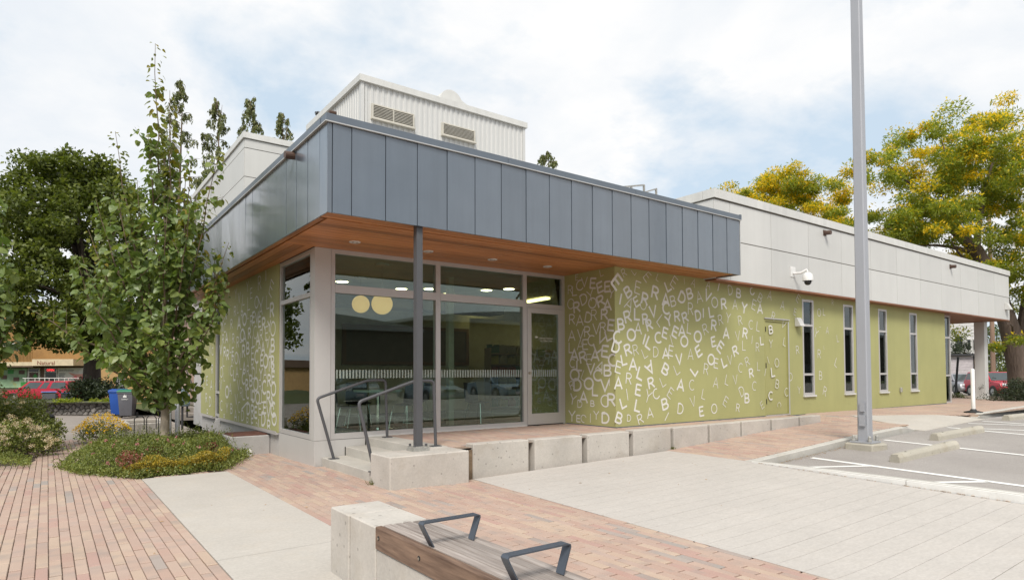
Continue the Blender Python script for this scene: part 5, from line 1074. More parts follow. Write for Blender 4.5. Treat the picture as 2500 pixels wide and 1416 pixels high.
def linden(base, label, tips, trunk_h, seed, L=.165, dens=1.0, nparts=300, fill=(), skirt=None):
    random.seed(seed); B = Vector(base)
    root = thing('young_tree', label, 'tree', base)
    top = max(t[1] for t in tips)
    tb = MB(); lead = [B + Vector((0, 0, -.1)), B + Vector((.01, .02, .8)), B + Vector((-.01, .03, trunk_h)), B + RT * -.02 + Vector((0, 0, trunk_h + 1.6)), B + RT * -.06 + Vector((0, 0, top * .72))]
    tb.tube(lead, [.082, .070, .060, .040, .016], 10); tb.build('trunk', 'bark_pale', root, smooth=True)
    tw = MB(); leaves = []
    def grow(pts, r0, spacing, young):
        tw.tube(pts, [r0 * (1 - .85 * i / (len(pts) - 1)) for i in range(len(pts))], 5)
        n = len(pts) - 1; ln = sum((pts[i + 1] - pts[i]).length for i in range(n)); m = max(4, int(ln / spacing))
        for i in range(m):
            t = (i + random.random()) / m
            if t < .16: continue
            f = t * n; j = min(n - 1, int(f)); p = pts[j].lerp(pts[j + 1], f - j); ax = (pts[j + 1] - pts[j]).normalized()
            side = rv(); side = (side - ax * side.dot(ax)); side.z *= .5; side.normalize(); pt = p + side * random.uniform(.03, .13)
            d = (side * .8 + Vector((0, 0, -.75)) + rv() * .45).normalized(); nn = (rv() * .75 + side * .35 + Vector((0, 0, .9))).normalized()
            s = L * random.uniform(.45, 1.16) * (1 - .55 * max(0, t - .72) / .28)
            leaves.append((pt, d, nn, s, young and t > .55))
    for (dx, z1, dy, z0, young) in tips:
        if skirt and z1 < interp(dx, *skirt) + .12: continue
        a = B + Vector((0, 0, z0)) + RT * (dx * .04); e = B + RT * dx + FW * dy + Vector((0, 0, z1))
        mid = B + RT * (dx * .62) + FW * (dy * .6) + Vector((0, 0, z0 + (z1 - z0) * .42))
        pts = curve(a, mid, e, 9); pts = [p + rv() * .02 for p in pts]
        grow(pts, .024, (.034 if young else .026) / dens, young)
        for k in range(2 if young else 4):
            j = random.randrange(3, 9); o_ = (RT * random.uniform(-1, 1) + FW * random.uniform(-1, 1)) * .34 + Vector((0, 0, random.uniform(.15, .7))); s0 = pts[j]
            if skirt and (s0 - B).z < interp((s0 - B).dot(RT), *skirt): continue
            grow(curve(s0, s0 + o_ * .6, s0 + o_ + Vector((0, 0, random.uniform(-.1, .1))), 4), .008, .03 / dens, young and j > 6)
    for (dx, z, dy, rx, rz, n) in fill:
        for i in range(int(n * dens)):
            v = rv() * (random.random() ** .5); p = B + RT * (dx + v.x * rx) + FW * (dy + v.y * rx * .8) + Vector((0, 0, z + v.z * rz))
            leaves.append((p, (rv() * .7 + Vector((0, 0, -.7))).normalized(), (rv() * .8 + Vector((0, 0, .9))).normalized(), L * random.uniform(.45, 1.12), False))
    tw.build('branches', 'twig_bark', root)
    if skirt: leaves = [q for q in leaves if (q[0] - B).z > interp((q[0] - B).dot(RT), *skirt) + random.gauss(0, .06)]
    # the leaves nearest the viewpoint are single parts, the rest one mass
    order = sorted(leaves, key=lambda q: (q[0] - VIEW).length - q[3] * 6); proto = MB(); heart(proto, Vector((0, 0, 0)), Vector((0, 1, 0)), Vector((0, 0, 1)), 1.0)
    me = proto.mesh('leaf', 'linden_leaf', fix=False); mey = proto.mesh('leaf', 'linden_leaf_young', fix=False)
    for (p, d, n, s, y) in order[:nparts]:
        sd = d.cross(n).normalized(); up = sd.cross(d); M = Matrix((sd, d, up)).transposed()
        o = bpy.data.objects.new('leaf', mey if y else me); COL.objects.link(o); o.parent = root; o.location = p - B; o.rotation_euler = M.to_euler(); o.scale = (s, s, s)
    for flag, mt in ((False, 'linden_leaf'), (True, 'linden_leaf_young')):
        b = MB()
        for (p, d, n, s, y) in order[nparts:]:
            if y == flag: heart(b, p, d, n, s)
        if b.v: tag(b.build('leaf_mass', mt, root, fix=False), kind='stuff')
    return root
T = [tuple([q[0] * .846, q[1] * (.846 + .069 * q[1] / 8), q[2] - (.35 if q[0] > .8 else 0), q[3] * .846, q[4]]) for q in [(-.30, 8.05, .0, 3.6, True), (-.05, 7.2, .1, 3.5, True), (.12, 6.6, -.1, 3.4, True), (-1.20, 6.45, .1, 2.2, True), (-.85, 5.6, .3, 2.0, False), (.30, 5.9, .2, 3.0, True), (.62, 5.7, -.2, 2.5, True), (1.15, 5.95, .1, 2.0, True), (.95, 5.0, -.4, 1.8, False),
     (-1.75, 4.6, .1, 1.6, True), (-1.55, 4.0, -.3, 1.5, False), (-2.85, 3.05, .0, 1.8, True), (-2.0, 3.3, .4, 1.4, False), (-1.9, 2.6, -.3, 1.3, False), (-1.35, 2.1, -.5, 1.1, False), (1.55, 4.2, -.1, 1.7, True), (1.35, 3.5, .2, 1.5, False), (1.70, 2.35, -.2, 1.7, True),
     (1.45, 2.85, -.4, 1.5, False), (.9, 1.6, -.6, 1.2, False), (.4, 4.6, -.7, 1.8, False), (-.5, 4.9, -.7, 2.0, False), (-1.0, 3.3, -.9, 1.4, False), (.3, 3.2, -1.0, 1.4, False), (.9, 3.9, .7, 1.6, False), (-.6, 4.2, .9, 1.6, False), (.0, 5.4, .6, 2.4, False), (-1.1, 2.8, .8, 1.2, False),
     (.65, 2.4, -.9, 1.2, False), (-.5, 2.3, -1.0, 1.1, False), (-1.45, 1.5, -.2, 1.2, False), (.75, 1.15, .3, 1.2, False), (-1.35, 5.1, -.2, 1.9, False), (.55, 5.2, .4, 2.2, False), (-.2, 6.2, -.3, 3.0, False)]]
linden((1.655, 12.46, -.49), 'young broad leaved tree with pale trunk rising from the planting bed beside the library', T, 1.6, 5, .13, 1.2, 300,
       [(-.3, 2.6, 0, .95, 1.1, 190), (-.08, 1.6, 0, .85, .68, 200), (-.25, 3.5, 0, .7, .8, 30), (-.93, 2.54, 0, .5, .6, 60), (.12, 1.1, -.1, .5, .4, 120)], ((-2.4, -1.45, -.88, -.52, -.25, 0, .42, .7, 1.42), (2.1, 2.0, 1.6, 1.3, .95, .84, .92, 1.55, 2.2)))
T2 = [(.55, 4.9, 0, 1.2, False), (.2, 5.3, .2, 1.5, True), (-.5, 5.6, 0, 1.6, False), (.75, 3.9, -.1, 1.2, False), (.7, 3.1, .1, 1.0, False), (.75, 2.4, 0, .9, False), (.3, 4.2, -.5, 1.1, False), (.2, 3.0, -.6, 1., False), (-.8, 4.2, 0, 1.2, False), (-1., 3., .2, 1., False), (.5, 1.8, .2, .9, False), (.0, 2.2, -.5, .9, False)]
linden((-.98 - .25, 15.02 + .2, -.5), 'second young broad leaved tree cut off by the left edge', T2, 1.4, 9, .16, .95, 0, [(.1, 3.2, 0, .75, 1.5, 330), (.2, 2.0, 0, .6, .6, 140)])
random.seed(21)

def mound(name, mt, region, hfun, n, l, w, parent=None, up=.7):
    b = MB()
    for i in range(n):
        x, y = region(); h = hfun(x, y); z = h * (1 - random.random() ** 2 * .8)
        d = (rv() + Vector((0, 0, up))).normalized(); leafquad(b, Vector((x, y, G(x, y) + z)), d, (rv() + Vector((0, 0, .6))).normalized(), l * random.uniform(.6, 1.3), w * random.uniform(.6, 1.3))
    return b
def inbed(m=.0):
    while True:
        x, y = random.uniform(-.1, 3.2), random.uniform(9.9, 16.2)
        if in_poly(x, y, BED): return x, y
lump = [(random.uniform(0, 3), random.uniform(10.3, 16), random.uniform(.2, .5), random.uniform(.08, .30)) for _ in range(34)]
def bedh(x, y):
    e = min(1, max(.1, (y - interp(x, (.15, .44, 1.0, 2.12, 2.72, 3.2), (12.3, 11.1, 10.0, 10.12, 11.5, 13)) ) / 1.1)); e = min(e, max(.12, (x - .15 - max(0, (y - 13) * .13)) / .5)); e = min(e, max(.3, (3.05 - x) / .5))
    h = .13 + .20 * e
    for lx, ly, lr, lh in lump: h += .6 * lh * max(0, 1 - ((x - lx) ** 2 + (y - ly) ** 2) / lr ** 2)
    return h * (.3 + .7 * e) * (1 - .7 * sstep(12.6, 13.8, y))
b = mound('c', '', lambda: inbed(), bedh, 46000, .034, .019)
for i in range(1500):   # arching shoots above the mass
    x, y = inbed(); h = bedh(x, y); p = Vector((x, y, G(x, y) + h * .7)); d = (rv() * .9 + Vector((0, 0, .75))).normalized(); sl = random.uniform(.010, .030)
    for k in range(14): p = p + d * sl + Vector((0, 0, -.0006 * k)); leafquad(b, p, (rv() + d * .5).normalized(), rv(), .028, .016)
EDGE = BED[:7]
for i in range(9000):
    k = random.randrange(len(EDGE) - 1); t = random.random(); x = EDGE[k][0] + (EDGE[k + 1][0] - EDGE[k][0]) * t + random.gauss(0, .07); y = EDGE[k][1] + (EDGE[k + 1][1] - EDGE[k][1]) * t + random.gauss(0, .07) + .05 * math.sin(x * 11)
    if y < 9.9 and x > 1.0: continue
    leafquad(b, Vector((x, y, G(x, y) + .012 + .11 * random.random() ** 1.5)), (rv() + Vector((0, -.3, .5))).normalized(), (rv() + Vector((0, 0, .6))).normalized(), .034 * random.uniform(.6, 1.3), .02)
tag(b.build('cotoneaster_bed', 'cotoneaster', fix=False), 'low spreading green groundcover around the young tree', 'groundcover', kind='stuff')
def front(y0, y1, x0, x1):
    while True:
        x, y = random.uniform(x0, x1), random.uniform(y0, y1)
        if in_poly(x, y, BED): return x, y
spots = [(random.uniform(.75, 2.5), 0, random.uniform(.08, .2)) for _ in range(16)]
def goldspot():
    while True:
        x = random.uniform(.85, 2.35); y = interp(x, (.25, .95, 2.15, 2.75), (10.9, 10.0, 10.15, 11.6)) + .03 + abs(random.gauss(0, .22))
        if in_poly(x, y, BED): return x, y
b = mound('g', '', goldspot, lambda x, y: .20 + .08 * math.sin(x * 9) * math.cos(y * 7), 7000, .028, .018)
tag(b.build('golden_groundcover', 'cotoneaster_gold', fix=False), 'golden groundcover along the bed edge by the concrete walk', 'groundcover', kind='stuff')
for cx, cy_, r, lb in ((.95, 10.35, .17, 'reddish dwarf shrub in the golden groundcover near the walk corner'), (1.35, 11.3, .14, 'reddish dwarf shrub in the middle of the green groundcover'), (2.15, 11.2, .12, 'reddish dwarf shrub nearest the areaway box')):
    b = MB(); cluster(b, (cx, cy_, G(cx, cy_) + .24), r, 500, .032, .018, .8); tag(b.build('red_shrub', 'red_leaf', fix=False), lb, 'shrub', 'reddish dwarf shrubs in the bed')
b = MB()
for i in range(34):
    x, y = front(10.1, 12.2, .5, 2.7); cluster(b, (x, y, G(x, y) + bedh(x, y) + .03), .022, 16, .02, .016)
tag(b.build('pink_blossoms', 'pink_flower', fix=False), 'scattered pink blossoms in the groundcover', 'flowers', kind='stuff')

def shrub(name, lb, cat, base, R_, H, mt, n, l, w, stems=10, sm='twig_bark', lumps=26, group=None):
    o = thing(name, lb, cat, base, group); B = Vector(base); s = MB(); f = MB()
    for i in range(lumps):
        a = random.uniform(0, 6.28); rr = R_ * math.sqrt(random.random()) * .85; hh = H * (.25 + .7 * random.random()) * (1 - .45 * (rr / R_) ** 2)
        c = B + Vector((math.cos(a) * rr, math.sin(a) * rr, hh)); cluster(f, c, R_ * random.uniform(.22, .38), n // lumps, l, w, .9)
        if i < stems: s.tube(curve(B + rv() * .05, B + Vector((math.cos(a) * rr * .3, math.sin(a) * rr * .3, hh * .5)), c, 4), [.014, .011, .009, .006, .004], 5)
    s.build('stems', sm, o); f.build('foliage', mt, o, fix=False); return o
sb = shrub('shrub', 'large leafy shrub at the left edge behind the cream blossoms', 'shrub', (-1.1, 16.1, -.52), 1.1, 1.6, 'shrub_leaf', 16000, .055, .03, 14, lumps=40)
sb2 = shrub('shrub', 'smaller leafy shrub between the dark path bollard and the cream blossoms', 'shrub', (-.3, 15.6, -.5), .62, .78, 'shrub_leaf', 6500, .05, .028, 8)
cf = shrub('flowering_shrub', 'shrub with faded cream blossom heads spilling over the brick path at left', 'shrub', (-.52, 14.35, -.5), .75, .62, 'shrub_leaf', 4000, .05, .028, 8)
b = MB()
for i in range(90):
    a = random.uniform(0, 6.28); rr = .88 * math.sqrt(random.random()); p = (-.50 + math.cos(a) * rr * .8, 14.25 + math.sin(a) * rr, -.5 + (.60 * (1 - (rr / 1.0) ** 2) + .12) * random.uniform(.75, 1.1)); cluster(b, p, .055, 46, .022, .016, .7)
for i in range(16): p = (-.85 + random.uniform(-.5, .5), 15.2 + random.uniform(-.4, .6), .15 + random.uniform(0, .5)); cluster(b, p, .05, 40, .022, .016, .6)
b.build('blossoms', 'cream_flower', cf, fix=False)
b = mound('lc', '', lambda: (random.uniform(-1.6, -.2) , random.uniform(12.5, 14.2)), lambda x, y: .12 + .05 * math.sin(x * 8), 5000, .03, .018)
tag(b.build('low_groundcover', 'cotoneaster', fix=False), 'low green groundcover below the cream blossoms at the left edge', 'groundcover', kind='stuff')
yf = shrub('yellow_flowers', 'clump of bright yellow daisies beside the brick path', 'flowers', (1.02, 16.85, -.52), .52, .5, 'shrub_leaf', 2600, .05, .02, 8)
b = MB()
for i in range(560):
    a = random.uniform(0, 6.28); rr = .56 * math.sqrt(random.random()); p = Vector((1.0 + math.cos(a) * rr, 16.8 + math.sin(a) * rr, -.50 + .58 * (1 - .6 * (rr / .56) ** 2) * random.uniform(.85, 1.12)))
    for k in range(7): d = rv(); d.z = abs(d.z) * .5; d.normalize(); leafquad(b, p, d, Vector((0, 0, 1)), .034, .02)
b.build('blossoms', 'yellow_flower', yf, fix=False)
tg = MB()
for i in range(60): a = Vector((3.36 + random.gauss(0, .03), 7.55 + random.gauss(0, .05), -.44)); leafquad(tg, a, (Vector((random.gauss(0, .5), random.gauss(0, .5), 1))).normalized(), rv(), random.uniform(.04, .12), .008)
tag(tg.build('weed_tuft', 'grass_blade', fix=False), 'tuft of grass growing at the foot of the post block', 'weed')
for (x, y, lb) in ((8.93, 7.31, 'small weed in the gap between concrete blocks near the forecourt corner'),):
    tg = MB(); [leafquad(tg, Vector((x + random.gauss(0, .02), y - abs(random.gauss(0, .03)), G(x, y))), (Vector((random.gauss(0, .6), random.gauss(0, .6), 1))).normalized(), rv(), random.uniform(.03, .08), .012) for i in range(40)]; tag(tg.build('weed_tuft', 'grass_blade', fix=False), lb, 'weed')

def at(lat, dep, z): p = FW * dep + RT * lat; return Vector((p.x, p.y, z))
def bigtree(name, lb, base, limbs, clumps, mt, per, l, w, bark, tr, flat=.7, droop=.1, extra=None, group=None):
    o = thing(name, lb, 'tree', base, group); t = MB()
    t.tube(tr, [max(.06, limbs[0] * (1 - .55 * i / (len(tr) - 1))) for i in range(len(tr))], 12)
    t.build('trunk', bark, o, smooth=True)
    lm = MB()
    for pts, r in limbs[1]: lm.tube(pts, [r * (1 - .8 * i / (len(pts) - 1)) for i in range(len(pts))], 7)
    if lm.v: lm.build('limbs', bark, o, smooth=True)
    f = MB()
    for c, r in clumps: cluster(f, c, r, per, l, w, flat, droop)
    if extra:
        for c, r in extra[1]: cluster(f, c, r * 1.1, per // 3, l, w, flat, droop)
    f.build('foliage', mt, o, fix=False)
    if extra:
        mt2, cl2, per2 = extra; f = MB()
        for c, r in cl2: cluster(f, c, r, per2 * 2 // 3, l, w, flat, droop)
        for c, r in clumps: cluster(f, c + Vector((0, 0, r * .35)), r, per2 // 8, l, w, flat, droop)
        f.build('golden_foliage', mt2, o, fix=False)
    return o
def at(lat, dep, z): p = FW * dep + RT * lat; return Vector((p.x, p.y, z))
# dark maple across the driveway
D = 36; m0 = (225 - 1250) / 1532 * D
mb_ = at(m0, D, -.35); cl = []; lim = []
for i in range(430):
    a = random.uniform(0, 6.28); u = random.random() ** .5; z = random.uniform(2.9, 13.2); env = 4.5 * math.sqrt(max(.05, 1 - ((z - 6.6) / 7.4) ** 2)) if z > 6.6 else 4.5 * (.8 + .2 * (z - 2.9) / 3.7)
    p = mb_ + RT * (math.cos(a) * u * env * 1.1 - 1.3 + (.4 if z < 5 else 0)) + FW * (math.sin(a) * u * env); cl.append((Vector((p.x, p.y, z)), random.uniform(.38, .95)))
for i in range(60):
    cl.append((at(m0 + random.uniform(-3.0, 2.3), D + random.uniform(-1, 1), random.uniform(2.5, 3.9)), random.uniform(.35, .7)))
for i in range(14):
    c = cl[i * 9][0]; s0 = mb_ + Vector((0, 0, random.uniform(3.2, 5))); lim.append((curve(s0, s0.lerp(c, .5) + Vector((0, 0, .8)), c, 6), .16))
bigtree('maple_tree', 'large dark green maple across the driveway above the red pickup', tuple(mb_), (.50, lim), cl, 'maple_leaf', 150, .23, .15, 'bark_dark', [mb_ + Vector((0, 0, -.2)), mb_ + Vector((0, 0, 1.5)), mb_ + Vector((.05, 0, 3.2)), mb_ + RT * -.3 + Vector((0, 0, 6)), mb_ + RT * -.6 + Vector((0, 0, 9))])
# a second maple further along the street
mb2 = Vector((-5.0, 45.5, -.6)); cl = []
for i in range(90):
    a = random.uniform(0, 6.28); u = random.random() ** .5; z = random.uniform(3.3, 9.6); env = 2.5 * math.sqrt(max(.08, 1 - ((z - 5.5) / 4.8) ** 2)); cl.append((mb2 + Vector((math.cos(a) * u * env, math.sin(a) * u * env, z)), random.uniform(.6, .95)))
bigtree('maple_tree', 'smaller maple further left along the street, mirrored in the corner window', tuple(mb2), (.3, []), cl, 'maple_leaf', 110, .28, .2, 'bark_dark', [mb2, mb2 + Vector((0, 0, 2.4)), mb2 + Vector((0, 0, 6))])
# drooping cedars behind the library
def cedar(base, top, lb, n=64, spread=1.9, z0=7.0):
    B = Vector(base); o = thing('cedar_tree', lb, 'tree', base, 'drooping cedars behind the library'); t = MB()
    t.tube([B, B + Vector((0, 0, (top - B.z) * .6)), Vector((B.x + .1, B.y, top - 1.6)), Vector((B.x + .25, B.y, top))], [.16, .08, .03, .008], 6); f = MB()
    for i in range(n):
        q = ((i + random.random()) / n) ** 1.35; z = top - (top - z0) * q; ln = .22 + spread * q ** .85; a = random.uniform(0, 6.28); dv = Vector((math.cos(a), math.sin(a), 0))
        s0 = Vector((B.x, B.y, z)); pts = curve(s0, s0 + dv * ln * .55 + Vector((0, 0, .38)), s0 + dv * ln + Vector((0, 0, random.uniform(-.1, .45))), 6); t.tube(pts, [.022, .018, .015, .012, .01, .008, .005], 4)
        for k in range(int(8 + 14 * q)):
            u = random.uniform(.25, 1); j = min(5, int(u * 6)); p = pts[j].lerp(pts[j + 1], u * 6 - j)
            L_ = random.uniform(.12, .5)
            for m in range(7): leafquad(f, p + Vector((random.gauss(0, .03), random.gauss(0, .03), -L_ * m / 7)), Vector((random.gauss(0, .3), random.gauss(0, .3), -1)).normalized(), rv(), .17, .075)
    t.build('trunk', 'twig_bark', o); f.build('foliage', 'cedar_leaf', o, fix=False)
cedar((5.62, 38.1, 0), 16.9, 'tallest drooping cedar, directly behind the young tree'); cedar((7.26, 36.9, 0), 15.8, 'drooping cedar second from the left behind the library'); cedar((8.74, 35.8, 0), 15.9, 'drooping cedar rising over the corner of the white block'); cedar((10.2, 34.8, 0), 15.1, 'rightmost cedar beside the white block', 50, 1.4); cedar((24.3, 29.3, 0), 14.4, 'cedar tip showing over the canopy right of the penthouse', 40, 2.4, 9)
# golden locust at the far right
Lx = lambda px, d=27: (px - 1250) / 1532 * d
Z = lambda py, d=27: .98 + (908 - py) / 1532 * d
def locust(lb, base, dep, lat0, boxes, gold_z, trunk, limbs, r, per, nfill, leaf=.20, gf=.5):
    cl, gd = [], []
    for (la, lb_, za, zb2, n) in boxes:
        for i in range(n):
            la_ = random.uniform(la, lb_); u = (la_ - (la + lb_) / 2) / ((lb_ - la) / 2); zt = zb2 - (zb2 - za) * .45 * u * u; z = zt - (zt - za) * (random.random() ** 1.3)
            p = at(la_, dep + random.uniform(-2.6, 2.6), z); c = (p, random.uniform(.30, .70))
            (gd if (z > Z(620, dep) and z > zt - gold_z * random.uniform(.2, 1.4) and random.random() < gf) else cl).append(c)
    return bigtree('locust_tree', lb, base, (r, limbs), cl, 'locust_green', per, leaf, leaf * .36, 'bark_locust', trunk, .5, .15, ('locust_gold', gd, per))
D = 27
tk = [at(Lx(2492), D, -.5), at(Lx(2486), D, Z(900)), at(Lx(2466), D, Z(800)), at(Lx(2432), D, Z(690)), at(Lx(2390), D, Z(610)), at(Lx(2330), D + .4, Z(530))]
lims = [(curve(at(Lx(2482), D, Z(880)), at(Lx(2500), D, Z(800)), at(Lx(2530), D, Z(560)), 6), .3), (curve(at(Lx(2400), D, Z(625)), at(Lx(2330), D, Z(590)), at(Lx(2230), D, Z(600)), 6), .12), (curve(at(Lx(2390), D, Z(610)), at(Lx(2400), D, Z(500)), at(Lx(2440), D, Z(380)), 6), .16), (curve(at(Lx(2350), D, Z(550)), at(Lx(2270), D, Z(480)), at(Lx(2180), D, Z(400)), 6), .11),
        (curve(at(Lx(2420), D, Z(665)), at(Lx(2350), D, Z(640)), at(Lx(2290), D - 1, Z(600)), 6), .10), (curve(at(Lx(2340), D, Z(535)), at(Lx(2340), D, Z(440)), at(Lx(2310), D, Z(330)), 6), .09), (curve(at(Lx(2465), D, Z(840)), at(Lx(2440), D - 1, Z(790)), at(Lx(2370), D - 2, Z(800)), 5), .06)]
locust('large golden tipped locust with a thick forked trunk behind the library end', tuple(tk[0]), D, 0, [(Lx(2150), Lx(2330), Z(600), Z(312), 84), (Lx(2290), Lx(2520), Z(600), Z(275), 124), (Lx(2480), Lx(2700), Z(640), Z(260), 72), (Lx(2150), Lx(2300), Z(600), Z(520), 22), (Lx(2065), Lx(2130), Z(420), Z(385), 7), (Lx(2330), Lx(2520), Z(690), Z(590), 24), (Lx(2455), Lx(2540), Z(760), Z(640), 18), (Lx(2340), Lx(2440), Z(850), Z(800), 4), (Lx(2400), Lx(2440), Z(700), Z(620), 8)], 2.0, tk, lims, .46, 300, 0, .15)
D2 = 38; bb = at(Lx(1945, D2), D2, 0); lz = lambda p: Z(p, D2)
tk = [bb, at(Lx(1945, D2), D2, 6), at(Lx(1935, D2), D2, 9.5), at(Lx(1930, D2), D2, 11)]
locust('smaller golden locust showing above the middle of the white roof edge', tuple(bb), D2, 0, [(Lx(1800, D2), Lx(1990, D2), lz(560), lz(422), 120), (Lx(1960, D2), Lx(2095, D2), lz(570), lz(480), 56), (Lx(1740, D2), Lx(1770, D2), lz(485), lz(462), 3)], 2.6, tk, [(curve(at(Lx(1940, D2), D2, 7), at(Lx(2000, D2), D2, 9), at(Lx(2090, D2), D2, lz(530)), 5), .12), (curve(at(Lx(1940, D2), D2, 8), at(Lx(1880, D2), D2, 9.5), at(Lx(1820, D2), D2, lz(490)), 5), .12)], .3, 240, 0, .18, .85)
# juniper, hedges and clipped cones on the right
def bushbox(name, lb, cat, lat, dep, z0, w_, h, mt, n, l, grp=None):
    b0 = at(lat, dep, z0); o = thing(name, lb, cat, tuple(b0), grp); f = MB()
    for i in range(n):
        q = b0 + RT * random.gauss(0, w_ * .38) + FW * random.gauss(0, w_ * .25); hh = h * (1 - min(.85, (abs((q - b0).dot(RT)) / (w_ * .95)) ** 2)); q.z = z0 + hh * random.uniform(.05, 1)
        cluster(f, q, l * 2.2, 26, l, l * .45, .8)
    f.build('foliage', mt, o, fix=False); s = MB().tube([b0 + Vector((0, 0, -.2)), b0 + Vector((0, 0, h * .7))], [.08, .02], 6); s.build('stem', 'twig_bark', o); return o
bushbox('juniper', 'dark juniper mound at the foot of the locust trunk', 'shrub', Lx(2500, 23), 23, -.25, 1.45, .95, 'juniper_leaf', 520, .06)
bushbox('hedge', 'green hedge behind the red car', 'hedge', Lx(2492, 52), 52, -.8, 2.4, 4.2, 'hedge_leaf', 240, .24)
bushbox('tree', 'green tree behind the white column under the overhang', 'tree', Lx(2424, 50), 50, -.5, 1.1, 5.4, 'hedge_leaf', 130, .22)
for px in (2330, 2356): bushbox('cone_tree', 'clipped dark conical evergreen above the shed roof, %s of the pair' % ('left' if px < 2340 else 'right'), 'tree', Lx(px, 66), 66, 1.0, .9, 3.3, 'juniper_leaf', 70, .2, 'clipped cones above the shed')
bushbox('ivy_shrub', 'low weedy green shrub at the end of the green wall', 'shrub', Lx(2335, 26), 26, -.25, .35, .3, 'hedge_leaf', 30, .06)
b = MB(); v = [at(Lx(px, d), d, z) for px, d, z in ((2326, 24.6, -.13), (2420, 24.6, -.14), (2620, 22, -.14), (2640, 34, -.5), (2326, 34, -.45))]; b.add([tuple(q) for q in v], [tuple(range(5))]); tag(b.build('lawn', 'lawn', fix=False), kind='structure')
b = MB(); v = [at(Lx(px, d), d, z) for px, d, z in ((2300, 34, -.5), (2700, 34, -.5), (2760, 60, -1.0), (2250, 60, -1.0))]; b.add([tuple(q) for q in v], [tuple(range(4))]); tag(b.build('back_street', 'drive_concrete', fix=False), kind='structure')

# ------------------------------------------------------------------ far things, left
mat('shop_ochre', (.30, .165, .055), .8, var=.1); mat('shop_brown', (.12, .075, .05), .8); mat('shop_grey', (.10, .09, .075), .85); mat('shop_tan', (.42, .26, .11), .8, var=.12); mat('shop_cream', (.60, .50, .34), .7, bstr=0)
mat('shop_white', (.62, .60, .57), .6, bstr=0); mat('poster_green', (.28, .42, .26), .6, var=.3, scale=.8, fine=3, bstr=0, stain=((.45, .35, .05), .9, .56)); mat('poster_leaf', (.05, .28, .06), .6, bstr=0); mat('poster_dark', (.10, .05, .04), .6, bstr=0)
mat('window_dark', (.03, .033, .035), .12, bstr=0); mat('curtain', (.50, .46, .42), .8, var=.2, scale=6, stretch=(1, 1, .05), bstr=0); mat('sign_red', (.22, .06, .04), .6, bstr=0)
mat('print_grey', (.18, .18, .19), .7, bstr=0); mat('hand_pink', (.62, .30, .25), .6, bstr=0); mat('nail_red', (.55, .03, .06), .4, bstr=0)
mat('truck_red', (.42, .012, .035), .3, .1, var=.05, bstr=0); mat('car_red', (.45, .022, .045), .3, .1, var=.04, bstr=0); mat('car_silver', (.36, .35, .37), .35, .5, var=.04, bstr=0); mat('car_blue', (.22, .27, .33), .3, .3, bstr=0)
mat('tyre', (.022, .021, .021), .8); mat('rim', (.40, .40, .41), .35, .7, bstr=0); mat('lamp_clear', (.70, .70, .72), .15, bstr=0); mat('lamp_red', (.35, .02, .02), .3, bstr=0); mat('trim_dark', (.035, .035, .038), .6, bstr=0); mat('plate', (.55, .45, .50), .6, bstr=0)
mat('bin_blue', (.012, .07, .32), .45, bstr=0); mat('bin_grey', (.105, .105, .12), .5, bstr=0); mat('bin_green', (.02, .17, .09), .45, bstr=0); mat('box_blue', (.14, .22, .50), .5, bstr=0)
mat('field_stone', (.17, .155, .14), .85, var=.35, scale=4, fine=18, bstr=.7, bdist=.03, obrand=.35); mat('mortar', (.07, .062, .055), .95)
mat('house_siding', (.62, .60, .60), .7, bstr=0); mat('shed_siding', (.50, .455, .47), .7, bstr=0); mat('brick_pinkish', (.52, .37, .30), .8, bstr=0); mat('pole_wood', (.26, .17, .12), .85, var=.25, stretch=(1, 1, .1)); mat('transformer', (.34, .38, .38), .5, bstr=0); mat('meter_blue', (.17, .22, .26), .5, bstr=0)

sh = thing('shop_building', 'two storey ochre shop with posters and a cream sign across the street', 'shop', tuple(at(-35, 57, -1.4)))
SD = 57
def L2W(u, d, z): return at((u - 1250) / 1532 * SD, SD + d, z)     # u: along the shop front
ZS = lambda py: .98 + (911 - py) / 1532 * SD
def sbox(name, m, p, u0, u1, z0, z1, d0, d1):
    vs = [L2W(u, d, z) for z in (z0, z1) for u, d in ((u0, d0), (u1, d0), (u1, d1), (u0, d1))]
    return MB().add([tuple(q) for q in vs], [(3, 2, 1, 0), (4, 5, 6, 7), (0, 1, 5, 4), (1, 2, 6, 5), (2, 3, 7, 6), (3, 0, 4, 7)]).build(name, m, p)
sbox('wall', 'shop_brown', sh, -330, 209, -1.6, 2.0, 0, 9); sbox('wall', 'shop_ochre', sh, -330, 470, 2.0, 7.2, 0.02, 9.0); sbox('wall', 'shop_tan', sh, 209.2, 470, -1.6, 1.99, .01, 9)
sbox('roof', 'roof_membrane', sh, -340, 490, 7.21, 7.5, -.4, 9.4)
cv = sbox('canopy', 'shop_cream', sh, -330, 107, ZS(888), ZS(879), -1.3, -.01); sbox('gutter', 'shop_brown', cv, -330, 107, ZS(891), ZS(888.3), -1.28, -.01)
sg = sbox('sign', 'shop_cream', sh, 108, 206, ZS(888), ZS(872.5), -1.45, -.01)
def ltext(name, body, size, u, z, d, m, p, al='LEFT', shear=0.0):
    q = L2W(u, d, z); o = text(name, body, size, tuple(q), (PI / 2, 0, -YAW), m, p, al); return o
lbd = thing('low_building', 'low tan building left of the ochre shop, mirrored in the corner window', 'building', tuple(at(-60, 60, -1.4))); sbox('wall', 'shop_tan', lbd, -1000, -345, -1.6, 1.9, 0, 9); sbox('roof', 'shop_brown', lbd, -1010, -344, 1.91, 2.9, -.5, 9.2)
t_ = ltext('sign_lettering', 'Natural', .52, 120, ZS(886), -1.47, 'sign_red', sg)
rl = sbox('balcony_rail', 'shop_brown', sh, -60, 100, ZS(851.5), ZS(850), -1.2, -1.15); u = -60
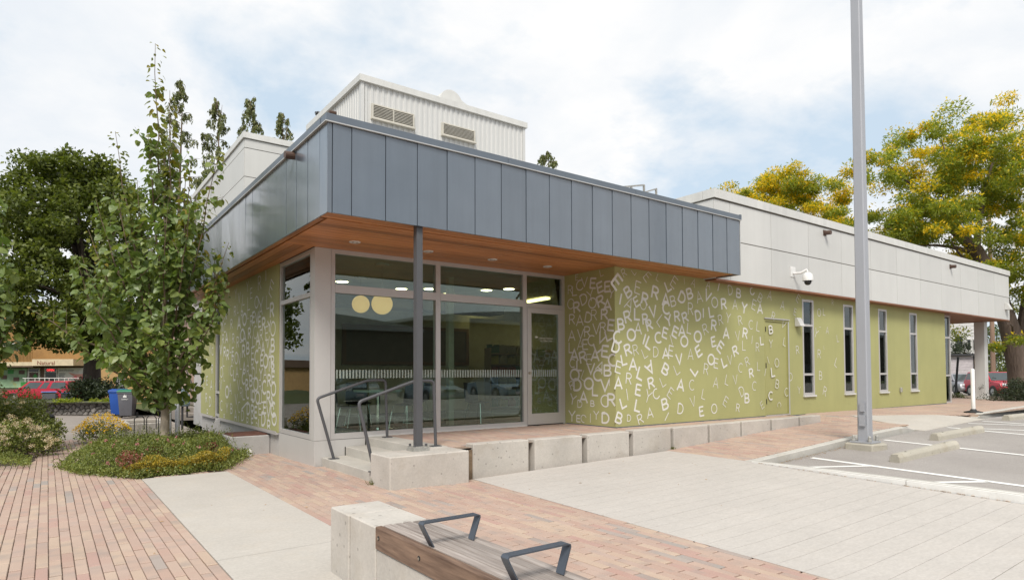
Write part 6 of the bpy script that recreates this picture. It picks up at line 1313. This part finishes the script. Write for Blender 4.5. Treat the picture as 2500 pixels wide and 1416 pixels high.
while u < 100: sbox('slat', 'shop_ochre', rl, u, u + 2.4, ZS(878), ZS(852), -1.2, -1.14); u += 3.4
wf = sbox('window', 'shop_white', sh, -30, 76, ZS(866.5), ZS(832), -.05, -.001)
for u0, u1, m in ((-26, 35, 'curtain'), (35, 54, 'window_dark'), (54, 72, 'curtain')): sbox('pane', m, wf, u0, u1, ZS(864.5), ZS(835), -.07, -.052)
pg = sbox('poster', 'poster_green', sh, -160, 67, ZS(941), ZS(893), -.06, -.001)
for i, (u, z, m) in enumerate(((12, ZS(915), 'poster_dark'), (28, ZS(902), 'poster_leaf'), (42, ZS(920), 'poster_dark'), (55, ZS(903), 'poster_dark'), (60, ZS(932), 'poster_leaf'))): sbox('picture', m, pg, u - 7, u + 7, z - .18, z + .18, -.075, -.062)
dw = sbox('door', 'shop_white', sh, 69, 99, ZS(942), ZS(893), -.05, -.001); sbox('glass', 'window_dark', dw, 72, 96, ZS(902), ZS(895), -.06, -.052); ps = sbox('notice', 'poster_dark', dw, 73, 95, ZS(923), ZS(904), -.06, -.052)
b = MB(); c = [L2W(u, -.07, ZS(py)) for u, py in ((84, 914), (91, 907), (98, 914), (91, 921))]; c = [L2W(84 + dx, -.07, ZS(913 + dy)) for dx, dy in ((-2, 0), (4, -7), (10, 0), (4, 7))]; b.add([tuple(q) for q in c], [(0, 1, 2, 3)]); b.build('leaf_print', 'poster_leaf', dw, fix=False)
wn_ = sbox('window', 'shop_white', sh, 110, 141, ZS(927), ZS(893), -.05, -.001); sbox('pane', 'window_dark', wn_, 112.5, 138.5, ZS(925), ZS(903), -.07, -.052); sbox('pane', 'window_dark', wn_, 112.5, 138.5, ZS(901), ZS(894.5), -.07, -.052)
ltext('open_sign', 'OPEN', .27, 125.5, ZS(900.6), -.1, 'open_neon', wn_, 'CENTER')
bn = sbox('banner', 'shop_white', sh, 142.5, 208, ZS(942), ZS(893), -.05, -.001)
ltext('phone_number', '604 670-6634', .24, 145, ZS(901), -.06, 'print_grey', bn)
for i in range(6): sbox('print_line', 'print_grey', bn, 145, 161 - (i * 7 % 5), ZS(907.6 + i * 3), ZS(906 + i * 3), -.056, -.052)
hand = [(168, 904), (185, 908), (200, 908), (208, 906), (208, 925), (200, 924), (188, 922), (176, 915), (182, 914), (176, 910)]
b = MB(); b.add([tuple(L2W(u, -.058, ZS(p))) for u, p in hand], [tuple(range(len(hand)))]); b.build('hand_picture', 'hand_pink', bn, fix=False)
b = MB(); b.add([tuple(L2W(u, -.058, ZS(p))) for u, p in ((184, 938), (196, 930), (208, 924), (208, 940))], [(0, 1, 2, 3)]); b.build('hand_picture', 'hand_pink', bn, fix=False)
for u, p in ((186, 916), (200, 917), (206, 928)): b = MB(); b.add([tuple(L2W(u + 4.2 * math.cos(k), -.064, ZS(p + 3.3 * math.sin(k)))) for k in (0, .8, 1.6, 2.4, 3.2, 4, 4.8, 5.6)], [tuple(range(8))]); b.build('nail_picture', 'nail_red', bn, fix=False)
gd = sbox('door', 'window_dark', sh, 284, 306, ZS(958), ZS(915), -.05, -.001)
for k in range(1, 5): sbox('bar', 'shop_white', gd, 284 + k * 4.4, 284.5 + k * 4.4, ZS(958), ZS(915), -.07, -.055)
for k in range(1, 8): sbox('bar', 'shop_white', gd, 284, 306, ZS(958 - k * 5.3), ZS(957.5 - k * 5.3), -.072, -.071)

# ------------------------------------------------------------------ vehicles: local x forward, z up from the road
def vehicle(name, lb, cat, body_m, prof, cab, roof, W_, wheels, wr, loc, heading, kind='car', face=True):
    o = thing(name, lb, cat, (0, 0, 0)); hw = W_ / 2
    def part(nm, mb, m, p=o, **kw): q = mb.build(nm, m, None, **kw); q.parent = p; return q
    b = MB(); n = len(prof); vs = []
    for s in (-1, 1):
        for x, z in prof:
            tuck = .06 if z < .35 else (0.03 if z > prof[0][1] + .45 else 0.0); vs.append((x, s * (hw - tuck), z))
    b.add(vs, [tuple(range(n)), tuple(range(n, 2 * n))[::-1]] + [(i, n + i, n + (i + 1) % n, (i + 1) % n) for i in range(n)])
    body = part('body', b, body_m, bevel=.045, seg=2, smooth=True)
    # greenhouse: base outline at the belt line, smaller roof outline
    (bx0, bx1, bz), (rx0, rx1, rz) = cab, roof; iw, rw = hw - .05, hw - .2
    c = MB(); P = [(bx0, -iw, bz), (bx1, -iw, bz), (bx1, iw, bz), (bx0, iw, bz), (rx0, -rw, rz), (rx1, -rw, rz), (rx1, rw, rz), (rx0, rw, rz)]
    c.add(P, [(3, 2, 1, 0), (4, 5, 6, 7), (0, 1, 5, 4), (1, 2, 6, 5), (2, 3, 7, 6), (3, 0, 4, 7)])
    part('cabin', c, body_m, bevel=.05, seg=2, smooth=True)
    def pane(nm, q4, m='car_glass_solid', inset=.0, lift=.008):
        v = [Vector(q) for q in q4]; nrm = (v[1] - v[0]).cross(v[3] - v[0]).normalized(); ctr = sum(v, Vector()) / 4
        if nrm.dot(ctr - Vector((0, 0, bz * .8))) < 0: nrm = -nrm
        m_ = MB(); w = [q + nrm * lift for q in v]; m_.add([tuple(q) for q in w] + [tuple(q - nrm * .02) for q in w], [(0, 1, 2, 3), (7, 6, 5, 4), (0, 4, 5, 1), (1, 5, 6, 2), (2, 6, 7, 3), (3, 7, 4, 0)])
        return part(nm, m_, m)
    def lerpq(a, b_, c_, d, u0, u1, v0, v1):
        f = lambda u, v: tuple((Vector(a) * (1 - u) + Vector(b_) * u) * (1 - v) + (Vector(d) * (1 - u) + Vector(c_) * u) * v); return [f(u0, v0), f(u1, v0), f(u1, v1), f(u0, v1)]
    pane('windshield', lerpq(P[1], P[2], P[6], P[5], .05, .95, .06, .92)); pane('rear_window', lerpq(P[0], P[3], P[7], P[4], .08, .92, .12, .88))
    cuts = {'car': ((.05, .30), (.33, .62), (.65, .94)), 'truck': ((.62, .93), (.43, .57), (.04, .36)), 'suv': ((.04, .30), (.33, .63), (.66, .94))}[kind]
    for s in (0, 1):
        A = (P[0], P[1], P[5], P[4]) if s == 0 else (P[3], P[2], P[6], P[7])
        for u0, u1 in cuts: pane('side_window', lerpq(*A, u0, u1, .12, .86))
    for wx in wheels:
        for s in (-1, 1):
            ca = MB(); ca.tube([(wx, s * (hw - .06), wr), (wx, s * (hw + .004), wr)], wr * 1.16, 20); part('wheel_arch', ca, 'trim_dark')
            t = MB(); t.tube([(wx, s * (hw - .2), wr), (wx, s * (hw - .02), wr), (wx, s * (hw + .01), wr)], [wr, wr, wr * .9], 22); w_ = part('wheel', t, 'tyre')
            r = MB(); r.tube([(wx, s * (hw + .0), wr), (wx, s * (hw + .018), wr)], [wr * .62, wr * .56], 14); part('rim', r, 'rim', w_)
    xf = max(p[0] for p in prof); xb = min(p[0] for p in prof); zl = .68 if kind == 'car' else .80
    for s in (-1, 1):
        part('headlight', MB().box(xf - .22, xf - .005 + .02, s * hw * .62 - .2, s * hw * .62 + .2, zl - .09, zl + .08), 'lamp_clear', bevel=.03)
        part('tail_light', MB().box(xb - .012, xb + .1, s * hw * .8 - .09, s * hw * .8 + .09, zl, zl + .22), 'lamp_red', bevel=.02)
        part('mirror', MB().box(cab[1] - .35, cab[1] - .2, s * (hw + .02) - .07, s * (hw + .02) + .07, bz + .02, bz + .17), body_m, bevel=.03)
    part('grille', MB().box(xf - .1, xf + .022, -hw * .38, hw * .38, zl - .06, zl + .06), 'trim_dark', bevel=.02)
    part('bumper', MB().box(xf - .2, xf + .06, -hw + .05, hw - .05, .30, .50 if kind == 'car' else .56), body_m if kind == 'car' else 'trim_dark', bevel=.05, seg=2)
    part('licence_plate', MB().box(xf + .061, xf + .07, -.16, .16, .36, .48), 'plate')
    part('underside', MB().box(xb + .3, xf - .3, -hw + .15, hw - .15, .18, .32), 'trim_dark')
    o.location = loc; o.rotation_euler = (0, 0, heading); return o, part
mat('car_glass_solid', (.05, .065, .07), .06, bstr=0, spec=.8)
head = lambda v: math.atan2(v.y, v.x)
SEDAN = [(2.15, .22), (2.25, .45), (2.18, .72), (1.2, .90), (-1.6, .96), (-2.15, .92), (-2.25, .6), (-2.15, .25)]
SUV = [(2.05, .25), (2.12, .60), (2.02, .90), (1.0, 1.02), (-2.0, 1.05), (-2.1, .6), (-2.02, .28)]
TRK = [(2.62, .34), (2.70, .62), (2.62, .98), (1.35, 1.08), (-2.6, 1.08), (-2.68, .62), (-2.6, .36)]
sv, _ = vehicle('parked_car', 'silver sedan parked beyond the overhang, left of the white column', 'car', 'car_silver', SEDAN, (-1.9, 1.05, .93), (-1.0, .25, 1.45), 1.76, (1.38, -1.32), .33, tuple(at(Lx(2344, 46), 46, -.62)), head(FW * -.96 + RT * -.26))
rd, _ = vehicle('parked_car', 'red car with black bumper parked between the white column and the locust trunk', 'car', 'car_red', SUV, (-2.0, .95, 1.02), (-1.85, .30, 1.62), 1.75, (1.3, -1.25), .34, tuple(at(Lx(2427, 42), 42, -.66)), head(FW * -.98 + RT * -.14), 'suv')
tr, part_ = vehicle('pickup_truck', 'red pickup with a windowed canopy and ladder rack parked across the street', 'truck', 'truck_red', TRK, (-2.62, 1.45, 1.07), (-2.5, .60, 1.74), 1.86, (1.72, -1.5), .38, tuple(at(Lx(107, 51), 51, -1.22)), head(RT * -1.0 + FW * .02), 'truck')
for s in (-1, 1):
    part_('ladder_rail', MB().bar((-2.5, s * .75, 1.98), (1.1, s * .75, 1.98), .05, .05), 'shop_white')
    for x in (-2.3, -1.5, -.7, .1, .9): part_('rack_post', MB().bar((x, s * .75, 1.70), (x, s * .75, 1.98), .04, .04), 'shop_white')
bc, _ = vehicle('parked_car', 'pale blue sedan parked behind the viewpoint, mirrored in the glass wall', 'car', 'car_blue', SEDAN, (-1.9, 1.05, .93), (-1.0, .25, 1.45), 1.76, (1.38, -1.32), .33, (11.6, -8.6, ASP(11.6, -6)), 1.9)
dup(bc, (15.6, -8.9, -.5), 1.62, 'second pale blue sedan behind the viewpoint, mirrored in the glass wall'); dup(bc, (20.2, -9.4, -.45), 1.7, 'third pale blue sedan behind the viewpoint, farthest to the right')
# low buildings and trees across the street behind the viewpoint (seen mirrored in the glass)
for (x0, x1, y, h, lb) in ((2, 26, -30, 4.6, 'long low brown building behind the viewpoint, mirrored in the glass'), (28, 54, -33, 6.0, 'taller brown building behind the viewpoint, mirrored in the glass'), (-30, -2, -34, 5.0, 'brown building behind the viewpoint to the left, mirrored in the glass'), (60, 130, -38, 7.5, 'long grey building far behind to the right, mirrored in the narrow windows')):
    o = thing('low_building', lb, 'building', ((x0 + x1) / 2, y, -.6)); MB().box(x0, x1, y - 10, y, -.7, h).build('wall', 'shop_grey', o)
    rp = [(x0 - .5, h + .01)] + [(x0 - .5 + (x1 - x0 + 1) * i / 12, h + .3 + 1.1 * math.sin(PI * i / 12)) for i in range(13)] + [(x1 + .5, h + .01)]
    MB().prism_y(rp, y - 10.4, y + .5).build('roof', 'roof_membrane', o)
    k = x0 + 4
    while k < x1 - 6: wq = MB().box(k, k + 2.2, y + .001, y + .04, .4, 2.4).build('window', 'shop_brown', o); MB().box(k + .1, k + 2.1, y + .041, y + .05, .5, 2.3).build('pane', 'window_dark', wq); k += 9.0
# ------------------------------------------------------------------ stone wall, lawn, bins and the rest at left
lwn = MB(); pts = [at(lat, d, z) for lat, d, z in ((-26, 25.0, -.06), (-10.0, 22.7, -.05), (-8.6, 24.2, -.06), (-9.0, 40, -.30), (-8.0, 46, -.9), (-44, 46, -.9), (-36, 34, -.2))]
lwn.add([tuple(p) for p in pts], [tuple(range(7))]); struct('lawn', lwn, 'lawn', fix=False)
A0 = at(Lx(287, 23.6), 23.6, 0); A1 = at(Lx(-60, 25), 25, 0); dv = (A1 - A0); WL = dv.length; dv = dv.normalized(); nv = Vector((-dv.y, dv.x, 0)); nv = nv if nv.dot(FW) < 0 else -nv
swl = thing('stone_wall', 'low retaining wall of dark rounded field stones edging the driveway', 'wall', (A0.x, A0.y, -.55))
b = MB(); q = [A0, A1, A1 - nv * .4, A0 - nv * .4]; b.prism([(p.x, p.y) for p in q], -.62, -.05); b.build('core', 'mortar', swl)
WH = .50; seeds = []
for r in range(4):
    k = int(WL / .24)
    for i in range(k): seeds.append((WL * (i + .5 * (r % 2) + random.uniform(.05, .95)) / k, WH * (r + random.uniform(.1, .9)) / 4))
for si, (su, sz) in enumerate(seeds):
    poly = [(su - .4, 0), (su + .4, 0), (su + .4, WH), (su - .4, WH)]
    for sj, (tu, tz) in enumerate(seeds):
        if sj == si or abs(tu - su) > .9: continue
        mu, mz, nu, nz = (su + tu) / 2, (sz + tz) / 2, tu - su, tz - sz; q = []
        for k in range(len(poly)):
            a, c = poly[k], poly[(k + 1) % len(poly)]; da = (a[0] - mu) * nu + (a[1] - mz) * nz; dc = (c[0] - mu) * nu + (c[1] - mz) * nz
            if da <= 0: q.append(a)
            if (da < 0) != (dc < 0): t = da / (da - dc); q.append((a[0] + (c[0] - a[0]) * t, a[1] + (c[1] - a[1]) * t))
        poly = q
        if len(poly) < 3: break
    if len(poly) < 3: continue
    cu, cz = sum(p[0] for p in poly) / len(poly), sum(p[1] for p in poly) / len(poly); n = len(poly); rr = random.uniform(.03, .085); m = MB()
    ring = lambda f, g, dpt: [tuple(A0 + dv * (cu + (p[0] - cu) * f - math.copysign(min(abs(p[0] - cu), g), p[0] - cu)) + Vector((0, 0, -.548 + cz + (p[1] - cz) * f - math.copysign(min(abs(p[1] - cz), g), p[1] - cz))) + nv * (dpt + random.uniform(-.008, .008))) for p in poly]
    v = ring(1, .010, -.03) + ring(.95, .012, rr * .6) + ring(.6, 0, rr) + [tuple(A0 + dv * cu + Vector((0, 0, -.548 + cz)) + nv * rr * 1.05)]
    m.add(v, [(k, (k + 1) % n, n + (k + 1) % n, n + k) for k in range(n)] + [(n + k, n + (k + 1) % n, 2 * n + (k + 1) % n, 2 * n + k) for k in range(n)] + [(2 * n + k, 2 * n + (k + 1) % n, 3 * n) for k in range(n)])
    m.build('stone', 'field_stone', swl)
b = MB()
for px in (147, 156, 166, 176, 188, 233, 262, 271):
    p = at(Lx(px, 24.2), 24.2, -.02); cluster(b, p, .22, 120, .09, .045, .45)
tag(b.build('wall_plants', 'locust_green', fix=False), 'row of small yellow green plants along the top of the stone wall', 'plants', kind='stuff')
bushbox('shrub', 'dark shrubs at the foot of the large maple', 'shrub', Lx(235, 35), 35, -.35, 2.0, 1.0, 'juniper_leaf', 170, .18)
def bin_(px, dep, body, lid, lb, yaw=.3):
    p = at(Lx(px, dep), dep, -.545); o = thing('wheelie_bin', lb, 'bin', (0, 0, 0), 'wheelie bins by the stone wall')
    def P_(n_, mb, m, **k): q = mb.build(n_, m, None, **k); q.parent = o; return q
    v = [(x * s, y * s2, z) for z, s, s2 in ((.10, .23, .24), (.95, .29, .34)) for x, y in ((-1, -1), (1, -1), (1, 1), (-1, 1))]
    P_('body', MB().add(v, [(3, 2, 1, 0), (4, 5, 6, 7), (0, 1, 5, 4), (1, 2, 6, 5), (2, 3, 7, 6), (3, 0, 4, 7)]), body, bevel=.03, seg=2, smooth=True)
    P_('rim', MB().box(-.31, .31, -.36, .36, .93, .98), body, bevel=.01); P_('lid', MB().prism_x([(-.38, .985), (.40, .985), (.38, 1.04), (.0, 1.09), (-.36, 1.04)], -.315, .315), lid, bevel=.015)
    P_('handle', MB().tube([(-.25, .38, .97), (-.25, .45, .99), (.25, .45, .99), (.25, .38, .97)], .018, 8), body)
    for s in (-1, 1): P_('wheel', MB().tube([(s * .27, .24, .11), (s * .32, .24, .11)], .11, 16), 'black_rubber')
    o.location = p; o.rotation_euler = (0, 0, -YAW + yaw); o.scale = (.84, .84, .94); return o
bin_(293, 23.0, 'bin_blue', 'bin_blue', 'blue wheelie bin standing behind the grey one', .15)
g_ = bin_(313, 22.3, 'bin_grey', 'bin_green', 'grey wheelie bin with a green lid and white city mark', .25)
tx = text('city_mark', 'SURREY', .075, (0, 0, 0), (PI / 2 + .1, 0, 0), 'white_plastic', None); tx.parent = g_; tx.location = (.0, -.335, .70)
mk = MB(); mk.add([(-.07, -.352, .79), (.07, -.352, .79), (.05, -.357, .90), (.02, -.354, .83), (0, -.359, .92), (-.03, -.355, .84), (-.05, -.357, .88)], [tuple(range(7))]); q = mk.build('emblem', 'white_plastic', None, fix=False); q.parent = g_
for px, lb in ((121, 'left blue lidded recycling box on the lawn before the pickup'), (166, 'right blue lidded recycling box on the lawn behind the stone wall')):
    d = 33 if px < 140 else 36; p = at(Lx(px, d), d, -.28 if px < 140 else -.42); o = thing('recycling_box', lb, 'recycling box', tuple(p), 'recycling boxes on the lawn')
    m = MB(); m.box(p.x - .3, p.x + .3, p.y - .2, p.y + .2, p.z, p.z + .36); m.build('box', 'bin_grey', o, bevel=.03); MB().box(p.x - .34, p.x + .34, p.y - .24, p.y + .24, p.z + .365, p.z + .42).build('lid', 'box_blue', o, bevel=.015)
pb = at(Lx(122, 13.5), 13.5, -.52); o = thing('path_bollard', 'dark cast bollard light at the end of the brick path', 'bollard', tuple(pb))
MB().lathe(tuple(pb), [(.17, 0), (.17, .03), (.12, .05), (.10, .09), (.098, .52), (.105, .54), (.105, .60), (.11, .62), (.06, .66), (.001, .67)], 18).build('body', 'black_rubber', o, smooth=True); MB().lathe(tuple(pb), [(.101, .545), (.101, .595)], 18).build('lens', 'trim_dark', o)
pl = thing('planter', 'low pale concrete planter wall behind the young tree', 'planter', (1.85, 18.0, -.53))
for q_ in ((1.45, 1.60, 17.3, 18.9), (2.3, 2.45, 17.3, 18.9), (1.6, 2.3, 17.3, 17.45), (1.6, 2.3, 18.75, 18.9)): MB().box(*q_, -.6, -.17).build('side', 'cast_concrete', pl, bevel=.01)
MB().box(1.6, 2.3, 17.45, 18.75, -.6, -.24).build('earth', 'soil', pl)
hp = thing('bike_rack', 'thin dark bent rod loops standing by the planter', 'bike rack', (2.0, 17.2, -.53))
for x in (1.75, 2.0, 2.25): MB().tube([(x - .1, 17.15, -.53), (x - .1, 17.15, -.05), (x - .05, 17.15, .02), (x + .05, 17.15, .02), (x + .1, 17.15, -.05), (x + .1, 17.15, -.3)], .011, 7).build('loop', 'trim_dark', hp)
for px, dep, lb in ((414, 15.0, 'left grey steel pipe bollard behind the young tree'), (435, 15.3, 'right grey steel pipe bollard behind the young tree')):
    p = at(Lx(px, dep), dep, -.53); MBp = MB().lathe(tuple(p), [(.055, 0), (.055, .95), (.04, .98), (.001, .99)], 14); tag(MBp.build('pipe_bollard', 'pole_paint', smooth=True), lb, 'bollard', 'pipe bollards')
bx_ = thing('neighbour_building', 'pinkish building with railed concrete steps behind the library', 'building', (6, 29, -.55)); MB().box(4.3, 12, 26.2, 36, -.7, 3.3).build('wall', 'brick_pinkish', bx_); MB().box(4.0, 12.3, 25.9, 36.3, 3.31, 3.6).build('roof', 'shop_white', bx_)
for i in range(3): MB().box(3.6 + i * .0, 4.28, 24.2 + i * .42, 24.62 + i * .42, -.6, -.36 + i * .19).build('step', 'drive_concrete', bx_, bevel=.01)
for z in (.45, .75): MB().tube([(4.1, 23.9, z - .35), (4.1, 26.1, z + .55)], .02, 7).build('railing', 'trim_dark', bx_)
gm = thing('gas_meter', 'blue grey gas meter on a bent pipe by the end of the side wall', 'gas meter', (3.05, 19.6, -.55))
MB().box(2.96, 3.22, 19.5, 19.74, .10, .45).build('case', 'meter_blue', gm, bevel=.05, seg=2); MB().cyl((3.09, 19.62), .10, .46, .60, 14).build('regulator', 'meter_blue', gm); MB().tube([(3.04, 19.62, .1), (3.04, 19.62, -.55)], .03, 8).build('pipe', 'trim_dark', gm); MB().tube([(3.16, 19.62, .1), (3.16, 19.62, -.2), (3.32, 19.62, -.2)], .025, 8).build('pipe', 'trim_dark', gm)
# ------------------------------------------------------------------ far things, right
hs = thing('white_house', 'white clapboard house far behind the overhang', 'house', tuple(at(Lx(2370, 74), 74, -1.2)))
def rbox(name, m, p, u0, u1, z0, z1, d0, d1):
    vs = [at(Lx(u, d0), d, z) for z in (z0, z1) for u, d in ((u0, d0), (u1, d0), (u1, d1), (u0, d1))]
    return MB().add([tuple(q) for q in vs], [(3, 2, 1, 0), (4, 5, 6, 7), (0, 1, 5, 4), (1, 2, 6, 5), (2, 3, 7, 6), (3, 0, 4, 7)]).build(name, m, p)
for k in range(22): rbox('clapboard', 'house_siding', hs, 2290, 2405, -1.2 + k * .42, -1.2 + k * .42 + .40, 74 + .03 * (k % 2) * 0, 82)
rbox('roof', 'roof_membrane', hs, 2280, 2415, 8.05, 8.6, 73.6, 82.5)
for u0, u1, z0, z1 in ((2332, 2352, 3.2, 5.3), (2362, 2372, 3.4, 4.9), (2376, 2384, 3.4, 4.9)): f = rbox('window', 'shop_white', hs, u0, u1, z0, z1, 73.93, 73.999); rbox('pane', 'window_dark', f, u0 + 1.5, u1 - 1.5, z0 + .15, z1 - .15, 73.9, 73.928)
sd = thing('garden_shed', 'small pale shed with a dark edged window behind the silver car', 'shed', tuple(at(Lx(2352, 62), 62, -1.0)))
for k in range(13): rbox('siding_board', 'shed_siding', sd, 2300, 2379, -1.1 + k * .28, -1.1 + k * .28 + .265, 62, 66)
rbox('roof', 'trim_dark', sd, 2294, 2384, 2.56, 2.75, 61.6, 66.4); rbox('corner_board', 'trim_dark', sd, 2377.5, 2380.5, -1.1, 2.55, 61.9, 61.999)
f = rbox('window', 'trim_dark', sd, 2344, 2366, -.0, .72, 61.9, 61.999)
for u in (2348.5, 2357): rbox('sash', 'shop_white', f, u - 2.6, u + 5, .1, .62, 61.86, 61.899); rbox('pane', 'window_dark', f, u - .8, u + 3.2, .17, .55, 61.83, 61.859)
up = thing('utility_pole', 'brown wooden utility pole with transformers behind the locust', 'utility pole', tuple(at(Lx(2424, 48), 48, -.6)))
p = at(Lx(2424, 48), 48, 0); MB().tube([(p.x, p.y, -.8), (p.x, p.y, 15.2)], [.17, .12], 12).build('pole', 'pole_wood', up)
for dx in (-.1, 1.55): MB().lathe((p.x + RT.x * dx - FW.x * .3, p.y + RT.y * dx - FW.y * .3, 11.1), [(.001, 0), (.33, .02), (.34, .9), (.25, 1.0), (.001, 1.05)], 16).build('transformer', 'transformer', up)
MB().bar(tuple(p + RT * -1.2 + Vector((0, 0, 13.2))), tuple(p + RT * 1.2 + Vector((0, 0, 13.2))), .12, .12).build('crossarm', 'pole_wood', up)
for z in (9.4, 9.9, 8.3, 7.8, 6.7): MB().tube(curve(p + Vector((0, 0, z)), p + RT * 12 + Vector((0, 0, z - .5)), p + RT * 26 + Vector((0, 0, z + .2)), 10), .018, 5).build('wire', 'trim_dark', up)
for px, px2, d, lb, m in ((2328, 2339, 30, 'thin leaning stake left of the marker post', 'trim_dark'), (2390, 2385, 38, 'leaning grey brown guy pole beside the white column', 'pole_wood')):
    a, c = at(Lx(px, d), d, -.5), at(Lx(px2, d), d, .98 + (911 - (875 if d == 30 else 880)) / 1532 * d); tag(MB().tube([a, c], .05 if d == 30 else .16, 7).build('leaning_pole', m), lb, 'pole')
